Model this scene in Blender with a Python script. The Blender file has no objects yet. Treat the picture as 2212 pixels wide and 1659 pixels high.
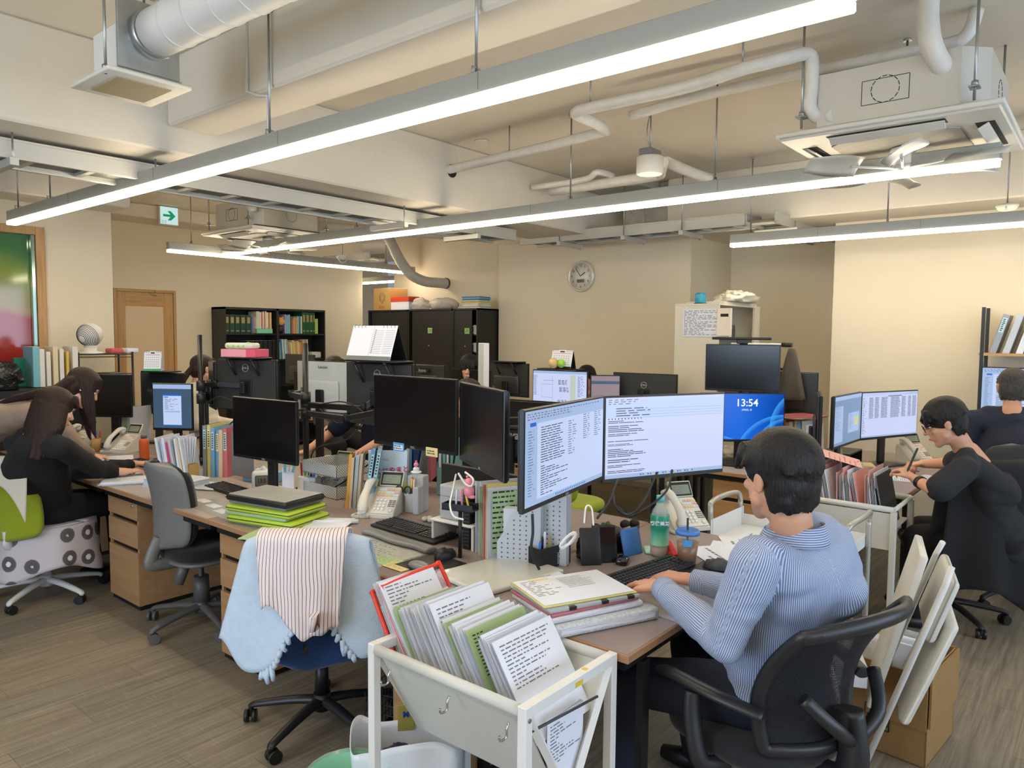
import bpy, bmesh, math, random
from mathutils import Vector, Matrix, Quaternion, noise
sc = bpy.context.scene
COL = sc.collection
PI = math.pi
# ------------------------------------------------------------------ camera
FPX, IW, IH, CAMZ = 1593.0, 2212.0, 1659.0, 1.64
_d1 = Vector((-828 - IW/2, -(706 - IH/2), -FPX)).normalized()
_d2 = Vector((2424 - IW/2, -(734 - IH/2), -FPX))
_d2 = (_d2 - _d1*_d2.dot(_d1)).normalized()
_d3 = _d2.cross(_d1)
RM = Matrix((_d2, _d1, _d3))
cam = bpy.data.objects.new('camera', bpy.data.cameras.new('camera'))
COL.objects.link(cam)
cam.matrix_world = Matrix.Translation((0, 0, CAMZ)) @ RM.to_4x4()
cam.data.sensor_width = 36.0
cam.data.lens = FPX/IW*36.0
cam.data.clip_start = 0.05
sc.camera = cam
# ------------------------------------------------------------------ light and exposure
wd = bpy.data.worlds.new('world'); sc.world = wd; wd.use_nodes = True
wd.node_tree.nodes['Background'].inputs[0].default_value = (0.80, 0.86, 1.0, 1)
wd.node_tree.nodes['Background'].inputs[1].default_value = 0.30
def area(name, loc, size, sizey, energy, color, rot):
    l = bpy.data.lights.new(name, 'AREA'); l.shape = 'RECTANGLE'; l.size = size; l.size_y = sizey
    l.energy = energy; l.color = color
    o = bpy.data.objects.new(name, l); COL.objects.link(o); o.location = loc; o.rotation_euler = rot
    o['kind'] = 'helper'
    return o
area('daylight_side_window', (-3.22, 2.2, 1.55), 6.0, 2.0, 360, (0.60, 0.77, 1.0), (0, -PI/2, 0))
area('daylight_end_window', (2.2, -3.22, 1.55), 6.5, 2.0, 165, (0.62, 0.78, 1.0), (PI/2, 0, 0))
LED_COL, LED_STR = (1.0, 0.85, 0.63, 1), 28.0
vs = sc.view_settings
sc.display_settings.display_device = 'sRGB'
vs.view_transform = 'Standard'; vs.look = 'None'; vs.gamma = 1.0; vs.exposure = 0.08
vs.use_curve_mapping = False
cy = sc.cycles
cy.use_denoising = True; cy.max_bounces = 7; cy.diffuse_bounces = 4; cy.glossy_bounces = 3
cy.transmission_bounces = 5; cy.transparent_max_bounces = 12; cy.sample_clamp_indirect = 4.0
cy.caustics_reflective = False; cy.caustics_refractive = False
# ------------------------------------------------------------------ finding points from the photo
def ray(u, v): return RM @ Vector((u - IW/2, -(v - IH/2), -FPX))
def PZ(u, v, z): d = ray(u, v); t = (z - CAMZ)/d.z; return Vector((0, 0, CAMZ)) + d*t
def PX(u, v, x): d = ray(u, v); return Vector((0, 0, CAMZ)) + d*(x/d.x)
def PY(u, v, y): d = ray(u, v); return Vector((0, 0, CAMZ)) + d*(y/d.y)
def V(*a): return Vector(a)
# ------------------------------------------------------------------ materials
MATS = {}
def lin(c):
    def f(x): x /= 255.0; return x/12.92 if x <= 0.04045 else ((x+0.055)/1.055)**2.4
    return (f(c[0]), f(c[1]), f(c[2]), 1.0)
class NT:
    def __init__(s, name):
        s.m = bpy.data.materials.new(name); s.m.use_nodes = True
        s.t = s.m.node_tree; s.n = s.t.nodes; s.l = s.t.links
        s.b = s.n['Principled BSDF']; s.out = s.n['Material Output']; s._tc = None
    def node(s, t, **k):
        n = s.n.new(t)
        for a, b in k.items():
            if a.startswith('_'): setattr(n, a[1:], b)
            else: n.inputs[a].default_value = b
        return n
    def link(s, a, b): s.l.new(a, b)
    def tc(s, scale=(1, 1, 1), loc=(0, 0, 0), rot=(0, 0, 0), src='Object'):
        if not s._tc: s._tc = s.n.new('ShaderNodeTexCoord')
        mp = s.n.new('ShaderNodeMapping'); s.link(s._tc.outputs[src], mp.inputs[0])
        mp.inputs['Scale'].default_value = scale; mp.inputs['Location'].default_value = loc; mp.inputs['Rotation'].default_value = rot
        return mp.outputs[0]
    def noise(s, vec, scale=5, detail=2, rough=0.5, dist=0.0):
        n = s.n.new('ShaderNodeTexNoise'); s.link(vec, n.inputs['Vector'])
        n.inputs['Scale'].default_value = scale; n.inputs['Detail'].default_value = detail
        n.inputs['Roughness'].default_value = rough; n.inputs['Distortion'].default_value = dist
        return n.outputs['Fac']
    def ramp(s, fac, stops, interp='LINEAR'):
        r = s.n.new('ShaderNodeValToRGB'); r.color_ramp.interpolation = interp
        el = r.color_ramp.elements
        while len(el) > 1: el.remove(el[-1])
        el[0].position = stops[0][0]; el[0].color = stops[0][1]
        for p, c in stops[1:]:
            e = el.new(p); e.color = c
        s.link(fac, r.inputs[0]); return r.outputs[0]
    def mix(s, fac, a, b, mode='MIX'):
        m = s.n.new('ShaderNodeMix'); m.data_type = 'RGBA'; m.blend_type = mode
        for v, i in ((fac, 0), (a, 6), (b, 7)):
            if hasattr(v, 'links'): s.link(v, m.inputs[i])
            else: m.inputs[i].default_value = v
        return m.outputs[2]
    def math(s, op, a, b=None, c=None):
        m = s.n.new('ShaderNodeMath'); m.operation = op
        for i, v in enumerate((a, b, c)):
            if v is None: continue
            if hasattr(v, 'links'): s.link(v, m.inputs[i])
            else: m.inputs[i].default_value = v
        return m.outputs[0]
    def bump(s, h, strength=0.3, dist=0.01):
        b = s.n.new('ShaderNodeBump'); b.inputs['Strength'].default_value = strength; b.inputs['Distance'].default_value = dist
        s.link(h, b.inputs['Height']); s.link(b.outputs[0], s.b.inputs['Normal']); return b
    def set(s, **k):
        for a, v in k.items():
            i = s.b.inputs[a.replace('_', ' ')]
            if hasattr(v, 'links'): s.link(v, i)
            else: i.default_value = v
def mat(name, rgb, rough=0.5, metal=0.0, spec=0.5, var=0.06, vscale=6.0, bump=0.0, bscale=60.0, bdist=0.002, alpha=1.0, emit=0.0, trans=0.0, sheen=0.0):
    """plain coloured surface with a little procedural variation"""
    if name in MATS: return MATS[name]
    t = NT(name); c = lin(rgb)
    if emit > 0:
        t.set(Base_Color=(0, 0, 0, 1)); t.b.inputs['Emission Color'].default_value = c; t.b.inputs['Emission Strength'].default_value = emit
        t.set(Roughness=rough); MATS[name] = t.m; return t.m
    v = t.tc()
    if var > 0:
        n = t.noise(v, vscale, 3)
        d = tuple(max(0, x*(1-var)) for x in c[:3]) + (1,); e = tuple(min(1, x*(1+var)) for x in c[:3]) + (1,)
        t.set(Base_Color=t.ramp(n, [(0.3, d), (0.7, e)]))
    else: t.set(Base_Color=c)
    t.set(Roughness=rough, Metallic=metal); t.b.inputs['Specular IOR Level'].default_value = spec
    if bump > 0: t.bump(t.noise(v, bscale, 3), bump, bdist)
    if alpha < 1: t.set(Alpha=alpha)
    if trans > 0: t.b.inputs['Transmission Weight'].default_value = trans
    if sheen > 0: t.b.inputs['Sheen Weight'].default_value = sheen
    MATS[name] = t.m; return t.m
def ink(name='ink', rgb=(60, 62, 70)): return mat(name, rgb, 0.8, var=0)
def emis(name, rgb, s=1.0): return mat(name, rgb, 0.3, emit=s)
# ------------------------------------------------------------------ meshes
def rotm(rx=0, ry=0, rz=0): return Matrix.Rotation(rz, 4, 'Z') @ Matrix.Rotation(ry, 4, 'Y') @ Matrix.Rotation(rx, 4, 'X')
def T(x=0, y=0, z=0): return Matrix.Translation((x, y, z))
def frame(origin, xaxis, up=(0, 0, 1)):
    """matrix whose X runs along xaxis, Z near up"""
    x = Vector(xaxis).normalized(); z = Vector(up); y = z.cross(x)
    if y.length < 1e-5: y = Vector((0, 1, 0)).cross(x)
    y.normalize(); z = x.cross(y)
    m = Matrix((x, y, z)).transposed().to_4x4(); m.translation = Vector(origin); return m
class MB:
    def __init__(s): s.bm = bmesh.new(); s.mats = []; s.M = Matrix.Identity(4); s.mi = 0; s.smooth = False
    def use(s, m):
        if m not in s.mats: s.mats.append(m)
        s.mi = s.mats.index(m); return s
    def at(s, M): s.M = M; return s
    def _fin(s, vs_, fs, smooth=None):
        for v in vs_: v.co = s.M @ v.co
        for f in fs: f.material_index = s.mi; f.smooth = s.smooth if smooth is None else smooth
        return s
    def box(s, x0, x1, y0, y1, z0, z1, bev=0.0, seg=1, taper=None):
        c = [(x, y, z) for z in (z0, z1) for y in (y0, y1) for x in (x0, x1)]
        if taper:
            mx, my = (x0+x1)/2, (y0+y1)/2
            c = [(mx+(x-mx)*(taper if z == z1 else 1), my+(y-my)*(taper if z == z1 else 1), z) for x, y, z in c]
        vs_ = [s.bm.verts.new(p) for p in c]
        idx = [(0, 2, 3, 1), (4, 5, 7, 6), (0, 1, 5, 4), (2, 6, 7, 3), (0, 4, 6, 2), (1, 3, 7, 5)]
        fs = [s.bm.faces.new([vs_[i] for i in q]) for q in idx]
        if bev > 0:
            es = list({e for f in fs for e in f.edges})
            r = bmesh.ops.bevel(s.bm, geom=es, offset=bev, segments=seg, affect='EDGES', profile=0.5)
            vs_ = list(set(r['verts']) | {v for f in r['faces'] for v in f.verts})
            fs = list({f for v in vs_ for f in v.link_faces}); vs_ = list({v for f in fs for v in f.verts})
            return s._fin(vs_, fs, seg > 1)
        return s._fin(vs_, fs, False)
    def cbox(s, cx, cy, cz, sx, sy, sz, bev=0.0, seg=1): return s.box(cx-sx/2, cx+sx/2, cy-sy/2, cy+sy/2, cz-sz/2, cz+sz/2, bev, seg)
    def quad(s, a, b, c, d, smooth=False):
        vs_ = [s.bm.verts.new(p) for p in (a, b, c, d)]
        return s._fin(vs_, [s.bm.faces.new(vs_)], smooth)
    def tube(s, pts, r, seg=10, cap=True, smooth=True, flat=1.0):
        """swept tube; r number or list; flat squashes the section"""
        P = [Vector(p) for p in pts]; n = len(P)
        R = r if isinstance(r, (list, tuple)) else [r]*n
        rings = []; prev = None
        for i, p in enumerate(P):
            d = (P[min(i+1, n-1)] - P[max(i-1, 0)])
            if d.length < 1e-9: d = Vector((0, 0, 1))
            d.normalize()
            if prev is None:
                a = Vector((0, 0, 1)) if abs(d.z) < 0.95 else Vector((1, 0, 0))
                u = a.cross(d).normalized()
            else:
                u = prev - d*prev.dot(d)
                u = u.normalized() if u.length > 1e-6 else prev
            w = d.cross(u).normalized(); prev = u
            rings.append([s.bm.verts.new(p + (u*math.cos(t)+w*math.sin(t)*flat)*R[i]) for t in [2*PI*k/seg for k in range(seg)]])
        fs = []
        for a, b in zip(rings, rings[1:]):
            for k in range(seg): fs.append(s.bm.faces.new((a[k], a[(k+1) % seg], b[(k+1) % seg], b[k])))
        s._fin([v for g in rings for v in g], fs, smooth)
        if cap:
            f2 = [s.bm.faces.new(list(reversed(rings[0]))), s.bm.faces.new(rings[-1])]
            for f in f2: f.material_index = s.mi; f.smooth = False
        return s
    def cyl(s, a, b, r, r2=None, seg=16): return s.tube([a, b], [r, r if r2 is None else r2], seg)
    def lathe(s, prof, seg=24, c=(0, 0, 0), sx=1.0, sy=1.0, cap=True, smooth=True):
        rings = []
        for r, z in prof:
            rings.append([s.bm.verts.new((c[0]+r*math.cos(t)*sx, c[1]+r*math.sin(t)*sy, c[2]+z)) for t in [2*PI*k/seg for k in range(seg)]])
        fs = []
        for a, b in zip(rings, rings[1:]):
            for k in range(seg): fs.append(s.bm.faces.new((a[k], a[(k+1) % seg], b[(k+1) % seg], b[k])))
        s._fin([v for g in rings for v in g], fs, smooth)
        if cap:
            f2 = [s.bm.faces.new(list(reversed(rings[0]))), s.bm.faces.new(rings[-1])]
            for f in f2: f.material_index = s.mi
        return s
    def prism(s, pts, z0, z1, smooth=False):
        """outline in XY, extruded z0..z1"""
        a = [s.bm.verts.new((p[0], p[1], z0)) for p in pts]; b = [s.bm.verts.new((p[0], p[1], z1)) for p in pts]
        n = len(pts); fs = [s.bm.faces.new(list(reversed(a))), s.bm.faces.new(b)]
        sd = [s.bm.faces.new((a[k], a[(k+1) % n], b[(k+1) % n], b[k])) for k in range(n)]
        s._fin(a+b, fs+sd, False)
        if smooth:
            for f in sd: f.smooth = True
        return s
    def grid(s, fn, nu, nv, smooth=True, thick=0.0, closed_u=False):
        """surface fn(u,v)->point for u,v in 0..1; thick gives it a back"""
        g = [[s.bm.verts.new(Vector(fn(i/nu, j/nv))) for j in range(nv+1)] for i in range(nu+1)]
        fs = [s.bm.faces.new((g[i][j], g[i+1][j], g[i+1][j+1], g[i][j+1])) for i in range(nu) for j in range(nv)]
        allv = [v for r in g for v in r]
        if thick:
            s.bm.normal_update()
            for v in allv: v.normal_update()
            h = [[s.bm.verts.new(g[i][j].co - g[i][j].normal*thick) for j in range(nv+1)] for i in range(nu+1)]
            fs += [s.bm.faces.new((h[i][j], h[i][j+1], h[i+1][j+1], h[i+1][j])) for i in range(nu) for j in range(nv)]
            for i in range(nu):
                fs.append(s.bm.faces.new((g[i][0], h[i][0], h[i+1][0], g[i+1][0])))
                fs.append(s.bm.faces.new((g[i+1][nv], h[i+1][nv], h[i][nv], g[i][nv])))
            for j in range(nv):
                fs.append(s.bm.faces.new((g[0][j+1], h[0][j+1], h[0][j], g[0][j])))
                fs.append(s.bm.faces.new((g[nu][j], h[nu][j], h[nu][j+1], g[nu][j+1])))
            allv += [v for r in h for v in r]
        return s._fin(allv, fs, smooth)
    def ball(s, c, r, seg=16, rings=10, sc3=(1, 1, 1)):
        c = Vector(c)
        prof = [(math.sin(PI*i/rings), -math.cos(PI*i/rings)) for i in range(1, rings)]
        R = [[s.bm.verts.new((c.x+r*sc3[0]*p[0]*math.cos(2*PI*k/seg), c.y+r*sc3[1]*p[0]*math.sin(2*PI*k/seg), c.z+r*sc3[2]*p[1])) for k in range(seg)] for p in prof]
        bo = s.bm.verts.new((c.x, c.y, c.z-r*sc3[2])); to = s.bm.verts.new((c.x, c.y, c.z+r*sc3[2])); fs = []
        for k in range(seg):
            fs.append(s.bm.faces.new((bo, R[0][(k+1) % seg], R[0][k]))); fs.append(s.bm.faces.new((to, R[-1][k], R[-1][(k+1) % seg])))
        for a, b in zip(R, R[1:]):
            for k in range(seg): fs.append(s.bm.faces.new((a[k], a[(k+1) % seg], b[(k+1) % seg], b[k])))
        return s._fin([v for g in R for v in g]+[bo, to], fs, True)
    def build(s, name, m=None, parent=None, M=None):
        me = bpy.data.meshes.new(name)
        bmesh.ops.recalc_face_normals(s.bm, faces=s.bm.faces[:]) if len(s.bm.faces) else None
        s.bm.to_mesh(me); s.bm.free()
        if m is not None and not s.mats: me.materials.append(m)
        for x in s.mats: me.materials.append(x)
        o = bpy.data.objects.new(name, me); COL.objects.link(o)
        if parent: o.parent = parent
        if M is not None: o.matrix_local = M
        return o
def one(name, m, parent=None):
    """a one-mesh MB ready to use"""
    b = MB()
    if m is not None: b.use(m)
    return b
def tag(o, label=None, cat=None, group=None, kind=None):
    if label: o['label'] = label
    if cat: o['category'] = cat
    if group: o['group'] = group
    if kind: o['kind'] = kind
    return o
def empty(name, M, label=None, cat=None, group=None):
    o = bpy.data.objects.new(name, None); COL.objects.link(o); o.empty_display_size = 0.1
    o.matrix_world = M if isinstance(M, Matrix) else Matrix.Translation(M)
    return tag(o, label, cat, group)
KIDS = {}
def copy_tree(o, M=None, label=None, group=None, parent=None):
    c = o.copy(); COL.objects.link(c)
    if parent: c.parent = parent
    for ch in [x for x in bpy.data.objects if x.parent == o]: copy_tree(ch, parent=c)
    if M is not None: c.matrix_world = M if isinstance(M, Matrix) else Matrix.Translation(M)
    if label: c['label'] = label
    if group: c['group'] = group
    return c
def struct(o): o['kind'] = 'structure'; return o
def text(body, size, m, parent, M, name='lettering', align='CENTER', ext=0.0004, bold=0.0, sx=1.0, space=1.0):
    cu = bpy.data.curves.new(name, 'FONT'); cu.body = body; cu.size = size; cu.align_x = align; cu.align_y = 'CENTER'
    cu.extrude = ext; cu.offset = bold; cu.space_character = space; cu.materials.append(m); cu.resolution_u = 3
    o = bpy.data.objects.new(name, cu); COL.objects.link(o)
    if parent: o.parent = parent
    o.matrix_local = M @ Matrix.Diagonal((sx, 1, 1, 1)); return o
def smooth_path(pts, n=6):
    """Catmull-Rom through the points"""
    P = [Vector(p) for p in pts]; out = []
    for i in range(len(P)-1):
        a, b, c, d = P[max(i-1, 0)], P[i], P[i+1], P[min(i+2, len(P)-1)]
        for k in range(n):
            t = k/n
            out.append(0.5*((2*b)+(c-a)*t+(2*a-5*b+4*c-d)*t*t+(3*b-a-3*c+d)*t**3))
    out.append(P[-1]); return out
RND = random.Random(7)
# ================================================================== surfaces of the room
def m_floor():
    t = NT('floor_planks')
    def cell(vec_out, axis):
        sp = t.n.new('ShaderNodeSeparateXYZ'); t.link(vec_out, sp.inputs[0]); return sp.outputs[axis]
    base = t.tc()
    x, y = cell(base, 0), cell(base, 1)
    row = t.math('FLOOR', t.math('MULTIPLY', y, 1/0.25))
    wn = t.n.new('ShaderNodeTexWhiteNoise'); wn.noise_dimensions = '1D'; t.link(row, wn.inputs['W'])
    xs = t.math('ADD', t.math('MULTIPLY', x, 1/1.0), wn.outputs['Value'])
    comb = t.n.new('ShaderNodeCombineXYZ'); t.link(row, comb.inputs[0]); t.link(t.math('FLOOR', xs), comb.inputs[1])
    w2 = t.n.new('ShaderNodeTexWhiteNoise'); w2.noise_dimensions = '2D'; t.link(comb.outputs[0], w2.inputs['Vector'])
    g1 = t.noise(t.tc((1.0, 22, 1)), 2.2, 6, 0.65)
    g2 = t.noise(t.tc((2.4, 60, 1)), 6, 3, 0.6)
    cl = t.noise(t.tc((60, 2.5, 1), (3, 1, 0)), 3.0, 2, 0.5)
    band = t.noise(t.tc((0.7, 2.2, 1)), 1.6, 2)
    c1 = t.ramp(g1, [(0.25, lin((104, 95, 84))), (0.5, lin((152, 141, 124))), (0.75, lin((182, 171, 153)))])
    c2 = t.mix(t.math('MULTIPLY', g2, 0.35), c1, lin((80, 73, 66)))
    pl = t.ramp(w2.outputs['Value'], [(0.0, (0.80, 0.82, 0.85, 1)), (0.5, (0.95, 0.95, 0.93, 1)), (1.0, (1.12, 1.08, 1.0, 1))])
    c3 = t.mix(1.0, c2, pl, 'MULTIPLY')
    cross = t.ramp(cl, [(0.60, (0, 0, 0, 1)), (0.70, (1, 1, 1, 1))])
    c4 = t.mix(t.math('MULTIPLY', cross, 0.22), c3, lin((200, 188, 166)))
    fy = t.math('FRACT', t.math('MULTIPLY', y, 1/0.25)); fx = t.math('FRACT', xs)
    seam = t.math('MAXIMUM', t.math('LESS_THAN', fy, 0.012), t.math('LESS_THAN', fx, 0.004))
    c5 = t.mix(t.math('MULTIPLY', seam, 0.35), c4, lin((70, 60, 50)))
    t.set(Base_Color=t.mix(t.math('MULTIPLY', band, 0.25), c5, lin((100, 92, 82))), Roughness=t.ramp(g1, [(0, (0.42,)*3+(1,)), (1, (0.6,)*3+(1,))]))
    t.b.inputs['Specular IOR Level'].default_value = 0.35
    t.bump(g2, 0.15, 0.002); return t.m
M_FLOOR = m_floor()
M_WALL = mat('wall_paint', (228, 217, 192), 0.75, var=0.012, vscale=3, bump=0.08, bscale=160)
M_CEIL = mat('painted_concrete', (222, 214, 198), 0.85, var=0.03, vscale=2.5, bump=0.25, bscale=14, bdist=0.01)
M_BEAM = mat('painted_beam', (222, 215, 200), 0.8, var=0.035, vscale=2.5, bump=0.3, bscale=9, bdist=0.012)
M_RAW = mat('raw_concrete', (176, 172, 160), 0.9, var=0.12, vscale=9, bump=0.4, bscale=30)
CZ = 3.14
def sbox(name, m, *a, bev=0.0):
    return struct(MB().box(*a, bev=bev).build(name, m))
sbox('floor', M_FLOOR, -3.2, 10.4, -3.2, 12.2, -0.1, 0)
sbox('ceiling', M_CEIL, -3.2, 10.4, -3.2, 12.2, CZ, CZ+0.15)
# far side walls
sbox('wall_door', M_WALL, 2.92, 7.70, 9.5, 9.62, 0, CZ)
sbox('wall_corridor', M_WALL, 7.58, 7.70, 9.62, 12.2, 0, CZ)
sbox('wall_corridor_end', M_WALL, 7.70, 10.4, 12.0, 12.2, 0, CZ)
sbox('wall_clock', M_WALL, 7.0, 7.139, 3.44, 6.0, 0, 2.74)
sbox('wall_cabinets', M_WALL, 7.14, 7.30, 3.56, 8.1, 0, CZ)
sbox('wall_recess_side', M_WALL, 7.001, 8.1, 3.425, 3.439, 0, CZ)
sbox('wall_recess_end', M_WALL, 8.0, 8.12, 1.9, 3.43, 0, CZ)
sbox('wall_right', M_WALL, 7.0, 7.12, -3.2, 2.03, 0, CZ)
sbox('wall_right_return', M_WALL, 7.12, 8.1, 1.91, 2.03, 0, CZ)
# walls behind the camera, with window openings
for nm_, a_ in (('wall_end_lower', (-3.2, 10.4, -3.2, -3.05, 0, 0.55)), ('wall_end_upper', (-3.2, 10.4, -3.2, -3.05, 2.55, CZ)), ('wall_end_left', (-3.2, -1.05, -3.2, -3.05, 0.55, 2.55)), ('wall_end_right', (5.45, 10.4, -3.2, -3.05, 0.55, 2.55)),
                ('wall_side_lower', (-3.2, -3.05, -3.05, 12.2, 0, 0.55)), ('wall_side_upper', (-3.2, -3.05, -3.05, 12.2, 2.55, CZ)), ('wall_side_near', (-3.2, -3.05, -3.05, -0.8, 0.55, 2.55)), ('wall_side_far', (-3.2, -3.05, 5.2, 12.2, 0.55, 2.55))): sbox(nm_, M_WALL, *a_)
M_FRM = mat('window_frame_white', (214, 214, 210), 0.4)
for nm_, hz in (('window_2', 0), ('window_3', 1)):
    w = empty(nm_, T(0, 0, 0)); w['kind'] = 'structure'; b = MB()
    for k in range(5):
        if hz: c = -1.05+6.5*k/4; b.box(c-.03, c+.03, -3.16, -3.09, 0.55, 2.55)
        else: c = -0.8+6.0*k/4; b.box(-3.16, -3.09, c-.03, c+.03, 0.55, 2.55)
    b.build('window_frame', M_FRM, w)
# window wall on the left with its column
WY = 7.2
sbox('wall_window_lower', M_WALL, -3.05, 2.38, WY, WY+0.12, 0, 0.35)
sbox('wall_window_upper', M_WALL, -3.05, 2.38, WY, WY+0.12, 2.52, CZ)
sbox('column', M_WALL, 2.38, 2.93, WY, 7.75, 0, CZ)
sbox('wall_meeting_room', M_WALL, -3.05, 2.93, 9.5, 9.62, 0, CZ)
sbox('wall_meeting_side', M_WALL, 2.80, 2.93, 7.75, 9.62, 0, CZ)
# beams
sbox('beam', M_BEAM, -3.05, 7.14, 4.15, 4.85, 2.64, CZ, bev=0.012)
sbox('beam', M_BEAM, 2.0, 2.29, -3.05, 4.15, 2.78, CZ, bev=0.012)
sbox('beam', M_BEAM, 6.47, 8.0, -3.05, 3.43, 2.66, CZ, bev=0.012)
sbox('beam', M_BEAM, -3.05, 2.93, 6.78, 7.2, 2.72, CZ, bev=0.012)
sbox('beam', M_BEAM, 0.9, 1.25, 4.85, 6.78, 2.86, CZ, bev=0.012)
sbox('beam', M_BEAM, 2.93, 7.14, 8.95, 9.5, 2.98, CZ, bev=0.012)
sbox('beam', M_RAW, 6.55, 7.14, 3.43, 3.95, 2.74, CZ, bev=0.012)
# trapezoid recess rim beside the pipes
b = MB(); b.prism([(5.9, 4.13), (6.2, 3.55), (7.0, 3.55), (7.0, 4.13)], 3.05, CZ); struct(b.build('trim_3', M_RAW))
# ------------------------------------------------------------------ door
M_OAK = None
def m_wood(name, c0, c1, scale=(1, 1, 12), k=2.0, rough=0.45):
    if name in MATS: return MATS[name]
    t = NT(name)
    n = t.noise(t.tc(scale), k, 5, 0.6, 0.6); n2 = t.noise(t.tc(tuple(q*3 for q in scale)), k*2, 2, 0.5)
    c = t.ramp(n, [(0.3, lin(c0)), (0.7, lin(c1))])
    t.set(Base_Color=t.mix(t.math('MULTIPLY', n2, 0.18), c, lin(tuple(int(q*0.72) for q in c0))), Roughness=rough)
    t.bump(n2, 0.06, 0.001); MATS[name] = t.m; return t.m
M_OAKV = m_wood('oak_upright', (176, 134, 84), (206, 164, 110), (14, 14, 0.9), 2.2)
M_OAKH = m_wood('oak_crosswise', (176, 134, 84), (206, 164, 110), (0.9, 14, 14), 2.2)
M_PED = m_wood('pedestal_oak', (170, 131, 92), (191, 152, 110), (10, 1.2, 14), 1.6, 0.4)
M_PEDY = m_wood('drawer_oak', (172, 133, 92), (193, 153, 109), (10, 0.8, 12), 1.6, 0.4)
M_TOP = m_wood('desk_edge_oak', (165, 122, 88), (186, 144, 106), (8, 1.0, 10), 1.8, 0.4)
d = empty('door_1', T(3.86, 9.5, 0)); d['kind'] = 'structure'
b = MB(); b.use(M_OAKV)
b.box(0.0, 0.035, -0.03, 0.0, 0, 2.165, 0.003).box(0.735, 0.77, -0.03, 0.0, 0, 2.165, 0.003)
b.use(M_OAKH).box(0.035, 0.735, -0.03, 0.0, 2.13, 2.165, 0.003); b.build('door_frame', None, d)
b = MB(); b.use(M_OAKV).box(0.038, 0.14, -0.02, -0.001, 0.01, 2.125, 0.003).box(0.61, 0.732, -0.02, -0.001, 0.01, 2.125, 0.003)
b.use(M_OAKH).box(0.14, 0.61, -0.02, -0.001, 1.955, 2.125, 0.003).box(0.14, 0.61, -0.02, -0.001, 0.01, 0.2, 0.003); b.build('door_leaf', None, d)
MB().box(0.14, 0.61, -0.012, -0.002, 0.2, 1.955).build('door_panel', mat('frosted_panel', (222, 200, 168), 0.35, var=0.02), d)
b = MB(); b.cyl((0.70, -0.02, 1.03), (0.70, -0.065, 1.03), 0.01).tube([(0.71, -0.06, 1.03), (0.60, -0.06, 1.03)], 0.009)
b.cyl((0.70, -0.02, 1.03), (0.70, -0.026, 1.03), 0.024); b.build('door_handle', mat('brass_satin', (205, 185, 140), 0.3, 0.9), d)
b = MB(); b.tube([(0.42, -0.02, 2.14), (0.46, -0.06, 2.10), (0.52, -0.02, 2.09)], 0.006).ball((0.5, -0.045, 2.15), 0.012); b.build('door_stop', mat('brass_satin', (205, 185, 140)), d)
# ------------------------------------------------------------------ window_1 with coloured film
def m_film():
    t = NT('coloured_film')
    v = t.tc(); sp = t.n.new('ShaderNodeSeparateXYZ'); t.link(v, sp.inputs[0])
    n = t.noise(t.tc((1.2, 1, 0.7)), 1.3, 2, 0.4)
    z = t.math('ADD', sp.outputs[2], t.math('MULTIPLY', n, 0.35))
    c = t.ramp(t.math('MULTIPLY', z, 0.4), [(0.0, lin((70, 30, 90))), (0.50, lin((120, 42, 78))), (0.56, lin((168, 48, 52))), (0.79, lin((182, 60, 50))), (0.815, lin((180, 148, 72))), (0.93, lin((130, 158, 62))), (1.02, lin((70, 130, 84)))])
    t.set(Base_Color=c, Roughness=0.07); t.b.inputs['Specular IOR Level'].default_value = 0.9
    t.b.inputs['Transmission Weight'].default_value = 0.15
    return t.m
w = empty('window_1', T(-3.0, WY, 0)); w['kind'] = 'structure'
b = MB()
for x0 in (0.0, 1.35, 2.68, 4.02, 5.305): b.box(x0, x0+0.07, -0.03, 0.12, 0.35, 2.52, 0.004)
b.box(0.07, 5.305, -0.03, 0.12, 2.45, 2.52, 0.004).box(0.07, 5.305, -0.03, 0.12, 0.35, 0.42, 0.004)
b.build('window_frame', M_OAKV, w)
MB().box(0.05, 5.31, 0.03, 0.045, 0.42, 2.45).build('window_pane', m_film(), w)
b = MB(); b.box(5.27, 5.30, -0.02, 0.02, 0.42, 2.45, 0.003); b.build('window_bead', mat('bead_alu', (176, 205, 196), 0.12, 0.9), w)
# green panels and dark bags on the sill ledge run below: built with the furniture
# baseboards
M_BASE = mat('baseboard', (190, 182, 168), 0.6, var=0.02)
sbox('baseboard_clock', M_BASE, 6.985, 7.0, 3.43, 6.0, 0, 0.06)
sbox('baseboard_right', M_BASE, 6.985, 7.0, -3.05, 2.03, 0, 0.06)
sbox('baseboard_door', M_BASE, 4.64, 7.70, 9.485, 9.5, 0, 0.06)
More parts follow.
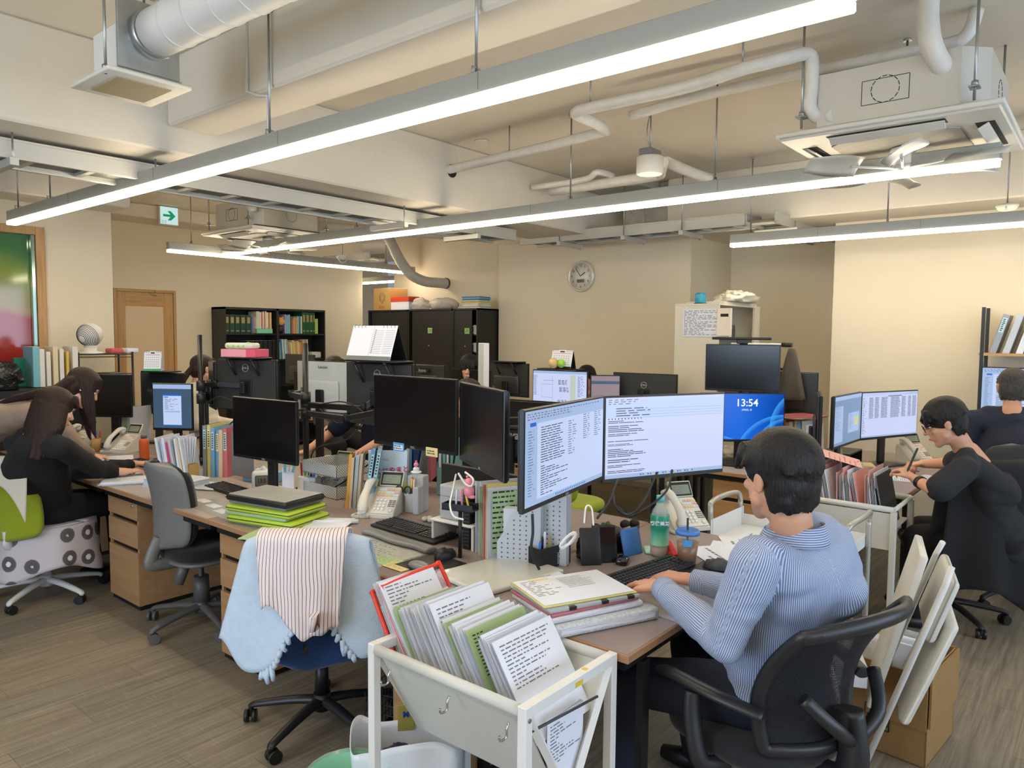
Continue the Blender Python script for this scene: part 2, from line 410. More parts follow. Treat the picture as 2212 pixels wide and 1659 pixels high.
# ================================================================== things on the ceiling
M_LED = emis('led_tube', (255, 255, 255)); 
_e = M_LED.node_tree.nodes['Principled BSDF']; _e.inputs['Emission Color'].default_value = LED_COL; _e.inputs['Emission Strength'].default_value = LED_STR
M_ALU = mat('white_aluminium', (160, 162, 156), 0.4, 0.2, var=0.02)
M_WMET = mat('white_metal', (226, 226, 222), 0.4, var=0.02)
M_GAL = mat('galvanised', (168, 172, 170), 0.35, 0.8, var=0.08, vscale=20)
M_BLK = mat('black_plastic', (26, 26, 28), 0.42, var=0.05)
M_DKG = mat('dark_slot', (22, 21, 20), 0.7, var=0)
def led(name, x, y, along, length, label, rods, group='suspended strip lights', nseg=5, z=2.45):
    """runs from (x,y) along +X or +Y"""
    M = T(x, y, z) if along == 'Y' else T(x, y, z) @ rotm(rz=-PI/2)
    o = empty(name, M, label, 'light', group)
    b = MB(); b.box(-0.031, 0.031, 0, length, 0.028, 0.105, 0.003); b.box(-0.02, 0.02, -0.004, 0.0, 0.03, 0.1); b.build('housing', M_ALU, o)
    MB().box(-0.034, 0.034, 0.004, length-0.004, 0, 0.0275, 0.004).build('diffuser', M_LED, o)
    b = MB()
    for k in range(1, nseg): b.box(-0.0325, 0.0325, length*k/nseg-0.001, length*k/nseg+0.001, 0.04, 0.1)
    b.build('joint', mat('joint_grey', (120, 120, 115)), o)
    for d, top in rods:
        r = MB(); r.cyl((0, d, 0.115), (0, d, top-z), 0.0055, seg=8); r.cyl((0, d, top-z-0.012), (0, d, top-z-0.002), 0.02, seg=12)
        r.tube([(-0.02, d, 0.105), (-0.02, d, 0.13), (0.02, d, 0.13), (0.02, d, 0.105)], 0.004, 6)
        r.build('hanger_rod', M_GAL, o)
    return o
led('strip_light', 1.98, 0.55, 'Y', 6.12, 'long suspended strip light in front, nearest one, crossing the whole ceiling', [(1.26, 3.13), (2.56, 3.13), (4.4, 2.64), (5.3, 3.13), (5.95, 3.13)])
led('strip_light', 4.17, 0.48, 'Y', 6.95, 'middle suspended strip light running under both air conditioners', [(0.42, 3.13), (1.42, 3.13), (2.46, 3.13), (4.74, 3.13)])
led('strip_light', 6.10, -1.0, 'Y', 3.62, 'short suspended strip light by the right wall above the desks', [(1.5, 3.13), (2.4, 3.13), (3.45, 3.13)], z=2.40)
led('strip_light', 3.62, 7.56, 'X', 3.40, 'strip light parallel to the bookcase wall, meeting the middle strip at a corner', [(0.25, 3.13), (1.6, 3.13), (2.9, 3.13)])
led('strip_light', 7.9, 8.2, 'Y', 2.4, 'strip light far off in the corridor beyond the cabinets', [(0.4, 3.13), (2.0, 3.13)])
led('strip_light', -0.4, -2.2, 'Y', 6.12, 'suspended strip light beside the window behind the viewer', [(0.5, 3.13), (3.0, 3.13), (5.5, 3.13)])
# ---- air conditioner (cassette hung from rods), made once then copied
M_ACW = mat('cassette_steel', (204, 201, 190), 0.45, 0.25, var=0.03)
M_ACP = mat('cassette_panel', (222, 219, 208), 0.45, var=0.02)
M_LAG = mat('pipe_lagging', (222, 219, 210), 0.6, var=0.05, vscale=14, bump=0.6, bscale=40, bdist=0.006)
def m_mesh(name, c, d, k=260.0):
    t = NT(name); v = t.tc(); ch = t.n.new('ShaderNodeTexChecker'); t.link(v, ch.inputs[0]); ch.inputs['Scale'].default_value = k
    ch.inputs['Color1'].default_value = lin(c); ch.inputs['Color2'].default_value = lin(d); t.set(Base_Color=ch.outputs[0], Roughness=0.6); return t.m
M_GRILL = m_mesh('intake_grille', (176, 172, 160), (110, 106, 98), 150)
def make_ac(label):
    o = empty('air_conditioner', T(), label, 'air conditioner', 'ceiling cassette air conditioners')
    b = MB()
    b.prism([(-0.40, -0.30), (-0.30, -0.40), (0.30, -0.40), (0.40, -0.30), (0.40, 0.30), (0.30, 0.40), (-0.30, 0.40), (-0.40, 0.30)], 0.055, 0.30)
    b.build('body', M_ACW, o)
    b = MB(); b.use(M_DKG).box(-0.39, 0.39, -0.39, 0.39, 0.035, 0.056)
    b.build('gasket', None, o)
    b = MB(); b.box(-0.475, 0.475, -0.475, 0.475, 0.012, 0.036, 0.008, 2); b.box(-0.46, 0.46, -0.46, 0.46, 0.0, 0.014, 0.006)
    p = b.build('panel', M_ACP, o)
    MB().prism([(-0.28, -0.22), (-0.22, -0.28), (0.22, -0.28), (0.28, -0.22), (0.28, 0.22), (0.22, 0.28), (-0.22, 0.28), (-0.28, 0.22)], -0.008, 0.004).build('intake', M_GRILL, o)
    for k in range(4):
        s = MB().box(-0.25, 0.25, 0.34, 0.415, -0.002, 0.004).build('outlet_slot', M_DKG, o, rotm(rz=k*PI/2))
        MB().box(-0.245, 0.245, -0.03, 0.02, -0.004, 0.002, 0.002).build('louvre', M_ACP, s, T(0, 0.375, -0.012) @ rotm(rx=0.55))
    for (x, y) in ((-0.44, -0.36), (0.44, -0.36), (0.44, 0.36), (-0.44, 0.36)):
        r = MB(); r.cyl((x, y, 0.05), (x, y, CZ-2.6), 0.006, seg=8); r.box(x-0.03, x+0.03, y-0.02, y+0.02, 0.10, 0.107); r.cyl((x, y, 0.11), (x, y, 0.13), 0.014, seg=6)
        r.build('hanger_rod', M_GAL, o)
    b = MB(); b.use(M_DKG)
    def ring(cx, cz, r, f):
        for k in range(14):
            a0, a1 = 2*PI*k/14, 2*PI*(k+0.75)/14
            b.tube([f(cx+r*math.cos(a0), cz+r*math.sin(a0)), f(cx+r*math.cos(a1), cz+r*math.sin(a1))], 0.0018, 4)
    ring(0.0, 0.18, 0.06, lambda a, z: (a, -0.4005, z))
    ring(0.0, 0.18, 0.06, lambda a, z: (-0.4005, a, z))
    for x0, z0, x1, z1 in ((-0.1, 0.12, 0.1, 0.12), (-0.1, 0.23, 0.1, 0.23), (-0.1, 0.12, -0.1, 0.23), (0.1, 0.12, 0.1, 0.23)):
        b.tube([(-0.4005, x0, z0), (-0.4005, x1, z1)], 0.0015, 4)
    b.build('knockout_marks', None, o)
    f = MB(); f.cyl((0, 0, -0.008), (0, 0, -0.10), 0.045, 0.045); f.cyl((0, 0, -0.098), (0, 0, -0.125), 0.05, 0.032); f.cyl((0, 0, -0.012), (0, 0, -0.03), 0.06, 0.06)
    hub = f.build('fan_hub', M_ACP, o)
    for k in range(6):
        a = k*PI/3+0.2; f = MB()
        f.at(rotm(rz=a))
        f.tube([(0.04, 0, -0.11), (0.26, 0, -0.105)], 0.006, 6)
        def bl(u, v):
            x = 0.22+0.27*u; w = 0.055+0.045*math.sin(PI*min(1, u*1.1))
            return (x, (v-0.5)*2*w+0.02*u, -0.105+(v-0.5)*0.07*(1-0.3*u)+0.01*math.sin(PI*v))
        f.grid(bl, 8, 5, thick=0.003); f.build('fan_blade', M_ACP, o)
    return o
ac1 = make_ac('large white cassette air conditioner hanging at the top right, with a pipe elbow on it')
ac1.matrix_world = T(4.155, 0.895, 2.6)
ac2 = copy_tree(ac1, T(4.25, 6.72, 2.6), 'white cassette air conditioner hanging near the bookcase wall beside the exit sign')
# duct elbow and lagged pipes of the near unit
b = MB(); b.tube(smooth_path([(3.69, 0.72, CZ), (3.69, 0.72, 3.02), (3.70, 0.70, 2.90), (3.80, 0.66, 2.82), (3.92, 0.63, 2.795)], 5), 0.045, 14)
b.build('lagged_elbow', M_LAG, ac1, ac1.matrix_world.inverted())
# pipe runs
def pipe(name, pts, r, label, m=M_LAG, cat='pipe', rods=(), n=5, group=None):
    o = MB().tube(smooth_path(pts, n) if n else pts, r, 14).build(name, m)
    tag(o, label, cat, group)
    for (x, y, z0) in rods:
        q = MB(); q.cyl((x, y, z0), (x, y, CZ), 0.005, seg=8); q.tube([(x, y-r-0.005, z0-r), (x, y, z0+0.01), (x, y+r+0.005, z0-r)], 0.004, 6); q.build('hanger_rod', M_GAL, o)
    return o
P1 = [PZ(912, 380, 2.93), PZ(1100, 336, 2.93), PZ(1285, 290, 2.93), PZ(1306, 282, 2.93), PZ(1290, 268, 2.93), PZ(1250, 250, 2.93), PZ(1245, 243, 2.93), PZ(1275, 233, 2.93), PZ(1480, 188, 2.93), PZ(1600, 150, 2.95), PZ(1700, 125, 2.98)]
a = PZ(1735, 117, 3.0); P1 += [a, V(a.x+0.03, a.y-0.03, 2.98), V(a.x+0.04, a.y-0.03, 2.85), V(a.x+0.04, a.y-0.03, 2.74), V(a.x+0.10, a.y-0.08, 2.70), V(3.76, 1.12, 2.70)]
pipe('lagged_pipe', P1, 0.033, 'lagged white pipe zigzagging from the hole in the beam to the right air conditioner', rods=[(P1[1].x, P1[1].y, 2.96), (P1[7].x, P1[7].y, 2.96), (P1[9].x+0.02, P1[9].y, 2.98)], n=4)
P2 = [V(3.95, 2.35, 2.96), V(3.95, 1.9, 2.99), V(3.97, 1.2, 3.0), V(3.99, 0.75, 3.0), V(3.99, 0.62, 3.02), V(3.99, 0.58, 3.13)]
pipe('drain_pipe', P2, 0.03, 'smooth white pipe passing behind the zigzag pipe above the right air conditioner', n=4)
h = MB().tube([(P1[0].x-0.0, 4.149, 2.925), (P1[0].x, 4.146, 2.925)], 0.052, 20).build('pipe_hole_shade', M_DKG); struct(h)  # dark disc put on the beam face for the shade inside the pipe hole
# pipes in the bay above the clock wall
pipe('drain_pipe', [PZ(1150, 405, 2.95), PZ(1262, 388, 2.95), PZ(1290, 372, 2.98), PZ(1325, 380, 2.98)], 0.026, 'thin white pipe with an elbow above the clock wall', n=4)
pipe('drain_pipe', [PZ(1190, 413, 2.93), PZ(1400, 382, 2.93), PZ(1425, 372, 2.93), PZ(1432, 350, 2.96)], 0.043, 'thick white pipe bending behind the drum downlight above the clock wall', n=4)
pipe('drain_pipe', [PZ(1440, 350, 3.02), PZ(1500, 375, 2.99), PZ(1548, 392, 2.96)], 0.045, 'short sloping white pipe right of the drum downlight', n=3)
# ---- round drum downlight
c = PZ(1404, 350, 2.78)
o = empty('drum_downlight', T(c.x, c.y, 2.70), 'round drum downlight hanging from a rod in the ceiling bay', 'light')
MB().lathe([(0.085, 0), (0.088, 0.005), (0.088, 0.105), (0.082, 0.115)], 28).build('housing', M_ACP, o)
MB().lathe([(0.0001, -0.001), (0.078, -0.001), (0.082, 0.002)], 28).build('lens', emis('lamp_lens', (255, 238, 205), 1.3), o)
MB().box(-0.07, 0.07, -0.045, 0.045, 0.115, 0.16, 0.004).build('driver_box', mat('mid_grey', (120, 122, 122), 0.5), o)
b = MB(); b.cyl((0, 0, 0.16), (0, 0, CZ-2.70), 0.005, seg=8); b.tube(smooth_path([(0.01, 0, 0.16), (-0.03, 0.01, 0.26), (0.0, 0, 0.42)]), 0.004, 6); b.build('hanger_rod', M_GAL, o)
# ---- cable trays
M_TRAY = mat('tray_steel', (206, 205, 196), 0.45, 0.3, var=0.03)
def tray(x, y, z, along, L, W, label, rods=(), n0=0):
    M = T(x, y, z) if along == 'X' else T(x, y, z) @ rotm(rz=PI/2)
    o = empty('cable_tray', M, label, 'cable tray', 'ladder cable trays')
    for yy in (0, -W+0.012) if along == 'Y' else (0, W-0.012):
        b = MB(); y0 = yy; b.box(0, L, y0, y0+0.012, 0, 0.095, 0.002); b.box(0, L, y0-0.006, y0+0.018, 0.088, 0.1); b.box(0, L, y0-0.006, y0+0.018, 0.0, 0.01); b.build('side_rail', M_TRAY, o)
    s = -1 if along == 'Y' else 1
    k = 0
    while 0.12+k*0.30 < L:
        xx = 0.12+k*0.30; y0, y1 = sorted((0.012*s, (W-0.012)*s))
        b = MB(); b.box(xx, xx+0.035, y0, y1, 0.012, 0.03); b.build('rung', M_TRAY, o); k += 1
    y0, y1 = sorted((0.012*s, (W-0.012)*s))
    MB().box(0, L, y0, y1, 0.031, 0.034).build('mesh_liner', M_TMESH, o)
    for r in rods:
        y0, y1 = sorted((-0.06*s, (W+0.06)*s))
        b = MB(); b.box(r, r+0.04, y0, y1, -0.042, -0.001, 0.002)
        b.build('support_channel', M_TRAY, o)
        b = MB(); b.cyl((r+0.02, -0.035*s, -0.05), (r+0.02, -0.035*s, (2.64 if y < 4.9 and along == 'X' else CZ)-z), 0.005, seg=8)
        b.cyl((r+0.02, (W+0.035)*s, -0.05), (r+0.02, (W+0.035)*s, CZ-z if not (along == 'X') else 2.64-z), 0.005, seg=8); b.build('hanger_rod', M_GAL, o)
    return o
M_TMESH = m_mesh('tray_mesh', (150, 146, 136), (62, 60, 56), 90)
tray(-2.6, 4.42, 2.515, 'X', 8.0, 0.30, 'long white ladder cable tray running under the deep beam toward the clock wall', rods=(3.9, 4.62, 6.55, 7.4))
tray(6.15, 2.52, 2.585, 'Y', 2.45, 0.30, 'white ladder cable tray above the clock, left of the corner turn', rods=(0.55, 1.15, 1.9))
tray(6.15, 2.26, 2.585, 'X', 1.75, 0.26, 'white ladder cable tray running from the corner into the recess', rods=(0.35,))
tray(6.3, 7.6, 2.6, 'Y', 1.0, 0.26, 'piece of cable tray far off near the corridor', rods=())
# ---- exhaust grille box with its big duct (upper left)
o = empty('exhaust_unit', T(1.44, 3.30, 2.665), 'white ceiling exhaust box with a square grille and a large round duct', 'exhaust unit')
b = MB(); b.box(-0.17, 0.17, -0.19, 0.19, 0, 0.018, 0.006, 2); b.build('grille_frame', M_ACP, o)
MB().box(-0.11, 0.11, -0.13, 0.13, -0.004, 0.001).build('grille', m_mesh('beige_grille', (176, 166, 130), (140, 130, 100), 220), o)
b = MB(); b.box(-0.10, 0.13, -0.15, 0.12, 0.018, 0.22, 0.004); b.box(-0.02, 0.155, -0.02, 0.155, 0.018, 0.20, 0.004); b.build('box_body', M_WMET, o)
b = MB(); b.box(-0.12, 0.13, -0.165, -0.15, 0.03, 0.31, 0.003); b.use(M_GAL).box(-0.10, 0.14, -0.156, -0.148, 0.02, 0.035); b.build('flange_plate', M_WMET, o)
b = MB(); b.tube([(0.02, -0.165, 0.19), (0.02, -0.21, 0.19)], 0.098, 24); b.build('collar', M_GAL, o)
b = MB(); n = 40; L = 5.2; ax = Vector((0.03, -1, 0.0)).normalized()
pts = [Vector((0.02, -0.21, 0.19))+ax*(L*k/n) for k in range(n+1)]
b.tube(pts, 0.092, 28); b.use(M_WMET)
for k in range(1, 30):
    p = Vector((0.02, -0.21, 0.19))+ax*(0.17*k); b.tube([p-ax*0.003, p+ax*0.003], 0.0955, 28)
b.build('duct', mat('duct_white', (216, 214, 208), 0.32, 0.45, var=0.02), o)
b = MB(); 
for x, y in ((-0.15, -0.12), (0.13, 0.15)):
    b.cyl((x, y, 0.0), (x, y, CZ-2.665), 0.006, seg=8); b.box(x-0.05, x+0.05, y-0.012, y+0.012, CZ-2.665-0.008, CZ-2.665-0.001); b.cyl((x, y, 0.02), (x, y, 0.035), 0.014, seg=6)
b.build('hanger_rod', M_GAL, o)
b = MB(); b.tube(smooth_path([PZ(320, 50, 3.05), PZ(362, 35, 3.12), PZ(380, 5, 3.13), PZ(440, 20, 3.13)], 5), 0.007, 8); tag(b.build('ceiling_cable', M_GAL), 'grey cable looping up from the large duct to the ceiling', 'cable')
# conduit that drops down the beam to the near strip
b = MB(); q = PX(583, 240, 1.98); z1 = q.z
b.tube([(2.0, 3.32, CZ), (1.992, 3.32, 2.80), (1.992, 3.22, 2.76), (1.985, 3.13, 2.74), (1.985, 3.12, 2.56)], 0.009, 8); tag(b.build('conduit', M_WMET), 'thin white conduit bending under the beam down to the nearest strip light', 'conduit')
# cables near tray
b = MB(); b.tube(smooth_path([PZ(272, 395, 2.56), PZ(300, 382, 2.58), PZ(325, 370, 2.6), PZ(338, 356, 2.63)], 4), 0.006, 8); tag(b.build('ceiling_cable', mat('grey_cable', (110, 108, 100))), 'grey cable dropping from the tray to the nearest strip light', 'cable')
# smoke / presence sensors under the strips (half ring guards)
for (u, v, z, lb) in ((2175, 460, 2.52, 'round white sensor hanging by the right strip light'), (740, 563, 2.46, 'round white sensor hanging above the far strip light')):
    c = PZ(u, v, z); o = empty('ceiling_sensor', T(c.x, c.y, z), lb, 'sensor', 'hanging ceiling sensors')
    MB().lathe([(0.03, 0.012), (0.055, 0.02), (0.07, 0.045), (0.07, 0.055), (0.03, 0.065)], 20).build('housing', M_ACP, o)
    b = MB(); b.tube([(0.062*math.cos(t), 0, 0.04-0.062*math.sin(t)) for t in [PI*k/12 for k in range(13)]], 0.006, 8); b.build('guard_ring', M_ACP, o)
    b = MB(); b.cyl((0, 0, 0.06), (0, 0, (2.66 if c.x > 6.4 and c.y < 3.4 else CZ)-z), 0.005, seg=8); b.build('hanger_rod', M_GAL, o)
for (u, v) in ((1040, 304), (1560, 375)):
    c = PZ(u, v, CZ); tag(MB().lathe([(0.05, -0.012), (0.055, -0.002)], 20, c=(c.x, c.y, CZ)).build('ceiling_socket', M_ACP), 'small round white cap on the ceiling ' + ('above the zigzag pipe' if u < 1100 else 'behind the drum downlight'), 'ceiling cap')
# flexible duct by the cabinets, large pipes and black box above the far tray
M_FLEX = mat('flex_duct', (186, 184, 170), 0.5, 0.1, var=0.04, bump=0.3, bscale=40)
y0 = 7.25
fp = [V(7.14, PX(862, 588, 7.14).y, PX(862, 588, 7.14).z)]
fp = [V(7.16, 7.05, 2.32), V(7.0, 7.07, 2.32), V(6.8, 7.12, 2.33), V(6.62, 7.17, 2.40), V(6.50, 7.2, 2.52), V(6.38, 7.2, 2.66), V(6.25, 7.2, 2.84), V(6.1, 7.2, 2.92), V(5.6, 7.2, 2.9), V(5.2, 7.0, 2.86)]
b = MB(); pp = smooth_path(fp, 10); b.tube(pp, [0.066+0.0025*(k % 3 == 0) for k in range(len(pp))], 18); o = b.build('flexible_duct', M_FLEX); tag(o, 'grey flexible duct curving down into the wall above the black cabinets', 'duct')
b = MB(); b.tube([(7.12, 7.05, 2.32), (7.138, 7.05, 2.32)], 0.074, 20); b.build('wall_collar', mat('collar_dark', (90, 88, 80)), o)
pipe('lagged_pipe', [V(4.78, 6.9, 2.86), V(5.5, 6.75, 2.88), V(6.4, 6.6, 2.92), V(7.1, 6.5, 2.94)], 0.04, 'lagged pipe from the far air conditioner toward the cabinet wall, upper one', n=3, group='lagged pipes behind the far tray')
pipe('lagged_pipe', [V(4.78, 6.7, 2.78), V(5.5, 6.6, 2.80), V(6.4, 6.45, 2.84), V(7.1, 6.4, 2.88)], 0.05, 'lagged pipe from the far air conditioner toward the cabinet wall, lower one', n=3, group='lagged pipes behind the far tray')
c = PX(835, 490, 6.2); tag(MB().box(c.x-0.12, c.x+0.12, c.y-0.28, c.y+0.28, c.z-0.06, c.z+0.08, 0.005).build('black_duct_box', M_BLK), 'black duct box hidden above the far cable tray', 'duct box')
b = MB(); b.tube(smooth_path([(3.86, 6.35, 2.80), (3.78, 6.28, 2.80), (3.80, 6.22, 2.84), (3.86, 6.15, 2.95), (3.88, 6.12, 3.13)], 5), 0.035, 12); b.build('lagged_elbow', M_LAG, ac2, ac2.matrix_world.inverted())
# exit sign
c = PY(362, 455, 9.5)
o = empty('exit_sign', T(PY(362, 455, 8.92).x, 8.915, 3.025), 'small white sign with a green arrow high on the door wall', 'exit sign')
MB().box(-0.115, 0.115, -0.03, 0.03, -0.11, 0.11, 0.006).build('casing', M_WMET, o)
MB().box(-0.105, 0.105, -0.034, -0.0305, -0.10, 0.10).build('face', emis('sign_face', (206, 238, 232), 0.85), o)
b = MB(); G = emis('sign_green', (0, 150, 100), 0.8); b.use(G)
b.at(rotm(rx=PI/2)); b.prism([(-0.075, 0.014), (0.015, 0.014), (-0.02, 0.055), (0.02, 0.055), (0.075, 0.0), (0.02, -0.055), (-0.02, -0.055), (0.015, -0.014), (-0.075, -0.014)], 0.0345, 0.036)
b.build('arrow', None, o)
b = MB().use(G)
for x in (-0.085, -0.05):
    for dx, dz, w, h in ((0, 0.0, 0.022, 0.003), (0, 0.014, 0.022, 0.003), (0, -0.014, 0.022, 0.003), (0.01, 0, 0.003, 0.03)): b.cbox(x+dx, -0.0352, -0.075+dz, w, 0.001, h)
b.build('characters', None, o)
# ================================================================== building kit for furniture and desk things
def PD(u, v, d):
    r = RM @ Vector((u - IW/2, -(v - IH/2), -FPX)); return Vector((0, 0, CAMZ)) + r*(d/FPX)
M_GRYP = mat('grey_plastic', (112, 114, 116), 0.45, var=0.03)
M_DGRY = mat('dark_grey_plastic', (62, 63, 66), 0.45, var=0.03)
M_CHROME = mat('chrome', (205, 205, 205), 0.15, 1.0, var=0)
M_WPL = mat('white_plastic', (226, 225, 220), 0.35, var=0.015)
M_OFFW = mat('ivory_plastic', (214, 211, 200), 0.38, var=0.02)
M_PAPER = mat('paper', (224, 228, 238), 0.8, var=0.02, vscale=4)
M_PAPERE = None
def m_pages(name, a, b, axis=2, k=700.0):
    """edges of stacked sheets: fine lines"""
    if name in MATS: return MATS[name]
    t = NT(name); sc_ = [1, 1, 1]; sc_[axis] = 60
    n = t.noise(t.tc(tuple(sc_)), 9, 3, 0.7)
    t.set(Base_Color=t.ramp(n, [(0.3, lin(a)), (0.55, lin(b))]), Roughness=0.85); MATS[name] = t.m; return t.m
M_PAGES = m_pages('page_edges', (150, 152, 165), (232, 234, 242), 2)
M_PAGEX = m_pages('page_edges_upright', (150, 152, 170), (232, 234, 242), 0)
M_INK = mat('print_black', (48, 48, 54), 0.8, var=0)
M_INKL = mat('print_grey', (120, 122, 130), 0.8, var=0)
M_CLEAR = mat('clear_sleeve', (214, 220, 228), 0.18, var=0, alpha=0.42)
M_GREENP = mat('green_paper', (168, 196, 146), 0.8, var=0.02)
M_PINKP = mat('pink_paper', (226, 178, 172), 0.8, var=0.02)
M_YELP = mat('yellow_paper', (226, 208, 150), 0.8, var=0.02)
def words(b, f, x0, x1, z0, z1, rows, m, rng, h=0.45, fill=(0.4, 1.0), indent=0.0, gap=0.012, wl=(0.01, 0.05)):
    """rows of word-like dashes on the plane point = f(x, z)"""
    b.use(m); dz = (z1-z0)/rows
    for r in range(rows):
        zc = z1-(r+0.5)*dz; x = x0+(indent if rng.random() < 0.2 else 0); xe = x0+(x1-x0)*rng.uniform(*fill)
        while x < xe:
            w = min(rng.uniform(*wl), xe-x)
            if w > 0.002: b.quad(f(x, zc-dz*h/2), f(x+w, zc-dz*h/2), f(x+w, zc+dz*h/2), f(x, zc+dz*h/2))
            x += w+gap
def rect(b, f, x0, x1, z0, z1, m=None):
    if m: b.use(m)
    b.quad(f(x0, z0), f(x1, z0), f(x1, z1), f(x0, z1))
S_WHITE = emis('screen_white', (188, 204, 238), 1.0); S_PANE = emis('screen_pane', (160, 184, 222), 0.95)
S_GREY = emis('screen_grey', (120, 148, 184), 0.9); S_TXT = emis('screen_text', (52, 60, 86), 0.8); S_TXTL = emis('screen_text_light', (108, 118, 148), 0.9)
S_BAR = emis('screen_bar', (150, 186, 232), 0.9); S_BLUE = emis('screen_blue', (20, 96, 200), 1.0); S_SLATE = emis('screen_slate', (62, 88, 112), 0.9)
S_LAV = emis('screen_lavender', (198, 206, 240), 1.0); S_YEL = emis('screen_yellow', (205, 205, 130), 0.9); S_MAUVE = emis('screen_mauve', (150, 128, 136), 0.9)
S_GRN = emis('screen_green', (196, 208, 190), 0.9)
M_BEZ = mat('monitor_black', (24, 25, 27), 0.35, var=0.03)
M_SCR = mat('screen_off', (13, 14, 15), 0.22, var=0, spec=0.5)
M_MBACK = mat('monitor_back', (52, 54, 55), 0.38, var=0.03)
def scr_mail(b, w, h, r):
    f = lambda x, z: (x, -0.0016, z); g = lambda x, z: (x, -0.0022, z)
    rect(b, f, -w/2, w/2, 0, h, S_PANE); rect(b, lambda x, z: (x, -0.0018, z), -w*0.37, w/2, h*0.05, h*0.86, S_WHITE)
    words(b, g, -w*0.48, w*0.45, h*0.9, h*0.98, 3, S_TXTL, r, wl=(0.006, 0.02), gap=0.01)
    words(b, g, -w*0.47, -w*0.385, h*0.1, h*0.8, 24, S_TXTL, r, 0.3, (0.4, 0.9), wl=(0.02, 0.04))
    words(b, g, -w*0.33, -w*0.02, h*0.42, h*0.82, 15, S_TXT, r, 0.34, (0.7, 1), wl=(0.02, 0.06), gap=0.006)
    words(b, g, w*0.0, w*0.12, h*0.42, h*0.82, 15, S_TXTL, r, 0.34, (0.4, 1), wl=(0.02, 0.04))
    words(b, g, w*0.2, w*0.3, h*0.55, h*0.86, 12, S_TXTL, r, 0.36, (0.6, 1), wl=(0.02, 0.04)); words(b, g, w*0.36, w*0.46, h*0.55, h*0.86, 12, S_TXTL, r, 0.36, (0.6, 1), wl=(0.02, 0.04))
    words(b, g, -w*0.33, w*0.05, h*0.07, h*0.40, 13, S_TXT, r, 0.34, (0.1, 0.9), wl=(0.02, 0.06), gap=0.006)
    rect(b, g, -w*0.45, -w*0.385, h*0.835, h*0.875, S_BLUE); words(b, g, -w*0.15, w*0.25, h*0.01, h*0.04, 1, S_BLUE, r, 0.8, (0.99, 1), wl=(0.006, 0.007), gap=0.009)
def scr_compose(b, w, h, r):
    f = lambda x, z: (x, -0.0016, z); g = lambda x, z: (x, -0.0022, z)
    rect(b, f, -w/2, w/2, 0, h, S_LAV); rect(b, lambda x, z: (x, -0.0018, z), -w/2, w/2, h*0.74, h*0.965, S_WHITE)
    words(b, g, -w*0.48, -w*0.2, h*0.91, h*0.985, 3, S_TXTL, r, 0.4, (0.5, 0.95), wl=(0.01, 0.03))
    words(b, g, -w*0.42, -w*0.12, h*0.76, h*0.88, 4, S_TXT, r, 0.34, (0.4, 1), wl=(0.03, 0.08))
    for k in range(4): rect(b, g, -w*0.4, w*0.48, h*(0.745+0.035*k), h*(0.747+0.035*k), S_TXTL)
    words(b, g, -w*0.48, -w*0.2, h*0.725, h*0.75, 1, S_TXT, r, 0.7, (0.99, 1), wl=(0.004, 0.005), gap=0.012)
    for z0, z1, n in ((0.68, 0.72, 2), (0.57, 0.66, 4), (0.52, 0.56, 2), (0.45, 0.47, 1), (0.40, 0.43, 2), (0.26, 0.37, 5), (0.19, 0.24, 2), (0.13, 0.17, 2), (0.06, 0.10, 2)):
        words(b, g, -w*0.48, -w*0.14, h*z0, h*z1, n, S_TXT, r, 0.42, (0.2, 1.0), wl=(0.03, 0.12), gap=0.004)
    rect(b, g, -w/2, w/2, 0, h*0.045, S_PANE); b.use(S_BLUE)
    for k in range(22): rect(b, lambda x, z: (x, -0.0026, z), -w*0.22+k*w*0.021, -w*0.22+k*w*0.021+0.007, h*0.014, h*0.034, (S_BLUE, S_TXTL, S_YEL)[k % 3])
def scr_sheet(b, w, h, r):
    f = lambda x, z: (x, -0.0016, z); g = lambda x, z: (x, -0.0022, z)
    rect(b, f, -w/2, w/2, 0, h, S_LAV); rect(b, f, -w/2, w/2, h*0.93, h, S_PANE)
    words(b, g, -w*0.49, -w*0.42, h*0.08, h*0.9, 22, S_TXTL, r, 0.3, (0.6, 1), wl=(0.01, 0.03))
    for x0, x1 in ((-0.38, -0.30), (-0.28, -0.2), (-0.17, -0.05), (0.0, 0.18), (0.2, 0.28), (0.32, 0.38), (0.40, 0.48)):
        words(b, g, w*x0, w*x1, h*0.42, h*0.9, 26, S_TXT, r, 0.42, (0.8, 1), wl=(0.02, 0.05), gap=0.003)
    rect(b, g, -w*0.05, w*0.2, h*0.905, h*0.925, S_TXTL); rect(b, g, -w/2, w/2, 0, h*0.035, S_PANE)
def scr_dialog(b, w, h, r):
    f = lambda x, z: (x, -0.0016, z); g = lambda x, z: (x, -0.0022, z)
    rect(b, f, -w/2, w/2, 0, h, S_GREY); rect(b, g, -w/2, w/2, h*0.92, h, S_PANE); rect(b, g, -w*0.5, -w*0.2, h*0.06, h*0.8, S_PANE)
    rect(b, g, 0, w*0.42, h*0.2, h*0.62, S_PANE); rect(b, lambda x, z: (x, -0.0026, z), w*0.24, w*0.4, h*0.34, h*0.52, S_YEL)
    words(b, lambda x, z: (x, -0.0028, z), -w*0.48, -w*0.25, h*0.3, h*0.8, 16, S_TXTL, r, 0.3, (0.3, 0.9)); words(b, lambda x, z: (x, -0.0028, z), w*0.03, w*0.2, h*0.3, h*0.6, 10, S_TXTL, r, 0.3, (0.3, 0.9))
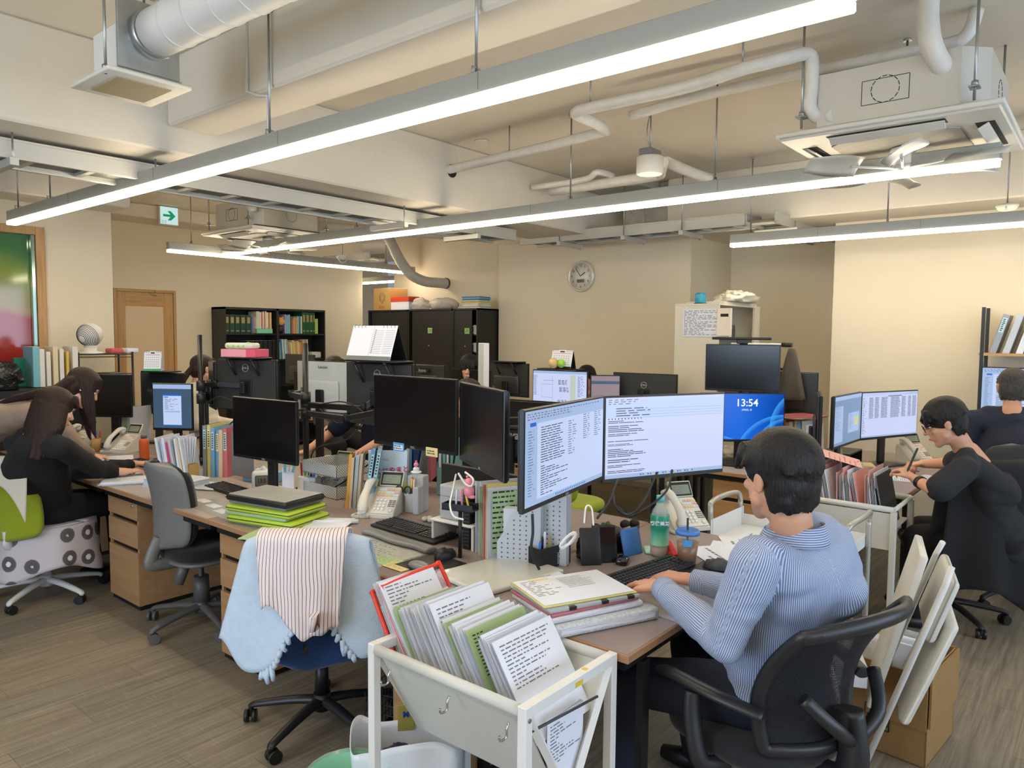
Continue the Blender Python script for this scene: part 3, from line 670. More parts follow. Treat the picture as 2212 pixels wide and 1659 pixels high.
def scr_cad(b, w, h, r):
    f = lambda x, z: (x, -0.0016, z); g = lambda x, z: (x, -0.0022, z)
    rect(b, f, -w/2, w/2, 0, h, S_LAV); rect(b, g, -w/2, w/2, h*0.93, h, S_PANE); rect(b, g, w*0.2, w*0.3, 0, h*0.9, S_GRN)
    words(b, g, -w*0.49, -w*0.42, h*0.3, h*0.88, 14, S_TXTL, r, 0.5, (0.8, 1), wl=(0.008, 0.012), gap=0.006)
    for x0, z0, x1, z1 in ((-0.33, 0.25, -0.13, 0.251), (-0.33, 0.62, -0.13, 0.621), (-0.33, 0.25, -0.328, 0.62), (-0.13, 0.1, -0.127, 0.85), (-0.3, 0.73, -0.1, 0.733)): rect(b, g, w*x0, w*x1, h*z0, h*(z1+0.006), S_TXTL)
    for x0, z0 in ((-0.02, 0.62), (0.0, 0.42), (-0.03, 0.06)): words(b, g, w*x0, w*(x0+0.18), h*z0, h*(z0+0.14), 6, S_TXT, r, 0.5, (0.8, 1), wl=(0.02, 0.03), gap=0.01)
    words(b, g, w*0.34, w*0.46, h*0.3, h*0.88, 16, S_TXTL, r, 0.4, (0.4, 1), wl=(0.01, 0.03))
def scr_form(b, w, h, r):
    f = lambda x, z: (x, -0.0016, z); g = lambda x, z: (x, -0.0022, z); k = lambda x, z: (x, -0.0028, z)
    rect(b, f, -w/2, w/2, 0, h, S_SLATE); rect(b, g, -w/2, w/2, h*0.9, h, S_PANE); rect(b, g, -w*0.24, w*0.24, h*0.06, h*0.78, S_WHITE)
    rect(b, k, -w*0.24, w*0.24, h*0.74, h*0.78, S_BLUE); rect(b, k, -w*0.22, -w*0.1, h*0.7, h*0.72, S_BLUE); rect(b, k, -w*0.24, w*0.24, h*0.05, h*0.075, S_BLUE); rect(b, k, -w*0.2, w*0.2, h*0.36, h*0.4, S_PANE)
    words(b, k, -w*0.2, w*0.18, h*0.42, h*0.68, 9, S_TXTL, r, 0.35, (0.3, 1), wl=(0.02, 0.06))
def scr_mauve(b, w, h, r):
    g = lambda x, z: (x, -0.0022, z); rect(b, lambda x, z: (x, -0.0016, z), -w/2, w/2, 0, h, S_MAUVE); rect(b, g, -w/2, w/2, h*0.78, h*0.86, S_SLATE); words(b, g, -w*0.3, w*0.2, h*0.1, h*0.5, 8, S_TXTL, r)
def m_wallpaper():
    t = NT('screen_wallpaper'); v = t.tc((1, 1, 1)); sp = t.n.new('ShaderNodeSeparateXYZ'); t.link(v, sp.inputs[0])
    x, z = sp.outputs[0], sp.outputs[2]; out = None
    base = t.ramp(t.math('ADD', t.math('MULTIPLY', x, 1.4), 0.5), [(0, lin((8, 88, 205))), (0.5, lin((16, 104, 222))), (1, lin((4, 58, 150)))])
    for cx, cz_, r0, wd_ in ((-0.36, -0.05, 0.23, 0.05), (0.30, -0.16, 0.36, 0.035), (0.36, -0.10, 0.28, 0.03), (0.30, -0.2, 0.27, 0.02), (-0.2, -0.28, 0.33, 0.03), (0.5, 0.1, 0.3, 0.05)):
        d = t.math('SQRT', t.math('ADD', t.math('POWER', t.math('SUBTRACT', x, cx), 2.0), t.math('POWER', t.math('SUBTRACT', z, cz_), 2.0)))
        e = t.math('SUBTRACT', r0, d); m = t.ramp(t.math('DIVIDE', e, wd_), [(0, (0, 0, 0, 1)), (0.06, (1, 1, 1, 1)), (1, (0, 0, 0, 1))])
        base = t.mix(t.math('MULTIPLY', m, 0.75), base, lin((70, 170, 250)))
    t.set(Base_Color=(0, 0, 0, 1), Roughness=0.3); t.link(base, t.b.inputs['Emission Color']); t.b.inputs['Emission Strength'].default_value = 0.95; return t.m
S_WALLP = m_wallpaper()
def scr_wall(b, w, h, r): rect(b, lambda x, z: (x, -0.0016, z), -w/2, w/2, 0, h, S_WALLP)
def monitor(Lp, Rp, zt, zb, label, kind=None, back=False, stand=0.72, logo=None, backmat=None, group='computer monitors', tilt=0.0, neck=True, depth=0.018, chin=0.018, sticker=False, vesa=False, bez=0.008):
    L, R = Vector((Lp[0], Lp[1], 0)), Vector((Rp[0], Rp[1], 0)); w = (R-L).length; h = zt-zb
    x = (R-L).normalized(); c = (L+R)/2; M = frame((c.x, c.y, zb), x)
    if back: M = M @ rotm(rz=PI)
    o = empty('computer_monitor', M @ rotm(rx=tilt), label, 'monitor', group)
    bm_ = backmat or M_MBACK
    b = MB(); b.use(M_BEZ).box(-w/2, w/2, 0, depth, 0, h, 0.003); b.use(bm_).box(-w/2+0.006, w/2-0.006, depth, depth+0.008, 0.006, h-0.006, 0.003)
    if not vesa: b.box(-w*0.3, w*0.3, depth+0.006, depth+0.03, h*0.1, h*0.62, 0.012, 2)
    b.build('casing', None, o)
    b = MB(); r = random.Random(hash(label) % 1000 if False else len(label)*7+int(w*100))
    sw, sh = w-2*bez, h-bez-chin
    b.at(T(0, 0, chin)); b.use(M_SCR).box(-sw/2, sw/2, -0.0012, 0.0005, 0, sh)
    if kind: kind(b, sw, sh, r)
    b.build('screen', None, o)
    if logo: text(logo, 0.013, mat('logo_grey', (150, 152, 155), 0.4, var=0), o, T(0, -0.0012, chin*0.5) @ rotm(rx=PI/2), 'front_logo', bold=0.0003)
    if stand is not None and neck:
        b = MB(); zz = stand-zb; b.box(-0.035, 0.035, depth+0.03, depth+0.055, zz+0.012, h*0.45, 0.006); b.box(-0.03, 0.03, depth+0.005, depth+0.04, h*0.3, h*0.42, 0.004); b.build('stand_neck', M_BEZ, o)
        MB().box(-0.12, 0.12, -0.06, 0.13, zz, zz+0.012, 0.006, 2).build('stand_base', M_BEZ, o)
    if vesa:
        b = MB(); b.box(-0.055, 0.055, depth+0.006, depth+0.014, h*0.45-0.055, h*0.45+0.055, 0.006)
        b.box(-0.02, 0.02, depth+0.014, depth+0.05, h*0.45-0.04, h*0.45+0.04, 0.004)
        for sx in (-1, 1):
            for sz in (-1, 1): b.cyl((sx*0.042, depth+0.014, h*0.45+sz*0.042), (sx*0.042, depth+0.018, h*0.45+sz*0.042), 0.006, seg=8)
        b.build('mount_plate', M_BLK, o)
    return o
def dell_ring(o, z, y, r=0.026):
    b = MB(); b.tube([(r*math.cos(t), y, z+r*math.sin(t)) for t in [2*PI*k/32 for k in range(33)]], 0.0022, 6, cap=False)
    g = b.build('logo_ring', mat('logo_silver', (196, 198, 200), 0.3, 0.6, var=0), o)
    text('DELL', 0.019, MATS['logo_silver'], o, T(0, y, z) @ rotm(rz=PI) @ rotm(rx=PI/2), 'logo_letters', bold=0.0007)
def shelf_bracket(o, w, h, depth=0.03):
    """small shelf clamped over the monitor's top, seen from behind"""
    b = MB(); b.box(-w/2, w/2, -0.05, 0.10, h+0.006, h+0.016, 0.003); b.box(-w/2, w/2, -0.052, -0.046, h-0.012, h+0.016); s = b.build('top_shelf', M_BLK, o)
    for sx in (-1, 1):
        b = MB(); b.tube([(sx*w*0.3, 0.09, h+0.005), (sx*w*0.3-0.03, depth+0.012, h-0.11)], 0.008, 6); b.ball((sx*w*0.3, 0.085, h), 0.013); b.build('shelf_strut', M_BLK, s)
    return s
# ------------------------------------------------------------------ keyboard, mouse, phone
M_KEY = mat('key_black', (44, 45, 48), 0.4, var=0.05); M_KEYB = mat('keyboard_black', (30, 31, 33), 0.5, var=0.03)
def keyboard(x, y, z, rz, label, w=0.44, d=0.13, group='keyboards'):
    o = empty('keyboard', T(x, y, z) @ rotm(rz=rz), label, 'keyboard', group)
    b = MB(); b.at(rotm(rx=0.06)); b.box(-w/2, w/2, -d/2, d/2, 0.002+0.004, 0.018, 0.004, 2); b.build('case', M_KEYB, o)
    b = MB(); b.at(rotm(rx=0.06)); n = int(w/0.0195); k = 0.0188
    for r in range(6):
        yy = d/2-0.013-r*0.0193-(0.004 if r else 0); xx = -w/2+0.008
        while xx < w/2-0.02:
            big = k*5.5 if (r == 5 and abs(xx+w*0.22) < 0.01) else k*(1.5 if (r in (2, 3, 4) and xx < -w/2+0.02) else 1)
            if not (0.15*w < xx < 0.17*w or 0.30*w < xx < 0.315*w): b.box(xx, min(xx+big-0.003, w/2-0.006), yy-0.0155, yy, 0.018, 0.0235, taper=0.85)
            xx += big
    b.build('keys', M_KEY, o); return o
def mouse(x, y, z, rz, label, m=None, group='computer mice'):
    o = empty('computer_mouse', T(x, y, z) @ rotm(rz=rz), label, 'mouse', group)
    b = MB(); b.ball((0, 0, 0.0), 0.05, 18, 10, (0.66, 1.1, 0.0))
    b = MB()
    def f(u, v):
        a = 2*PI*u; e = v*PI/2; return (0.033*math.cos(a)*math.cos(e)**0.6, 0.056*math.sin(a)*math.cos(e)**0.6-0.0*v, 0.036*math.sin(e)*(1-0.18*math.sin(a))+0.001)
    b.grid(f, 20, 6); b.build('shell', m or M_BLK, o)
    MB().tube([(0, 0.028, 0.026), (0, 0.042, 0.022)], 0.006, 8).build('scroll_wheel', M_DGRY, o); return o
M_LCD = mat('phone_lcd', (140, 148, 128), 0.25, var=0); M_PHK = mat('phone_key', (238, 236, 228), 0.4, var=0)
def make_phone(label):
    o = empty('desk_phone', T(), label, 'telephone', 'office desk telephones')
    A = rotm(rx=0.62)                                       # slope of the face
    b = MB(); pr_ = [(-0.11, 0), (0.07, 0), (0.07, 0.10), (0.06, 0.125), (0.045, 0.125), (-0.11, 0.016)]
    b.at(Matrix(((0, 0, 1, 0), (1, 0, 0, 0), (0, 1, 0, 0), (0, 0, 0, 1)))); b.prism(pr_, -0.095, 0.095); b.build('base', M_OFFW, o)
    F = T(0, -0.108, 0.018) @ rotm(rx=0.612)
    b = MB(); b.at(F); b.box(-0.028, 0.092, 0.004, 0.185, 0.001, 0.006, 0.002)
    b.build('faceplate', M_OFFW, o)
    b = MB(); b.at(F)
    for r in range(4):
        for c in range(3): b.lathe([(0.0075, 0), (0.0075, 0.004), (0.005, 0.0055)], 12, c=(-0.010+c*0.021, 0.030+r*0.020, 0.006))
    b.build('keypad', M_PHK, o)
    b = MB(); b.at(F)
    for r in range(4):
        for c in range(2): b.box(0.052+c*0.019, 0.068+c*0.019, 0.050+r*0.012, 0.055+r*0.012, 0.006, 0.009)
    b.build('function_keys', M_GRYP, o)
    b = MB(); b.at(F)
    for r in range(3):
        for c in range(8): b.use((M_PINKP, M_YELP, M_PAPER)[(r+c//3) % 3]).box(-0.024+c*0.0145, -0.0115+c*0.0145, 0.118+r*0.019, 0.130+r*0.019, 0.006, 0.0085)
    b.build('line_keys', None, o)
    b = MB(); b.at(F); b.lathe([(0.013, 0), (0.013, 0.003), (0.006, 0.004)], 18, c=(0.072, 0.026, 0.006)); b.build('navigation_key', M_OFFW, o)
    D = T(0.032, 0.045, 0.128) @ rotm(rx=1.05)
    b = MB(); b.at(D); b.box(-0.062, 0.062, 0, 0.082, -0.006, 0.008, 0.003); d = b.build('display', M_OFFW, o)
    b = MB(); b.at(D); b.use(M_BLK).box(-0.056, 0.056, 0.006, 0.076, 0.0075, 0.009); b.use(M_LCD).box(-0.048, 0.048, 0.014, 0.062, 0.009, 0.0096)
    words(b, lambda x, z: (x, z, 0.0099), -0.044, 0.04, 0.018, 0.058, 3, M_INKL, random.Random(3), 0.4, (0.5, 1)); b.build('display_glass', None, d)
    b = MB(); H = T(-0.062, -0.115, 0.028) @ rotm(rx=0.612); b.at(H)
    b.tube(smooth_path([(0, 0.0, 0.012), (0, 0.02, 0.030), (0, 0.06, 0.046), (0, 0.11, 0.048), (0, 0.155, 0.046), (0, 0.19, 0.034), (0, 0.205, 0.014)], 5), [0.020+0.006*abs(math.cos(PI*k/30)) for k in range(31)], 14, flat=0.62)
    b.tube([(0, 0.012, 0.016), (0, 0.028, -0.002)], [0.026, 0.022], 16); b.tube([(0, 0.192, 0.02), (0, 0.178, -0.002)], [0.026, 0.022], 16)
    b.build('handset', M_OFFW, o)
    b = MB(); pts = []
    for k in range(150):
        t = k/149; cx = -0.09-0.05*math.sin(PI*t); cy_ = -0.10-0.05*math.sin(PI*t)-0.02*t+0.06*(1-t); a = k*1.25
        cx += 0.06*t
        pts.append((cx+0.007*math.cos(a), cy_, 0.009+0.007*math.sin(a)))
    b.tube(pts, 0.0022, 5); b.build('coiled_cord', M_OFFW, o)
    return o
PHONE = []
def phone(x, y, z, rz, label):
    if not PHONE: PHONE.append(make_phone(label)); o = PHONE[0]; o.matrix_world = T(x, y, z) @ rotm(rz=rz); return o
    return copy_tree(PHONE[0], T(x, y, z) @ rotm(rz=rz), label)
# ------------------------------------------------------------------ paper goods
def paper(x, y, z, rz, label, w=0.21, d=0.297, t=0.001, m=None, rng=None, rows=22, curl=0.0, cat='paper', name='paper_sheet', group='loose papers', blank=False):
    b = MB(); b.use(m or M_PAPER); b.box(-w/2, w/2, -d/2, d/2, 0, t)
    if not blank:
        r = rng or RND
        words(b, lambda a, c: (a, c, t+0.0004), -w*0.4, w*0.4, -d*0.42, d*0.42, rows, M_INKL, r, 0.3, (0.1, 1), wl=(0.008, 0.03), gap=0.005)
    o = b.build(name); o.matrix_world = T(x, y, z) @ rotm(rz=rz); return tag(o, label, cat, group)
def paper_pile(x, y, z, rz, label, w=0.22, d=0.31, h=0.03, n=8, rng=None, cols=None, name='paper_pile', cat='papers', group='piles of papers', top=True):
    r = rng or random.Random(int(x*100+y*37)); b = MB(); zz = 0
    for k in range(n):
        t = h/n*r.uniform(0.7, 1.3); a = r.uniform(-0.05, 0.05); dx, dy = r.uniform(-0.008, 0.008), r.uniform(-0.008, 0.008)
        b.at(T(dx, dy, zz) @ rotm(rz=a)); b.use(r.choice(cols) if cols else M_PAPER); b.box(-w/2, w/2, -d/2, d/2, 0.0002, t); zz += t
    if top: words(b, lambda p, q: (p, q, t+0.0006), -w*0.4, w*0.4, -d*0.4, d*0.42, 20, M_INKL, r, 0.3, (0.1, 1), wl=(0.008, 0.03), gap=0.005)
    o = b.build(name); o.matrix_world = T(x, y, z) @ rotm(rz=rz); return tag(o, label, cat, group)
def binder(o_name, M, t, h, d, cover, label, cat='file', group=None, pages=True, lab=None, open_top=True):
    """upright file; spine at local -Y, thickness along X"""
    o = empty(o_name, M, label, cat, group)
    b = MB(); s = 0.0016
    b.box(0, s, 0, d, 0, h).box(t-s, t, 0, d, 0, h).box(0, t, 0, s, 0, h); b.build('cover', cover, o)
    if pages: MB().box(s*1.2, t-s*1.2, 0.004, d-0.012, 0.003, h-0.012).build('pages', M_PAGEX, o)
    if lab: 
        b = MB(); b.use(lab).box(t*0.15, t*0.85, -0.0012, -0.0002, h*0.55, h*0.92); words(b, lambda x, z: (x, -0.0016, z), t*0.3, t*0.7, h*0.58, h*0.9, 7, M_INK, random.Random(4), 0.5, (0.9, 1), wl=(0.01, 0.02)); b.build('spine_label', None, o)
    return o
def files(M, n, label_fn, cols, t=(0.012, 0.03), h=(0.28, 0.31), d=(0.22, 0.24), lean=0.0, seed=1, name='document_file', group='upright files', gap=0.002, labs=(None,), cat='file', jig=0.01, L=None):
    r = random.Random(seed); x = 0; out = []
    for k in range(n):
        tt = r.uniform(*t); hh = r.uniform(*h); dd = r.uniform(*d); le = lean+r.uniform(-0.02, 0.02)
        out.append(binder(name, M @ T(x, r.uniform(-jig, jig), 0) @ rotm(ry=le), tt, hh, dd, cols[k % len(cols)], label_fn(k), cat, group, lab=labs[k % len(labs)])); x += tt+gap
        if L and x > L: break
    return out
# ------------------------------------------------------------------ chairs
def star_base(o, M, m, R=0.31, h=0.09, chrome=False, col=None, colr=0.026, seat_z=0.40, rot=0.0, wheelm=None):
    B = empty('star_base', T()); B.parent = o
    b = MB(); b.tube([(0, 0, h-0.02), (0, 0, h+0.05)], 0.036, 16); b.build('base_hub', m, o)
    b = MB(); b.tube([(0, 0, h+0.04), (0, 0, seat_z)], 0.015, 12); b.tube([(0, 0, h+0.05), (0, 0, h+0.19)], [colr+0.004, colr], 16); b.build('gas_column', col or M_BLK, o)
    bpy.data.objects.remove(B)
    for k in range(5):
        a = rot+k*2*PI/5
        g = MB(); g.at(rotm(rz=a))
        pts = [(0.02, 0, h+0.02), (0.12, 0, h+0.012), (0.22, 0, h-0.004), (R-0.012, 0, h-0.02), (R, 0, h-0.034)]
        g.tube(smooth_path(pts, 4), [0.026-0.011*i/16 for i in range(17)], 10, flat=0.75); g.tube([(R, 0, h-0.02), (R, 0, 0.052)], 0.012, 10); g.build('base_leg', m, o)
        w = MB(); w.at(rotm(rz=a) @ T(R, 0, 0) @ rotm(rz=0.9*k)); 
        for s in (-1, 1): w.tube([(0.012, s*0.008, 0.0265), (0.012, s*0.024, 0.0265)], 0.0265, 18)
        w.box(-0.012, 0.014, -0.007, 0.007, 0.02, 0.056, 0.003); w.build('caster', wheelm or M_BLK, o)
M_MESHF = None
def m_fabric(name, rgb, k=320, rough=0.9, var=0.1):
    if name in MATS: return MATS[name]
    t = NT(name); v = t.tc(); n = t.noise(v, k, 2); n2 = t.noise(v, 5, 3); c = lin(rgb)
    d = tuple(x*(1-var*2) for x in c[:3])+(1,); e = tuple(min(1, x*(1+var)) for x in c[:3])+(1,)
    t.set(Base_Color=t.mix(t.math('MULTIPLY', n2, 0.4), t.ramp(n, [(0.35, d), (0.65, e)]), d), Roughness=rough); t.b.inputs['Sheen Weight'].default_value = 0.2
    t.bump(n, 0.25, 0.001); MATS[name] = t.m; return t.m
F_BLACK = m_fabric('black_upholstery', (22, 23, 27)); F_LIME = m_fabric('lime_upholstery', (150, 164, 22)); F_BLUE = m_fabric('navy_upholstery', (26, 62, 116)); F_GREY = m_fabric('charcoal_upholstery', (66, 68, 70))
def pad(b, w, d, h, cz, cy=0, round_=0.5, seg=24, dish=0.01):
    """rounded cushion lying flat"""
    def se(t, e=3.2):
        c, s = math.cos(t), math.sin(t); return (abs(c)**(2/e)*(1 if c > 0 else -1), abs(s)**(2/e)*(1 if s > 0 else -1))
    prof = [(0.90, -0.5), (0.98, -0.3), (1.0, 0.0), (0.97, 0.3), (0.9, 0.46), (0.6, 0.5), (0.0001, 0.5)]
    rings = []
    for r, z in prof:
        ring = []
        for k in range(seg*2):
            t = PI*k/seg; c, s = se(t); ring.append(b.bm.verts.new(b.M @ Vector((c*w/2*r, cy+s*d/2*r, cz+z*h-dish*(1-r)))))
        rings.append(ring)
    fs = [b.bm.faces.new(list(reversed(rings[0])))]
    for a, c in zip(rings, rings[1:]):
        n = len(a)
        for k in range(n): fs.append(b.bm.faces.new((a[k], a[(k+1) % n], c[(k+1) % n], c[k])))
    for f in fs: f.smooth = True; f.material_index = b.mi
    return b
def back_shell(w0, w1, z0, z1, y, curve=0.05, lean=0.1, n=16, thick=0.02, pw=3.0, waist=0.0):
    """rounded back panel; local +Y is the sitter's front; returns grid function"""
    def f(u, v):
        z = z0+(z1-z0)*v; t = 2*v-1; rnd = (1-abs(t)**7)**(1/2.6); wv = (w0+(w1-w0)*v)*(1-waist*math.sin(PI*v))
        x = (2*u-1)*wv/2*max(0.35, rnd); yy = y+curve*((2*u-1)**2)-lean*(v-0.2)**1.0
        yy += 0.03*math.sin(PI*v)
        return (x, yy, z)
    return f
# ------------------------------------------------------------------ cloth
def cloth(fn, nu, nv, name, m, parent=None, thick=0.004, M=None):
    b = MB(); b.grid(fn, nu, nv, thick=thick)
    o = b.build(name, m, parent)
    if M is not None: o.matrix_world = M
    return o
# ================================================================== desks and cabinets
M_LAM = mat('desk_laminate', (142, 128, 122), 0.35, var=0.03, vscale=20)
M_LAML = mat('desk_laminate_light', (176, 168, 160), 0.35, var=0.03, vscale=20)
def desk(x0, x1, y0, y1, label, m=None, legs='x', group='desks of the island'):
    o = empty('desk', T((x0+x1)/2, (y0+y1)/2, 0), label, 'desk', group); w, d = x1-x0, y1-y0
    b = MB(); b.use(M_TOP).box(-w/2+0.001, w/2-0.001, -d/2+0.001, d/2-0.001, 0.692, 0.719, 0.003); b.build('worktop', None, o)
    MB().box(-w/2+0.006, w/2-0.006, -d/2+0.006, d/2-0.006, 0.7185, 0.7202).build('top_surface', m or M_LAM, o)
    b = MB(); b.box(-w/2+0.03, w/2-0.03, -d/2+0.03, d/2-0.03, 0.655, 0.691); b.build('frame', M_BLK, o)
    for sx in (-1, 1):
        for sy in (-1, 1): MB().box(sx*(w/2-0.14)-0.02, sx*(w/2-0.14)+0.02, sy*(d/2-0.03)-0.012, sy*(d/2-0.03)+0.012, 0.0, 0.656).build('leg', M_BLK, o)
    return o
X0, XC, X1 = 1.81, 2.51, 3.21
desk(X0, X1, 1.05, 1.755, 'desk across the near end of the island where the man in the striped shirt types')
ys = [1.76, 3.43, 4.75, 6.07, 6.75]
for i, n in enumerate(('with the blue chair and the green zip folders', 'with the grey chair', 'where the woman in black sits', 'at the far left end of the island')):
    desk(X0, XC-0.002, ys[i], ys[i+1]-0.003, 'near-side island desk ' + n, M_LAM if i != 1 else M_LAML)
    desk(XC+0.002, X1, ys[i], ys[i+1]-0.003, 'far-side island desk ' + ('backing the desk with the blue chair', 'backing the desk with the grey chair', 'backing the desk of the woman in black', 'at the far left end')[i])
def pedestal(x, y, label, face=-1, w=0.395, d=0.56, group='oak drawer pedestals', lock=True):
    """front faces -X (face=-1) ; y is the low end"""
    o = empty('drawer_pedestal', T(x, y+w/2, 0) @ rotm(rz=0 if face < 0 else PI), label, 'drawer pedestal', group)
    b = MB(); b.use(M_PED).box(0.02, d, -w/2, w/2, 0.028, 0.655, 0.002); b.use(M_PED).box(0.006, 0.022, -w/2, -w/2+0.018, 0.028, 0.655).box(0.006, 0.022, w/2-0.018, w/2, 0.028, 0.655); b.build('body', None, o)
    for z0, z1, nm in ((0.030, 0.345, 'drawer'), (0.372, 0.512, 'drawer'), (0.538, 0.655, 'drawer')):
        q = MB(); q.box(-0.003, 0.017, -w/2+0.001, w/2-0.004, z0, z1, 0.0015); dr = q.build('drawer', M_PEDY, o)
        if z0 > 0.5 and lock:
            q = MB(); q.cyl((-0.003, -w/2+0.05, 0.62), (-0.009, -w/2+0.05, 0.62), 0.009); q.box(-0.011, -0.008, -w/2+0.048, -w/2+0.052, 0.612, 0.628); q.build('lock', M_CHROME, dr)
    MB().box(0.0195, 0.021, -w/2+0.002, w/2-0.002, 0.33, 0.55).build('drawer_gap', M_BLK, o)
    MB().box(0.01, d-0.02, -w/2+0.01, w/2-0.01, 0.0, 0.0275).build('plinth', M_BLK, o)
    return o
for yy, n in ((1.745, 'beside the white file cart'), (3.04, 'partly behind the pale blue blanket'), (4.36, 'left of the grey chair'), (5.68, 'hidden behind the woman in black')):
    pedestal(1.875, yy, 'oak three-drawer pedestal ' + n)
# island 2
A0, AC, A1 = 4.76, 5.46, 6.16
desk(A0+0.0, A1+0.3, 0.93, 1.60, 'desk of the man in the black T-shirt', M_LAM, group='desks of the second island')
for i, (a, c, n) in enumerate(((1.605, 2.62, 'under the blue wallpaper screen'), (2.625, 4.0, 'with the lime chair pushed in'), (4.005, 5.4, 'under the drawing screen'), (5.405, 7.4, 'at the far end'))):
    desk(A0, AC-0.002, a, c, 'near-side desk of the second island ' + n, M_LAML, group='desks of the second island')
    desk(AC+0.002, A1, a, c, 'far-side desk of the second island ' + n.replace('with', 'opposite').replace('under', 'opposite'), M_LAML, group='desks of the second island')
pedestal(4.80, 1.75, 'oak drawer pedestal under the blue wallpaper screen')
pedestal(4.80, 3.55, 'oak drawer pedestal further along the second island')
# central low screen / black panel between monitors (under the cad screen)
b = MB(); b.box(XC-0.012, XC+0.012, 1.78, 2.5, 0.722, 1.02, 0.003); tag(b.build('desk_divider', M_BLK), 'low black divider panel along the middle of the island', 'divider')
# ------------------------------------------------------------------ bookcase on the door wall
M_BCASE = mat('bookcase_black', (36, 36, 36), 0.42, var=0.05)
o = empty('bookcase', T(5.12, 9.49, 0), 'black open bookcase with green law books against the door wall', 'bookcase')
D = 0.33; W2 = 1.60; Hc = 1.975
b = MB(); b.box(0, 0.02, -D, 0, 0, Hc).box(W2-0.02, W2, -D, 0, 0, Hc).box(W2/2-0.02, W2/2+0.02, -D, 0, 0, Hc).box(0, W2, -D, 0, Hc-0.03, Hc).box(0, W2, -0.012, 0, 0, Hc); b.build('carcass', M_BCASE, o)
SH = [0.06, 0.42, 0.78, 1.24, 1.60]
SH = [0.05, 0.46, 0.86, 1.30, 1.625]
for z in (0.05, 0.46, 0.88, 1.245, 1.605): MB().box(0.02, W2-0.02, -D+0.01, -0.012, z, z+0.02).build('shelf', M_BCASE, o)
def book(x, y, z, t, h, d, m, label, group, cat='book', name='book', ry=0.0, tm=None, page=True):
    M = T(x, y, z) @ rotm(ry=ry); b = MB(); b.use(m).box(0, t, 0, d, 0, h, 0.0015 if t > 0.01 else 0)
    if page: b.use(M_PAGES).box(0.002, t-0.002, 0.004, d-0.003, h, h+0.0008)
    if tm:
        b.use(tm); b.box(t*0.2, t*0.8, -0.0008, 0.0, h*0.55, h*0.88); b.box(t*0.2, t*0.8, -0.0008, 0, h*0.1, h*0.16)
    o_ = b.build(name); o_.matrix_world = M; return tag(o_, label, cat, group)
GREENS = [mat('book_green', (22, 62, 44), 0.45), mat('book_pine', (18, 84, 44), 0.45), mat('book_teal', (22, 66, 62), 0.45)]
GILT = mat('book_gilt', (170, 150, 96), 0.4, 0.4); BK = {n: mat('book_'+n, c, 0.5) for n, c in dict(white=(226, 222, 212), cream=(222, 208, 170), orange=(206, 128, 60), yellow=(214, 182, 92), blue=(60, 120, 170), sky=(120, 180, 190), rose=(200, 120, 110), mint=(150, 196, 160), tan=(190, 150, 96), brown=(110, 78, 50), lilac=(150, 150, 190), lime=(170, 196, 90), black=(30, 30, 32)).items()}
bx, by = 5.12+0.035, 9.49-D+0.04
r = random.Random(5)
x = bx
for k in range(5):
    t = (0.07, 0.09, 0.09, 0.10, 0.09)[k]*0.8; book(x, by, 1.626, t, 0.245, 0.2, GREENS[(0, 2, 0, 2, 2)[k]], 'dark green gilt-banded law volume on the upper left shelf of the bookcase', 'green gilt law volumes', tm=GILT); x += t+0.006
for k in range(13):
    n = ['blue', 'rose', 'sky', 'white', 'cream', 'white', 'rose', 'white', 'orange', 'white', 'white', 'orange', 'cream'][k]
    t = r.uniform(0.014, 0.026); book(x, by, 1.626, t, (0.22 if k < 3 else 0.30)+r.uniform(-0.01, 0.01), 0.21, BK[n], 'slim book or file right of the green volumes on the upper left shelf', 'slim books on the upper left shelf'); x += t+0.003
o2 = empty('tissue_box', T(5.70, by-0.005, 1.68-0.0), 'mint green tissue box on the upper left bookcase shelf', 'tissue box')
o2.location.z = 1.626; MB().box(-0.12, 0.12, -0.06, 0.0, 0, 0.065, 0.004).build('carton', mat('mint_carton', (126, 196, 158), 0.6), o2); MB().grid(lambda u, v: ((u-0.5)*0.15, -0.03+(v-0.5)*0.02, 0.066+0.02*math.sin(PI*u)+0.006*math.sin(17*u)), 12, 3, thick=0.002).build('tissue', M_PAPER, o2)
x = bx+0.80
x += 0.10
for k, (n, t, h) in enumerate((('lilac', 0.03, 0.27), ('sky', 0.025, 0.26), ('sky', 0.03, 0.27), ('brown', 0.03, 0.22), ('rose', 0.015, 0.2), ('tan', 0.035, 0.23), ('tan', 0.028, 0.23), ('mint', 0.02, 0.25), ('blue', 0.03, 0.25), ('cream', 0.02, 0.25))):
    book(x, by, 1.626, t, h, 0.2, BK[n], 'reference book in the middle of the upper right bookcase shelf, beside the green volumes', 'reference books upper right shelf'); x += t+0.003
for k in range(4):
    t = (0.06, 0.06, 0.06, 0.03)[k]; book(x, by, 1.626, t, 0.31, 0.22, GREENS[1], 'tall bright green volume on the upper right bookcase shelf', 'tall green volumes', tm=GILT); x += t+0.003
book(x, by, 1.626, 0.05, 0.22, 0.2, BK['lime'], 'pale lime book at the right end of the upper right shelf', None)
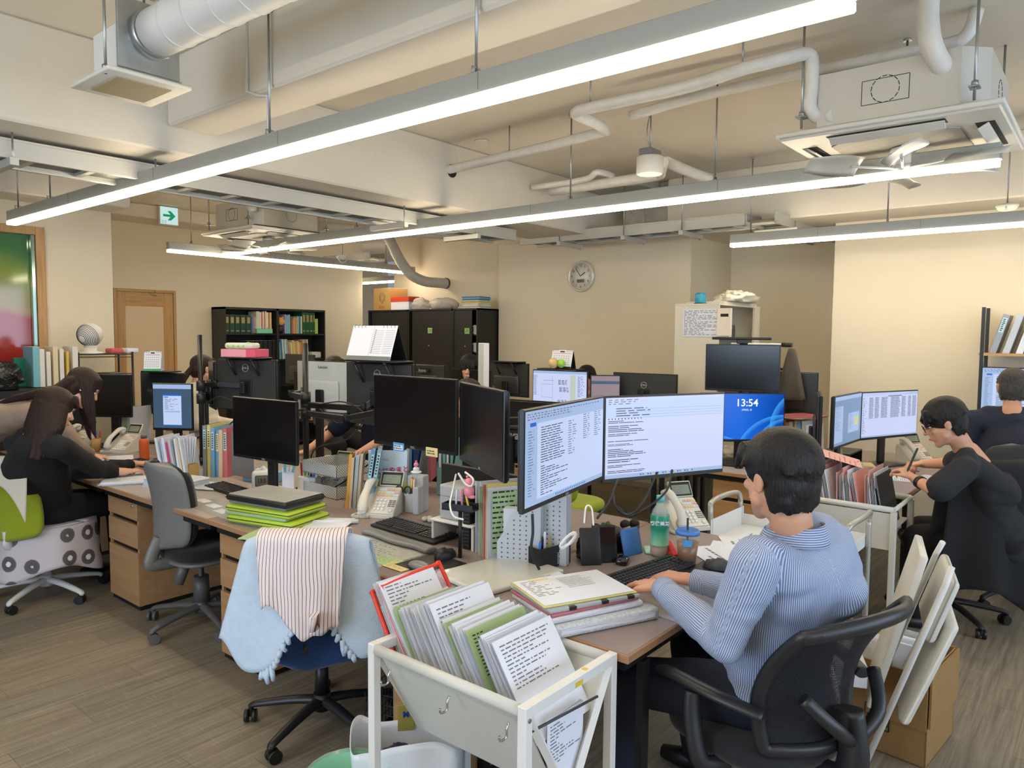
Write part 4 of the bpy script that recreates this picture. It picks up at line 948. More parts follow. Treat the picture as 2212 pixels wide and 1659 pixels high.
# small striped cat toy figure -> plain tan plush
o2 = empty('plush_toy', T(bx+0.845, by+0.02, 1.626), 'orange and white plush toy on the upper right bookcase shelf', 'plush toy')
MB().ball((0, 0, 0.06), 0.06, 14, 8, (0.8, 0.7, 1)).build('body', BK['black'], o2); MB().ball((0, 0, 0.17), 0.058, 14, 8).ball((-0.035, 0, 0.225), 0.018).ball((0.035, 0, 0.225), 0.018).build('head', mat('plush_orange', (214, 150, 70), 0.95, sheen=0.4), o2)
x = bx
for k in range(7):
    t = 0.055; book(x+0.30, by, 1.266, t, 0.26, 0.2, BK['black'], 'black ledger with a thin gilt frame on the second left shelf', 'black ledgers on the second shelf'); x += t+0.012
x = bx+0.80
for k in range(22):
    n = ['mint', 'mint', 'blue', 'white', 'sky', 'white', 'sky', 'rose', 'lime', 'white', 'yellow', 'cream', 'yellow', 'tan', 'cream', 'yellow', 'orange', 'tan', 'cream', 'rose', 'white', 'cream'][k]
    t = r.uniform(0.014, 0.026); book(x, by, 1.266, t, 0.26+r.uniform(-0.03, 0.02), 0.2, BK[n], 'colourful paperback on the second right bookcase shelf', 'paperbacks on the second right shelf', ry=-0.06); x += t+0.004
    if x > bx+1.36: break
tag(MB().box(6.52, 6.68, by, by+0.15, 1.266, 1.36, 0.02, 3).build('plastic_bag', mat('bag_white', (214, 210, 206), 0.5, bump=0.8, bscale=30, bdist=0.01)), 'crumpled white bag at the right end of the second bookcase shelf', 'bag')
# ------------------------------------------------------------------ black sliding-door cabinets
M_CAB = mat('cabinet_black', (33, 33, 32), 0.45, var=0.04)
ctop = 1.955
for k, (y0, y1) in enumerate(((6.84, 7.645), (6.035, 6.835), (7.65, 8.10))): pass
cx0 = 6.63
yy = 5.635
labs = ('right-hand black sliding-door cabinet with its door part open', 'middle black sliding-door cabinet with a small green note', 'left-hand black sliding-door cabinet with a plain door')
for k in range(3):
    y0 = yy + k*0.81; y1 = y0+0.806
    if k == 0: y0 = 6.02
    o = empty('sliding_cabinet', T(cx0, (y0+y1)/2 if k else (y0+y1)/2, 0), labs[k], 'cabinet', 'black sliding-door cabinets'); w = y1-y0
    b = MB(); b.box(0, 0.45, -w/2, -w/2+0.02, 0, ctop).box(0, 0.45, w/2-0.02, w/2, 0, ctop).box(0, 0.45, -w/2, w/2, ctop-0.02, ctop).box(0.43, 0.45, -w/2, w/2, 0, ctop).box(0, 0.45, -w/2, w/2, 0, 0.06); b.build('carcass', M_CAB, o)
    for z in (0.5, 0.95, 1.4, 1.62): MB().box(0.05, 0.43, -w/2+0.02, w/2-0.02, z, z+0.015).build('shelf', M_CAB, o)
    if k:
        dr = MB().box(0.008, 0.022, -w/2+0.02, w/2-0.02-0.05, 0.06, ctop-0.025).build('sliding_door', M_CAB, o)
        MB().box(0.006, 0.0085, -w/2+0.05, -w/2+0.065, 1.15, 1.30).build('finger_pull', M_DKG, dr)
        MB().cyl((0.008, 0.02, 1.49), (0.004, 0.02, 1.49), 0.01).build('lock', M_CHROME, dr)
    else:
        dr = MB().box(0.008, 0.022, -w/2+0.1, w/2-0.02, 0.06, ctop-0.025).build('sliding_door', M_CAB, o)
        MB().box(0.006, 0.0085, -w/2+0.12, -w/2+0.135, 1.15, 1.30).build('finger_pull', M_DKG, dr)
        MB().cyl((0.008, 0.0, 1.49), (0.004, 0.0, 1.49), 0.01).build('lock', M_CHROME, dr)
        for j, z in enumerate((1.636, 1.42)): tag(paper_pile(cx0+0.18, y0+0.07, z, 0, 'pile of papers inside the open cabinet, %s shelf' % ('upper' if j == 0 else 'lower'), 0.25, 0.1, 0.12, 10, top=False))
b = MB(); n_ = MB()
for (u, v) in ((928, 714), (1008, 715)):
    c = PX(u, v, cx0-0.001); q = MB(); q.use(mat('green_note', (150, 200, 120), 0.8)).box(cx0+0.0045, cx0+0.0065, c.y-0.04, c.y+0.04, c.z-0.035, c.z+0.035)
    words(q, lambda a, z: (cx0+0.004, a, z), c.y-0.03, c.y+0.03, c.z-0.02, c.z+0.02, 2, M_INK, r, 0.3, (0.8, 1)); tag(q.build('sticky_note'), 'green sticky note on the %s cabinet door' % ('middle' if u < 950 else 'right-hand'), 'sticky note')
# things on top of the cabinets
def cbox_(name, y0, y1, x0, x1, z0, z1, m, label, cat='box', lid=None):
    o = empty(name, T((x0+x1)/2, (y0+y1)/2, z0), label, cat); hx, hy = (x1-x0)/2, (y1-y0)/2
    b = MB().box(-hx, hx, -hy, hy, 0, z1-z0, 0.003).build('carton', m, o)
    if lid: MB().box(-hx-0.004, hx+0.004, -hy-0.004, hy+0.004, (z1-z0)*0.62, z1-z0+0.004, 0.002).build('lid', lid, o)
    return o
M_CARD = mat('cardboard', (176, 142, 84), 0.8, var=0.04, vscale=12)
o = cbox_('cardboard_box', 7.62, 7.98, cx0+0.03, cx0+0.33, ctop, ctop+0.30, M_CARD, 'tall cardboard box with a printed shield on top of the black cabinets')
bb = MB(); bb.use(M_INK); 
def ring2(bb, cy, cz, ry, rz, x, th=0.003, t0=0, t1=2*PI):
    bb.tube([(x, cy+ry*math.cos(t0+(t1-t0)*k/20), cz+rz*math.sin(t0+(t1-t0)*k/20)) for k in range(21)], th, 5)
sh = [(-0.055, 0.215), (0, 0.235), (0.055, 0.215), (0.05, 0.14), (0, 0.09), (-0.05, 0.14), (-0.055, 0.215)]
bb.tube([(-0.152, p[0]-0.0, p[1]) for p in sh], 0.0022, 5); bb.tube([(-0.152, p[0]*0.7, 0.16+(p[1]-0.16)*0.6) for p in sh], 0.0018, 5)
bb.build('printed_mark', None, o)
bb = MB(); bb.use(M_INK); words(bb, lambda a, z: (-0.1525, -a, z), -0.06, 0.06, 0.02, 0.06, 2, mat('print_red', (170, 70, 40), 0.8), r, 0.6, (0.9, 1)); bb.build('printed_words', None, o)
o = cbox_('shoe_box', 7.25, 7.60, cx0+0.01, cx0+0.2, ctop, ctop+0.17, M_PAPER, 'white box with an orange and red lid on top of the black cabinets', lid=mat('orange_lid', (206, 72, 40), 0.5))
def lump(name, c, s, m, label, cat, seed=1, amp=0.25, nz=3.0, group=None):
    b = MB(); b.ball((0, 0, 0), 1.0, 28, 16, s)
    for v in b.bm.verts:
        d = noise.noise(v.co*nz/max(s)+Vector((seed*7.1, seed, 0))); e = noise.noise(v.co*nz*3/max(s)+Vector((seed, 3, seed)))
        v.co *= 1+amp*d+amp*0.5*e
        if v.co.z < -s[2]*0.62: v.co.z = -s[2]*0.62
    o_ = b.build(name, m); o_.matrix_world = T(c[0], c[1], c[2]+s[2]*0.62); return tag(o_, label, cat, group)
M_FILM = mat('clear_plastic_bag', (214, 208, 196), 0.12, var=0.1, vscale=30, alpha=0.6, bump=0.9, bscale=45, bdist=0.01)
lump('plastic_bag', (cx0+0.1, 7.12, ctop), (0.1, 0.17, 0.09), M_FILM, 'clear plastic bag stuffed beside the orange-lidded box', 'bag', 3)
lump('plastic_bag', (cx0+0.12, 6.72, ctop), (0.1, 0.24, 0.09), M_FILM, 'longer clear plastic bag with dark contents on the cabinets', 'bag', 5, 0.18)
lump('cable_bundle', (cx0+0.12, 6.72, ctop), (0.06, 0.15, 0.05), mat('dark_contents', (70, 74, 58), 0.7), 'dark cable bundle inside the longer plastic bag', 'cables', 8)
zz = ctop
for k, (c, t) in enumerate((('white', 0.018), ('mint', 0.008), ('white', 0.02), ('white', 0.012), ('cream', 0.014), ('yellow', 0.016), ('white', 0.012), ('blue', 0.014), ('sky', 0.018), ('blue', 0.012))):
    b = MB(); b.use(BK[c]).box(-0.11, 0.11, -0.14, 0.14, 0, t, 0.003); q = b.build('document_file'); q.matrix_world = T(cx0+0.14+r.uniform(-.01, .01), 6.17+r.uniform(-.01, .01), zz) @ rotm(rz=r.uniform(-0.1, 0.1)); tag(q, 'flat file in the stack at the right end of the cabinet tops', 'file', 'stacked files on the cabinets'); zz += t
# ------------------------------------------------------------------ clock
cc = PX(1257, 597, 6.99); o = empty('wall_clock', T(6.97, cc.y, cc.z), 'round white wall clock with a small digital display', 'clock')
b = MB(); b.at(rotm(ry=-PI/2)); b.lathe([(0.172, -0.028), (0.176, -0.01), (0.170, 0.008), (0.158, 0.012), (0.150, 0.004), (0.148, -0.006)], 48, cap=False); b.build('rim', mat('clock_rim', (222, 218, 206), 0.3, 0.35), o)
b = MB(); b.at(rotm(ry=-PI/2)); b.lathe([(0.0001, -0.006), (0.152, -0.006), (0.152, -0.02), (0.0001, -0.02)], 48, cap=False); b.build('dial', mat('clock_dial', (224, 220, 206), 0.25), o)
b = MB(); b.use(M_DKG); X_ = -0.0085
def hand(b, ang, L, w):
    y, z = -math.sin(ang)*L, math.cos(ang)*L; b.tube([(X_*1.6, 0, 0), (X_*1.6, y, z)], w, 6)
hb = MB().use(M_DKG); hand(hb, math.radians(54*6), 0.11, 0.0030); hb.build('minute_hand', None, o)
hb = MB().use(M_DKG); hand(hb, math.radians(57), 0.075, 0.0040); hb.build('hour_hand', None, o)
MB().box(-0.012, -0.007, -0.048, 0.048, -0.072, -0.034).build('digital_display', mat('clock_lcd', (96, 104, 92), 0.3), o)
NM = rotm(rz=-PI/2) @ rotm(rx=PI/2)
for n in (10, 2, 9, 3, 8, 4, 7, 5, 6, 11, 12, 1):
    a = math.radians(30*n); text(str(n), 0.038, M_INK, o, T(-0.0075, -math.sin(a)*0.118, math.cos(a)*0.118) @ NM, 'numeral')
text('6 8.0', 0.03, M_INK, o, T(-0.0125, 0, -0.053) @ NM, 'display_digits')
# ------------------------------------------------------------------ white steel cabinet at the recess
o = empty('steel_cabinet', T(5.95, 2.62, 0), 'ivory steel cabinet with open shelves standing by the recess', 'cabinet')
M_IV = mat('ivory_steel', (214, 208, 190), 0.45, var=0.02)
hw = 0.44
b = MB(); b.box(-0.2, 0.2, 0.40, 0.42, 0, 1.90).box(-0.2, 0.2, -0.42, -0.40, 0, 1.90)
o.location = (6.35, 2.72, 0)
b = MB(); b.box(-0.449, 0.449, -0.199, 0.199, 0, 0.899).box(-0.45, -0.43, -0.2, 0.2, 0.9, 1.90).box(0.43, 0.45, -0.2, 0.2, 0.9, 1.90).box(-0.452, 0.452, -0.202, 0.202, 1.901, 1.915).box(-0.429, 0.429, 0.18, 0.199, 0.9, 1.9).box(0.33, 0.429, -0.199, -0.18, 0.9, 1.9)
b.build('carcass', M_IV, o); o.rotation_euler = (0, 0, 0)
for z in (1.2, 1.42, 1.62): MB().box(-0.43, 0.43, -0.18, 0.18, z, z+0.012).build('shelf', M_IV, o)
o.location = (6.62, 2.80, 0)
# it shows its side toward the camera: papers hang there
# ================================================================== monitors
DZ = 0.7205
def mt(o, *a): return o
M_TEALB = mat('monitor_back_satin', (38, 42, 41), 0.16, var=0.03)
mA = monitor((2.19, 3.85), (2.24, 3.31), 1.28, 0.94, 'switched-off black monitor above the small white digital clock', logo='DELL', stand=DZ)
mB = monitor((2.30, 2.76), (2.30, 2.21), 1.445, 1.11, 'large black switched-off monitor in the middle, with two sticky labels on its lower edge', logo='DELL', stand=None)
mC = monitor((2.31, 2.20), (2.04, 1.72), 1.435, 1.095, 'black switched-off monitor turned sideways, joined to the middle black one', logo='DELL', stand=None)
mD = monitor((1.83, 1.46), (2.49, 1.58), 1.40, 1.06, 'lit monitor with an e-mail list, left of the two in front of the man', scr_mail, logo='DELL', stand=None)
mE = monitor((2.62, 1.66), (3.22, 1.39), 1.385, 1.015, 'wide lit monitor with a long e-mail text in front of the man', scr_compose, stand=None)
mW = monitor((2.43, 5.36), (2.60, 5.11), 1.27, 0.93, 'narrow-looking lit monitor with a blue form on the desk of the woman in black', scr_form, stand=DZ)
mX = monitor((2.36, 6.26), (2.56, 6.00), 1.30, 0.96, 'dark switched-off monitor behind the two women', back=False, stand=DZ)
mY = monitor((2.80, 6.35), (2.96, 5.92), 1.30, 0.95, 'back of a monitor under the green desk calendar', back=True, backmat=M_TEALB, stand=DZ)
mF = monitor((2.74, 4.99), (2.90, 4.49), 1.45, 1.09, 'back of a monitor with a ring logo and a pink box on its shelf', back=True, stand=None, vesa=True)
dell_ring(mF, 0.30, 0.0275)
mF2 = monitor((2.80, 5.20), (2.73, 5.00), 1.43, 1.08, 'dark monitor seen nearly edge-on left of the one with the pink box', back=True, stand=DZ, backmat=M_TEALB)
mG = monitor((3.20, 4.68), (3.27, 4.14), 1.44, 1.07, 'back of a pale grey monitor hanging right of the thick black pole', back=True, stand=DZ, backmat=mat('monitor_back_pale', (186, 192, 190), 0.4))
text('Lenovo', 0.032, mat('logo_dark', (96, 100, 100), 0.4, var=0), mG, T(0.0, 0.0275, 0.325) @ rotm(rz=PI) @ rotm(rx=PI/2), 'logo_letters', bold=0.0005)
mH = monitor((2.71, 3.47), (2.73, 2.93), 1.475, 1.12, 'back of a monitor carrying a large two-page desk calendar', back=True, stand=None, vesa=True)
dell_ring(mH, 0.29, 0.0275)
mL = monitor((2.98, 2.80), (3.04, 2.12), 1.30, 0.96, 'back of a wide ridged black monitor behind the black sideways monitor', back=True, stand=DZ)
b = MB()
for k in range(15): b.box(-0.33, 0.33, 0.0265, 0.0295, 0.2+k*0.009, 0.204+k*0.009)
b.build('back_ridges', M_BEZ, mL)
MB().box(-0.22, 0.10, 0.05, 0.056, 0.12, 0.19, 0.01).build('logo_plate', M_BLK, mL)
text('iiyama', 0.062, mat('logo_silver', (196, 198, 200)), mL, T(-0.06, 0.058, 0.155) @ rotm(rz=PI) @ rotm(rx=PI/2), 'logo_letters', bold=0.0012)
mI = monitor((5.86, 6.26), (5.87, 5.80), 1.29, 0.98, 'back of a small black monitor far off in front of the black cabinets', back=True, stand=DZ)
MB().box(-0.02, 0.19, 0.05, 0.056, 0.22, 0.27, 0.01).build('logo_plate', M_BLK, mI)
text('iiyama', 0.05, MATS['logo_silver'], mI, T(0.085, 0.058, 0.245) @ rotm(rz=PI) @ rotm(rx=PI/2), 'logo_letters', bold=0.001)
mI2 = monitor((4.86, 7.35), (4.88, 6.83), 1.40, 1.06, 'back of a black monitor far off below the bookcase', back=True, stand=DZ)
mJ = monitor((5.22, 5.08), (5.22, 4.56), 1.30, 0.96, 'dark monitor in front of the curly-haired person', stand=DZ)
mK = monitor((5.72, 5.02), (5.72, 4.48), 1.355, 1.02, 'back of a monitor with an empty black shelf, right of the white post', back=True, stand=DZ, vesa=False)
mK.matrix_world = T(4.24, 3.52, 1.06) @ rotm(rz=-PI/2) @ rotm(rz=PI) @ Matrix.Diagonal((0.76, 1, 1.06, 1)); mK.matrix_world = T(5.70, 4.75, 1.02) @ rotm(rz=PI/2)
mM = monitor((5.21, 4.06), (5.30, 3.53), 1.33, 0.99, 'lit monitor with a line drawing on it, in the middle distance', scr_cad, stand=DZ)
mN = monitor((5.30, 3.50), (5.46, 3.30), 1.30, 0.96, 'small mauve lit monitor right of the drawing screen', scr_mauve, stand=DZ)
mO = monitor((5.55, 3.42), (5.60, 2.83), 1.32, 0.97, 'back of a monitor with a ring logo against the plain clock wall', back=True, stand=DZ, vesa=True)
dell_ring(mO, 0.25, 0.0275)
mP = monitor((5.40, 2.50), (5.49, 1.95), 1.58, 1.22, 'black switched-off monitor mounted above the blue wallpaper screen', stand=None)
mQ = monitor((5.01, 2.35), (5.42, 1.88), 1.23, 0.87, 'monitor with blue petal wallpaper showing the time 13:54', scr_wall, stand=DZ)
text('13:54', 0.075, emis('screen_type', (240, 246, 255), 1.0), mQ, T(0.03, -0.004, 0.285) @ rotm(rx=PI/2), 'screen_clock', bold=0.001)
text('6月8日, 木', 0.017, emis('screen_type', (240, 246, 255)), mQ, T(0.03, -0.004, 0.235) @ rotm(rx=PI/2), 'screen_date')
mR = monitor((5.95, 2.36), (6.05, 1.84), 1.36, 1.02, 'black back of a monitor right of the black screen with the light bar', back=True, stand=DZ, backmat=M_MBACK)
mT = monitor((4.84, 1.37), (5.42, 1.36), 1.27, 0.93, 'dim lit monitor with a dialog, left one of the pair at the desk of the man in black', scr_dialog, stand=DZ, neck=True)
mU = monitor((5.50, 1.38), (6.09, 1.14), 1.26, 0.92, 'bright lit monitor with a table, right one of the pair at the desk of the man in black', scr_sheet, stand=DZ)
mS = monitor((4.80, 1.43), (5.27, 1.585), 1.27, 0.87, 'black monitor seen edge-on beside the pile of files', stand=DZ)
c1, c2 = PX(2120.6, 792, 6.62), PX(2118, 880, 6.62)
mV = monitor((6.62, c1.y), (6.64, c1.y-0.56), c1.z, c1.z-0.36, 'lit monitor at the far right, behind the grey-haired man', scr_mail, stand=DZ)
# monitor lamps and shelves
shelf_bracket(mF, 0.34, 0.36); shelf_bracket(mH, 0.42, 0.355); shelf_bracket(mK, 0.36, 0.335)
MB().box(-0.2, 0.2, -0.05, 0.1, 0.345, 0.355).build('top_shelf', M_BLK, mM)
b = MB(); b.box(-0.22, 0.22, -0.05, -0.025, 0.395, 0.415, 0.006, 2); b.box(-0.035, 0.035, -0.045, 0.04, 0.365, 0.40, 0.006); b.box(-0.03, 0.03, 0.03, 0.05, 0.30, 0.38, 0.004); o = b.build('screen_light_bar', M_BLK); o.matrix_world = mP.matrix_world.copy(); tag(o, 'black light bar clamped on the upper black monitor', 'light bar')
b = MB(); b.box(-0.08, 0.16, 0.0, 0.03, 0.35, 0.37, 0.004); o = b.build('screen_light_bar', M_BLK); o.matrix_world = mR.matrix_world.copy(); tag(o, 'short black light bar on the monitor under the grey coat', 'light bar')
o = text('13:54', 0.001, M_INK, None, T(0, 0, -5)); bpy.data.objects.remove(o)
# sticky labels on the middle monitor
for (x0, m, lb, nm) in ((-0.13, mat('label_blue', (80, 160, 226), 0.5), 'blue sticky label on the lower edge of the middle black monitor', 'sticky_label'), (0.09, M_YELP, 'beige sticky label on the lower edge of the middle black monitor', 'sticky_label')):
    b = MB(); b.use(m).box(x0, x0+0.075, -0.004, -0.0022, -0.018, 0.022, 0.0003); b.use(M_PAPER if m is not M_YELP else M_YELP).box(x0+0.008, x0+0.067, -0.0046, -0.004, -0.012, 0.012); words(b, lambda x, z: (x, -0.005, z), x0+0.01, x0+0.065, -0.01, 0.012, 2, M_INK, RND, 0.4, (0.8, 1), wl=(0.006, 0.02), gap=0.003)
    o = b.build(nm); o.matrix_world = mB.matrix_world.copy(); tag(o, lb, 'sticky label')
# ------------------------------------------------------------------ arm poles
def seg(b, a, c, h=0.035, w=0.022):
    a, c = Vector(a), Vector(c); d = c-a; M = frame(a, d); b.at(M); b.box(0, d.length, -w/2, w/2, -h/2, h/2, 0.004); b.at(Matrix.Identity(4))
    b.cyl((a.x, a.y, a.z-0.03), (a.x, a.y, a.z+0.03), 0.019, seg=12); b.cyl((c.x, c.y, c.z-0.03), (c.x, c.y, c.z+0.03), 0.019, seg=12)
def arm_pole(x, y, top, label, arms, r=0.0165):
    o = empty('pole_stand', T(x, y, DZ), label, 'monitor arm', 'monitor arms on poles')
    MB().cyl((0, 0, 0), (0, 0, top-DZ), r, seg=18).build('pole', M_BLK, o)
    MB().box(-0.05, 0.05, -0.04, 0.04, 0, 0.012, 0.003).cyl((0, 0, 0.01), (0, 0, 0.05), 0.028).build('clamp', M_BLK, o)
    for pts in arms:
        b = MB(); P = [Vector(p)-Vector((x, y, DZ)) for p in pts]
        for a, c in zip(P, P[1:]): seg(b, a, c)
        b.cyl(P[0]+Vector((0, 0, -0.035)), P[0]+Vector((0, 0, 0.035)), r+0.013, seg=16); b.build('arm', M_BLK, o)
    return o
arm_pole(2.55, 4.89, 1.62, 'thick black monitor pole beside the woman with a ponytail', [[(2.55, 4.89, 1.27), (2.68, 4.93, 1.27), (2.80, 4.75, 1.26)], [(2.55, 4.89, 1.18), (2.66, 5.05, 1.18), (2.76, 5.1, 1.18)]])
arm_pole(2.55, 3.67, 1.58, 'thick black monitor pole left of the middle black monitor', [[(2.55, 3.67, 1.26), (2.62, 3.92, 1.26), (2.80, 4.05, 1.26)], [(2.55, 3.67, 1.22), (2.64, 3.25, 1.22), (2.68, 3.2, 1.27)], [(2.55, 3.67, 1.17), (2.48, 3.20, 1.18), (2.43, 2.74, 1.27), (2.33, 2.52, 1.27)]], 0.017)
arm_pole(2.62, 1.95, 1.30, 'black monitor pole standing behind the monitors of the man', [[(2.62, 1.95, 1.22), (2.40, 1.86, 1.22), (2.20, 1.585, 1.22)], [(2.62, 1.95, 1.17), (2.78, 1.80, 1.17), (2.94, 1.59, 1.17)], [(2.62, 1.95, 1.26), (2.45, 2.08, 1.26), (2.22, 2.0, 1.26)]])
arm_pole(5.52, 2.26, 1.56, 'black monitor pole behind the blue wallpaper screen', [[(5.52, 2.26, 1.40), (5.475, 2.235, 1.40)]])
b = MB().box(4.26, 4.32, 3.74, 3.80, 0, 1.0); b = MB(); wp = PX(1045, 741, 4.05); b.box(wp.x-0.03, wp.x+0.03, wp.y-0.03, wp.y+0.03, 0, wp.z, 0.004)
tag(b.build('white_post', M_WMET), 'slim white square post between the distant monitors', 'post')
# hanging cables behind monitors
def cable(pts, r, label, m=M_BLK, group='monitor cables', n=8, name='cable', cat='cable'):
    return tag(MB().tube(smooth_path(pts, n), r, 7).build(name, m), label, cat, group)
cable([(2.60, 3.62, 1.20), (2.62, 3.45, 1.12), (2.64, 3.30, 1.20), (2.66, 3.1, 1.18), (2.66, 3.0, 1.05), (2.58, 3.15, 0.92), (2.57, 3.35, 0.80), (2.58, 3.5, 0.73)], 0.004, 'black cable looping from the pole past the middle black monitor', n=7)
cable([(2.56, 3.60, 1.22), (2.54, 3.30, 1.26), (2.52, 3.1, 1.20), (2.56, 3.3, 1.05), (2.565, 3.62, 0.95), (2.565, 3.64, 0.73)], 0.004, 'second black cable running down the same pole', n=7)
cable([(2.56, 4.84, 1.15), (2.6, 4.7, 1.2), (2.7, 4.62, 1.1), (2.66, 4.8, 0.95), (2.60, 4.85, 0.73)], 0.0045, 'black cable under the monitor with the pink box', n=7)
cable([PD(1420, 1020, 2.9), PD(1385, 1090, 2.85), PD(1352, 1112, 2.8), PD(1328, 1090, 2.8), PD(1325, 1068, 2.85)], 0.0045, 'black cable hanging in a loop under the wide lit monitor')
cable([PD(1452, 1015, 2.95), PD(1440, 1060, 2.9), PD(1400, 1095, 2.85), PD(1360, 1115, 2.85), PD(1335, 1095, 2.9)], 0.0045, 'second black cable looping under the wide lit monitor')
cable([PD(1335, 1035, 2.7), PD(1318, 1080, 2.65), PD(1290, 1120, 2.6)], 0.0045, 'black cable dropping from between the two lit monitors')
cable([PD(1150, 1110, 2.25), PD(1151, 1150, 2.25), PD(1148, 1190, 2.25), PD(1165, 1230, 2.27)], 0.0045, 'power cable hanging from the e-mail list monitor')
# ================================================================== small things, desk of the blue chair
def at(u, v, z=None): return PZ(u, v, DZ if z is None else z)
C_ = {n: mat('sleeve_'+n, c, 0.25, var=0.03, alpha=a) for n, (c, a) in dict(orange=((236, 178, 84), .9), peach=((226, 200, 168), .85), clear=((206, 216, 222), .6), blue=((128, 178, 220), .8), sky=((160, 200, 214), .75), navy=((40, 70, 120), .9), white=((222, 226, 236), .9), grey=((150, 156, 164), .85), lime=((196, 214, 110), .9), rose=((208, 120, 130), .9), yellow=((226, 214, 130), .9), green=((170, 198, 150), .95), lav=((190, 196, 226), .85), magenta=((200, 50, 120), .9), teal=((120, 160, 160), 1.0), olive=((140, 150, 50), 1.0)).items()}
def upright(u, v, rz, n, cols, names, seed, where, lean=0.0, h=(0.28, 0.31), t=(0.012, 0.03), d=(0.2, 0.23), labs=(None,), z=None, group=None, name='document_file'):
    p = at(u, v, z); M = T(p.x, p.y, DZ if z is None else z) @ rotm(rz=rz)
    return files(M, n, lambda k: names[k % len(names)] + ' ' + where, cols, t, h, d, lean, seed, name, group or ('upright files ' + where), labs=labs)
LB = mat('label_ice', (180, 216, 220), 0.6); LY = mat('label_cream', (230, 220, 170), 0.6)
# coloured clear files, left of the magazine
upright(745, 1098, -0.8, 4, [C_['orange'], C_['peach'], C_['clear'], C_['peach']], ['orange clear file', 'peach clear file', 'clear file', 'second peach clear file'], 3, 'beside the magazine', 0.08, (0.27, 0.30), (0.015, 0.02), (0.10, 0.12))
upright(783, 1106, -0.75, 2, [C_['blue'], C_['sky']], ['tall pale blue clear file', 'tall sky-blue clear file'], 4, 'left of the magazine', 0.16, (0.33, 0.34), (0.02, 0.024), (0.14, 0.16), labs=(LB,))
# magazine in a holder
p = at(822, 1098); M = T(p.x+0.04, p.y+0.0, DZ) @ rotm(rz=-0.95) @ rotm(rx=-0.12)
o = empty('magazine', M, 'cover of a children\'s handicraft magazine with red Japanese lettering, leaning in a file box', 'magazine')
def m_cover():
    t = NT('magazine_cover'); sp = t.n.new('ShaderNodeSeparateXYZ'); t.link(t.tc(), sp.inputs[0]); n = t.noise(t.tc((1, 1, 1)), 14, 2)
    z = t.math('ADD', sp.outputs[2], t.math('MULTIPLY', n, 0.05))
    t.set(Base_Color=t.ramp(t.math('MULTIPLY', z, 3.2), [(0, lin((90, 150, 60))), (0.32, lin((150, 180, 80))), (0.42, lin((214, 196, 90))), (0.5, lin((196, 214, 160))), (0.6, lin((170, 206, 230))), (1, lin((196, 218, 236)))]), Roughness=0.3); return t.m
MB().box(-0.105, 0.105, 0, 0.006, 0, 0.30).build('cover', m_cover(), o)
text('ふくにやまと', 0.036, mat('print_crimson', (196, 50, 90), 0.5, var=0), o, T(0.01, -0.002, 0.19) @ rotm(rx=PI/2) @ rotm(rz=0.12), 'title_letters', bold=0.001)
text('ハートフルに', 0.012, M_INK, o, T(-0.03, -0.002, 0.25) @ rotm(rx=PI/2), 'title_letters'); text('みんなでつくる', 0.013, M_INK, o, T(0.0, -0.002, 0.155) @ rotm(rx=PI/2), 'title_letters')
def file_box(M, label, m, w=0.10, h=0.30, d=0.25, front=0.12, fill=5, cols=None, holes=False, group='file boxes', seed=1, where='in a file box'):
    """magazine-style holder with the slanted cut; front at local -Y"""
    o = empty('file_box', M, label, 'file box', group)
    b = MB(); s = 0.002; P = [(0, 0), (d, 0), (d, h), (d*0.55, h), (0, front)]
    for x in (0, w-s):
        b.at(Matrix(((0, 0, 1, 0), (1, 0, 0, 0), (0, 1, 0, 0), (0, 0, 0, 1)))); b.prism(P, x, x+s)
    b.at(Matrix.Identity(4)); b.box(0, w, 0, s, 0, front).box(0, w, d-s, d, 0, h).box(0, w, 0, d, 0, s); b.build('box_body', m, o)
    if holes:
        b = MB(); b.use(mat('hole_shadow', (92, 98, 112), 0.8, var=0))
        for i in range(9):
            for j in range(14):
                y, z = 0.02+i*0.025, 0.03+j*0.019
                if y < d-.012 and z < front+(h-front)*min(1, y/(d*0.55))-0.02: b.tube([(-0.0006, y, z), (-0.0001, y, z)], 0.0036, 8); b.tube([(w+0.0001, y, z), (w+0.0006, y, z)], 0.0036, 8)
        b.build('perforation', None, o)
    r = random.Random(seed); x = 0.006
    cols = cols or [M_PAPER]
    for k in range(fill):
        t = (w-0.012)/fill*r.uniform(0.5, 0.95); q = MB(); q.use(cols[k % len(cols)]).box(x, x+t, 0.012+r.uniform(0, 0.02), d-0.006, 0.003, h*r.uniform(0.86, 1.03)); q = q.build('document_file'); q.matrix_world = M @ Matrix.Identity(4)
        tag(q, 'document %s' % where, 'file', 'documents ' + where); x += (w-0.012)/fill
    return o
p = at(868, 1075); file_box(T(p.x+0.06, p.y+0.06, DZ) @ rotm(rz=-1.0), 'pale grey slanted file box holding the magazine', C_['grey'], 0.09, 0.29, 0.25, 0.13, 3, [C_['white'], C_['blue'], C_['navy']], seed=2, where='in the box behind the magazine')
p = at(905, 1065); upright(885, 1040, -0.95, 5, [C_['olive'], C_['rose'], C_['lav'], C_['grey'], C_['rose']], ['olive green file', 'dark rose file', 'lavender file', 'grey file', 'second rose file'], 6, 'under the middle black monitor', 0, (0.27, 0.29), (0.02, 0.028), (0.2, 0.22))
p = at(930, 1070); file_box(T(p.x+0.03, p.y-0.02, DZ) @ rotm(rz=-1.0), 'teal slanted file box with a white label under the middle monitor', C_['teal'], 0.10, 0.30, 0.25, 0.16, 4, [C_['white'], C_['teal']], seed=3, where='in the teal box')
P1_ = phone(*at(826, 1108).xy, DZ, -1.05, 'white desk telephone with its handset on, beside the pen stand')
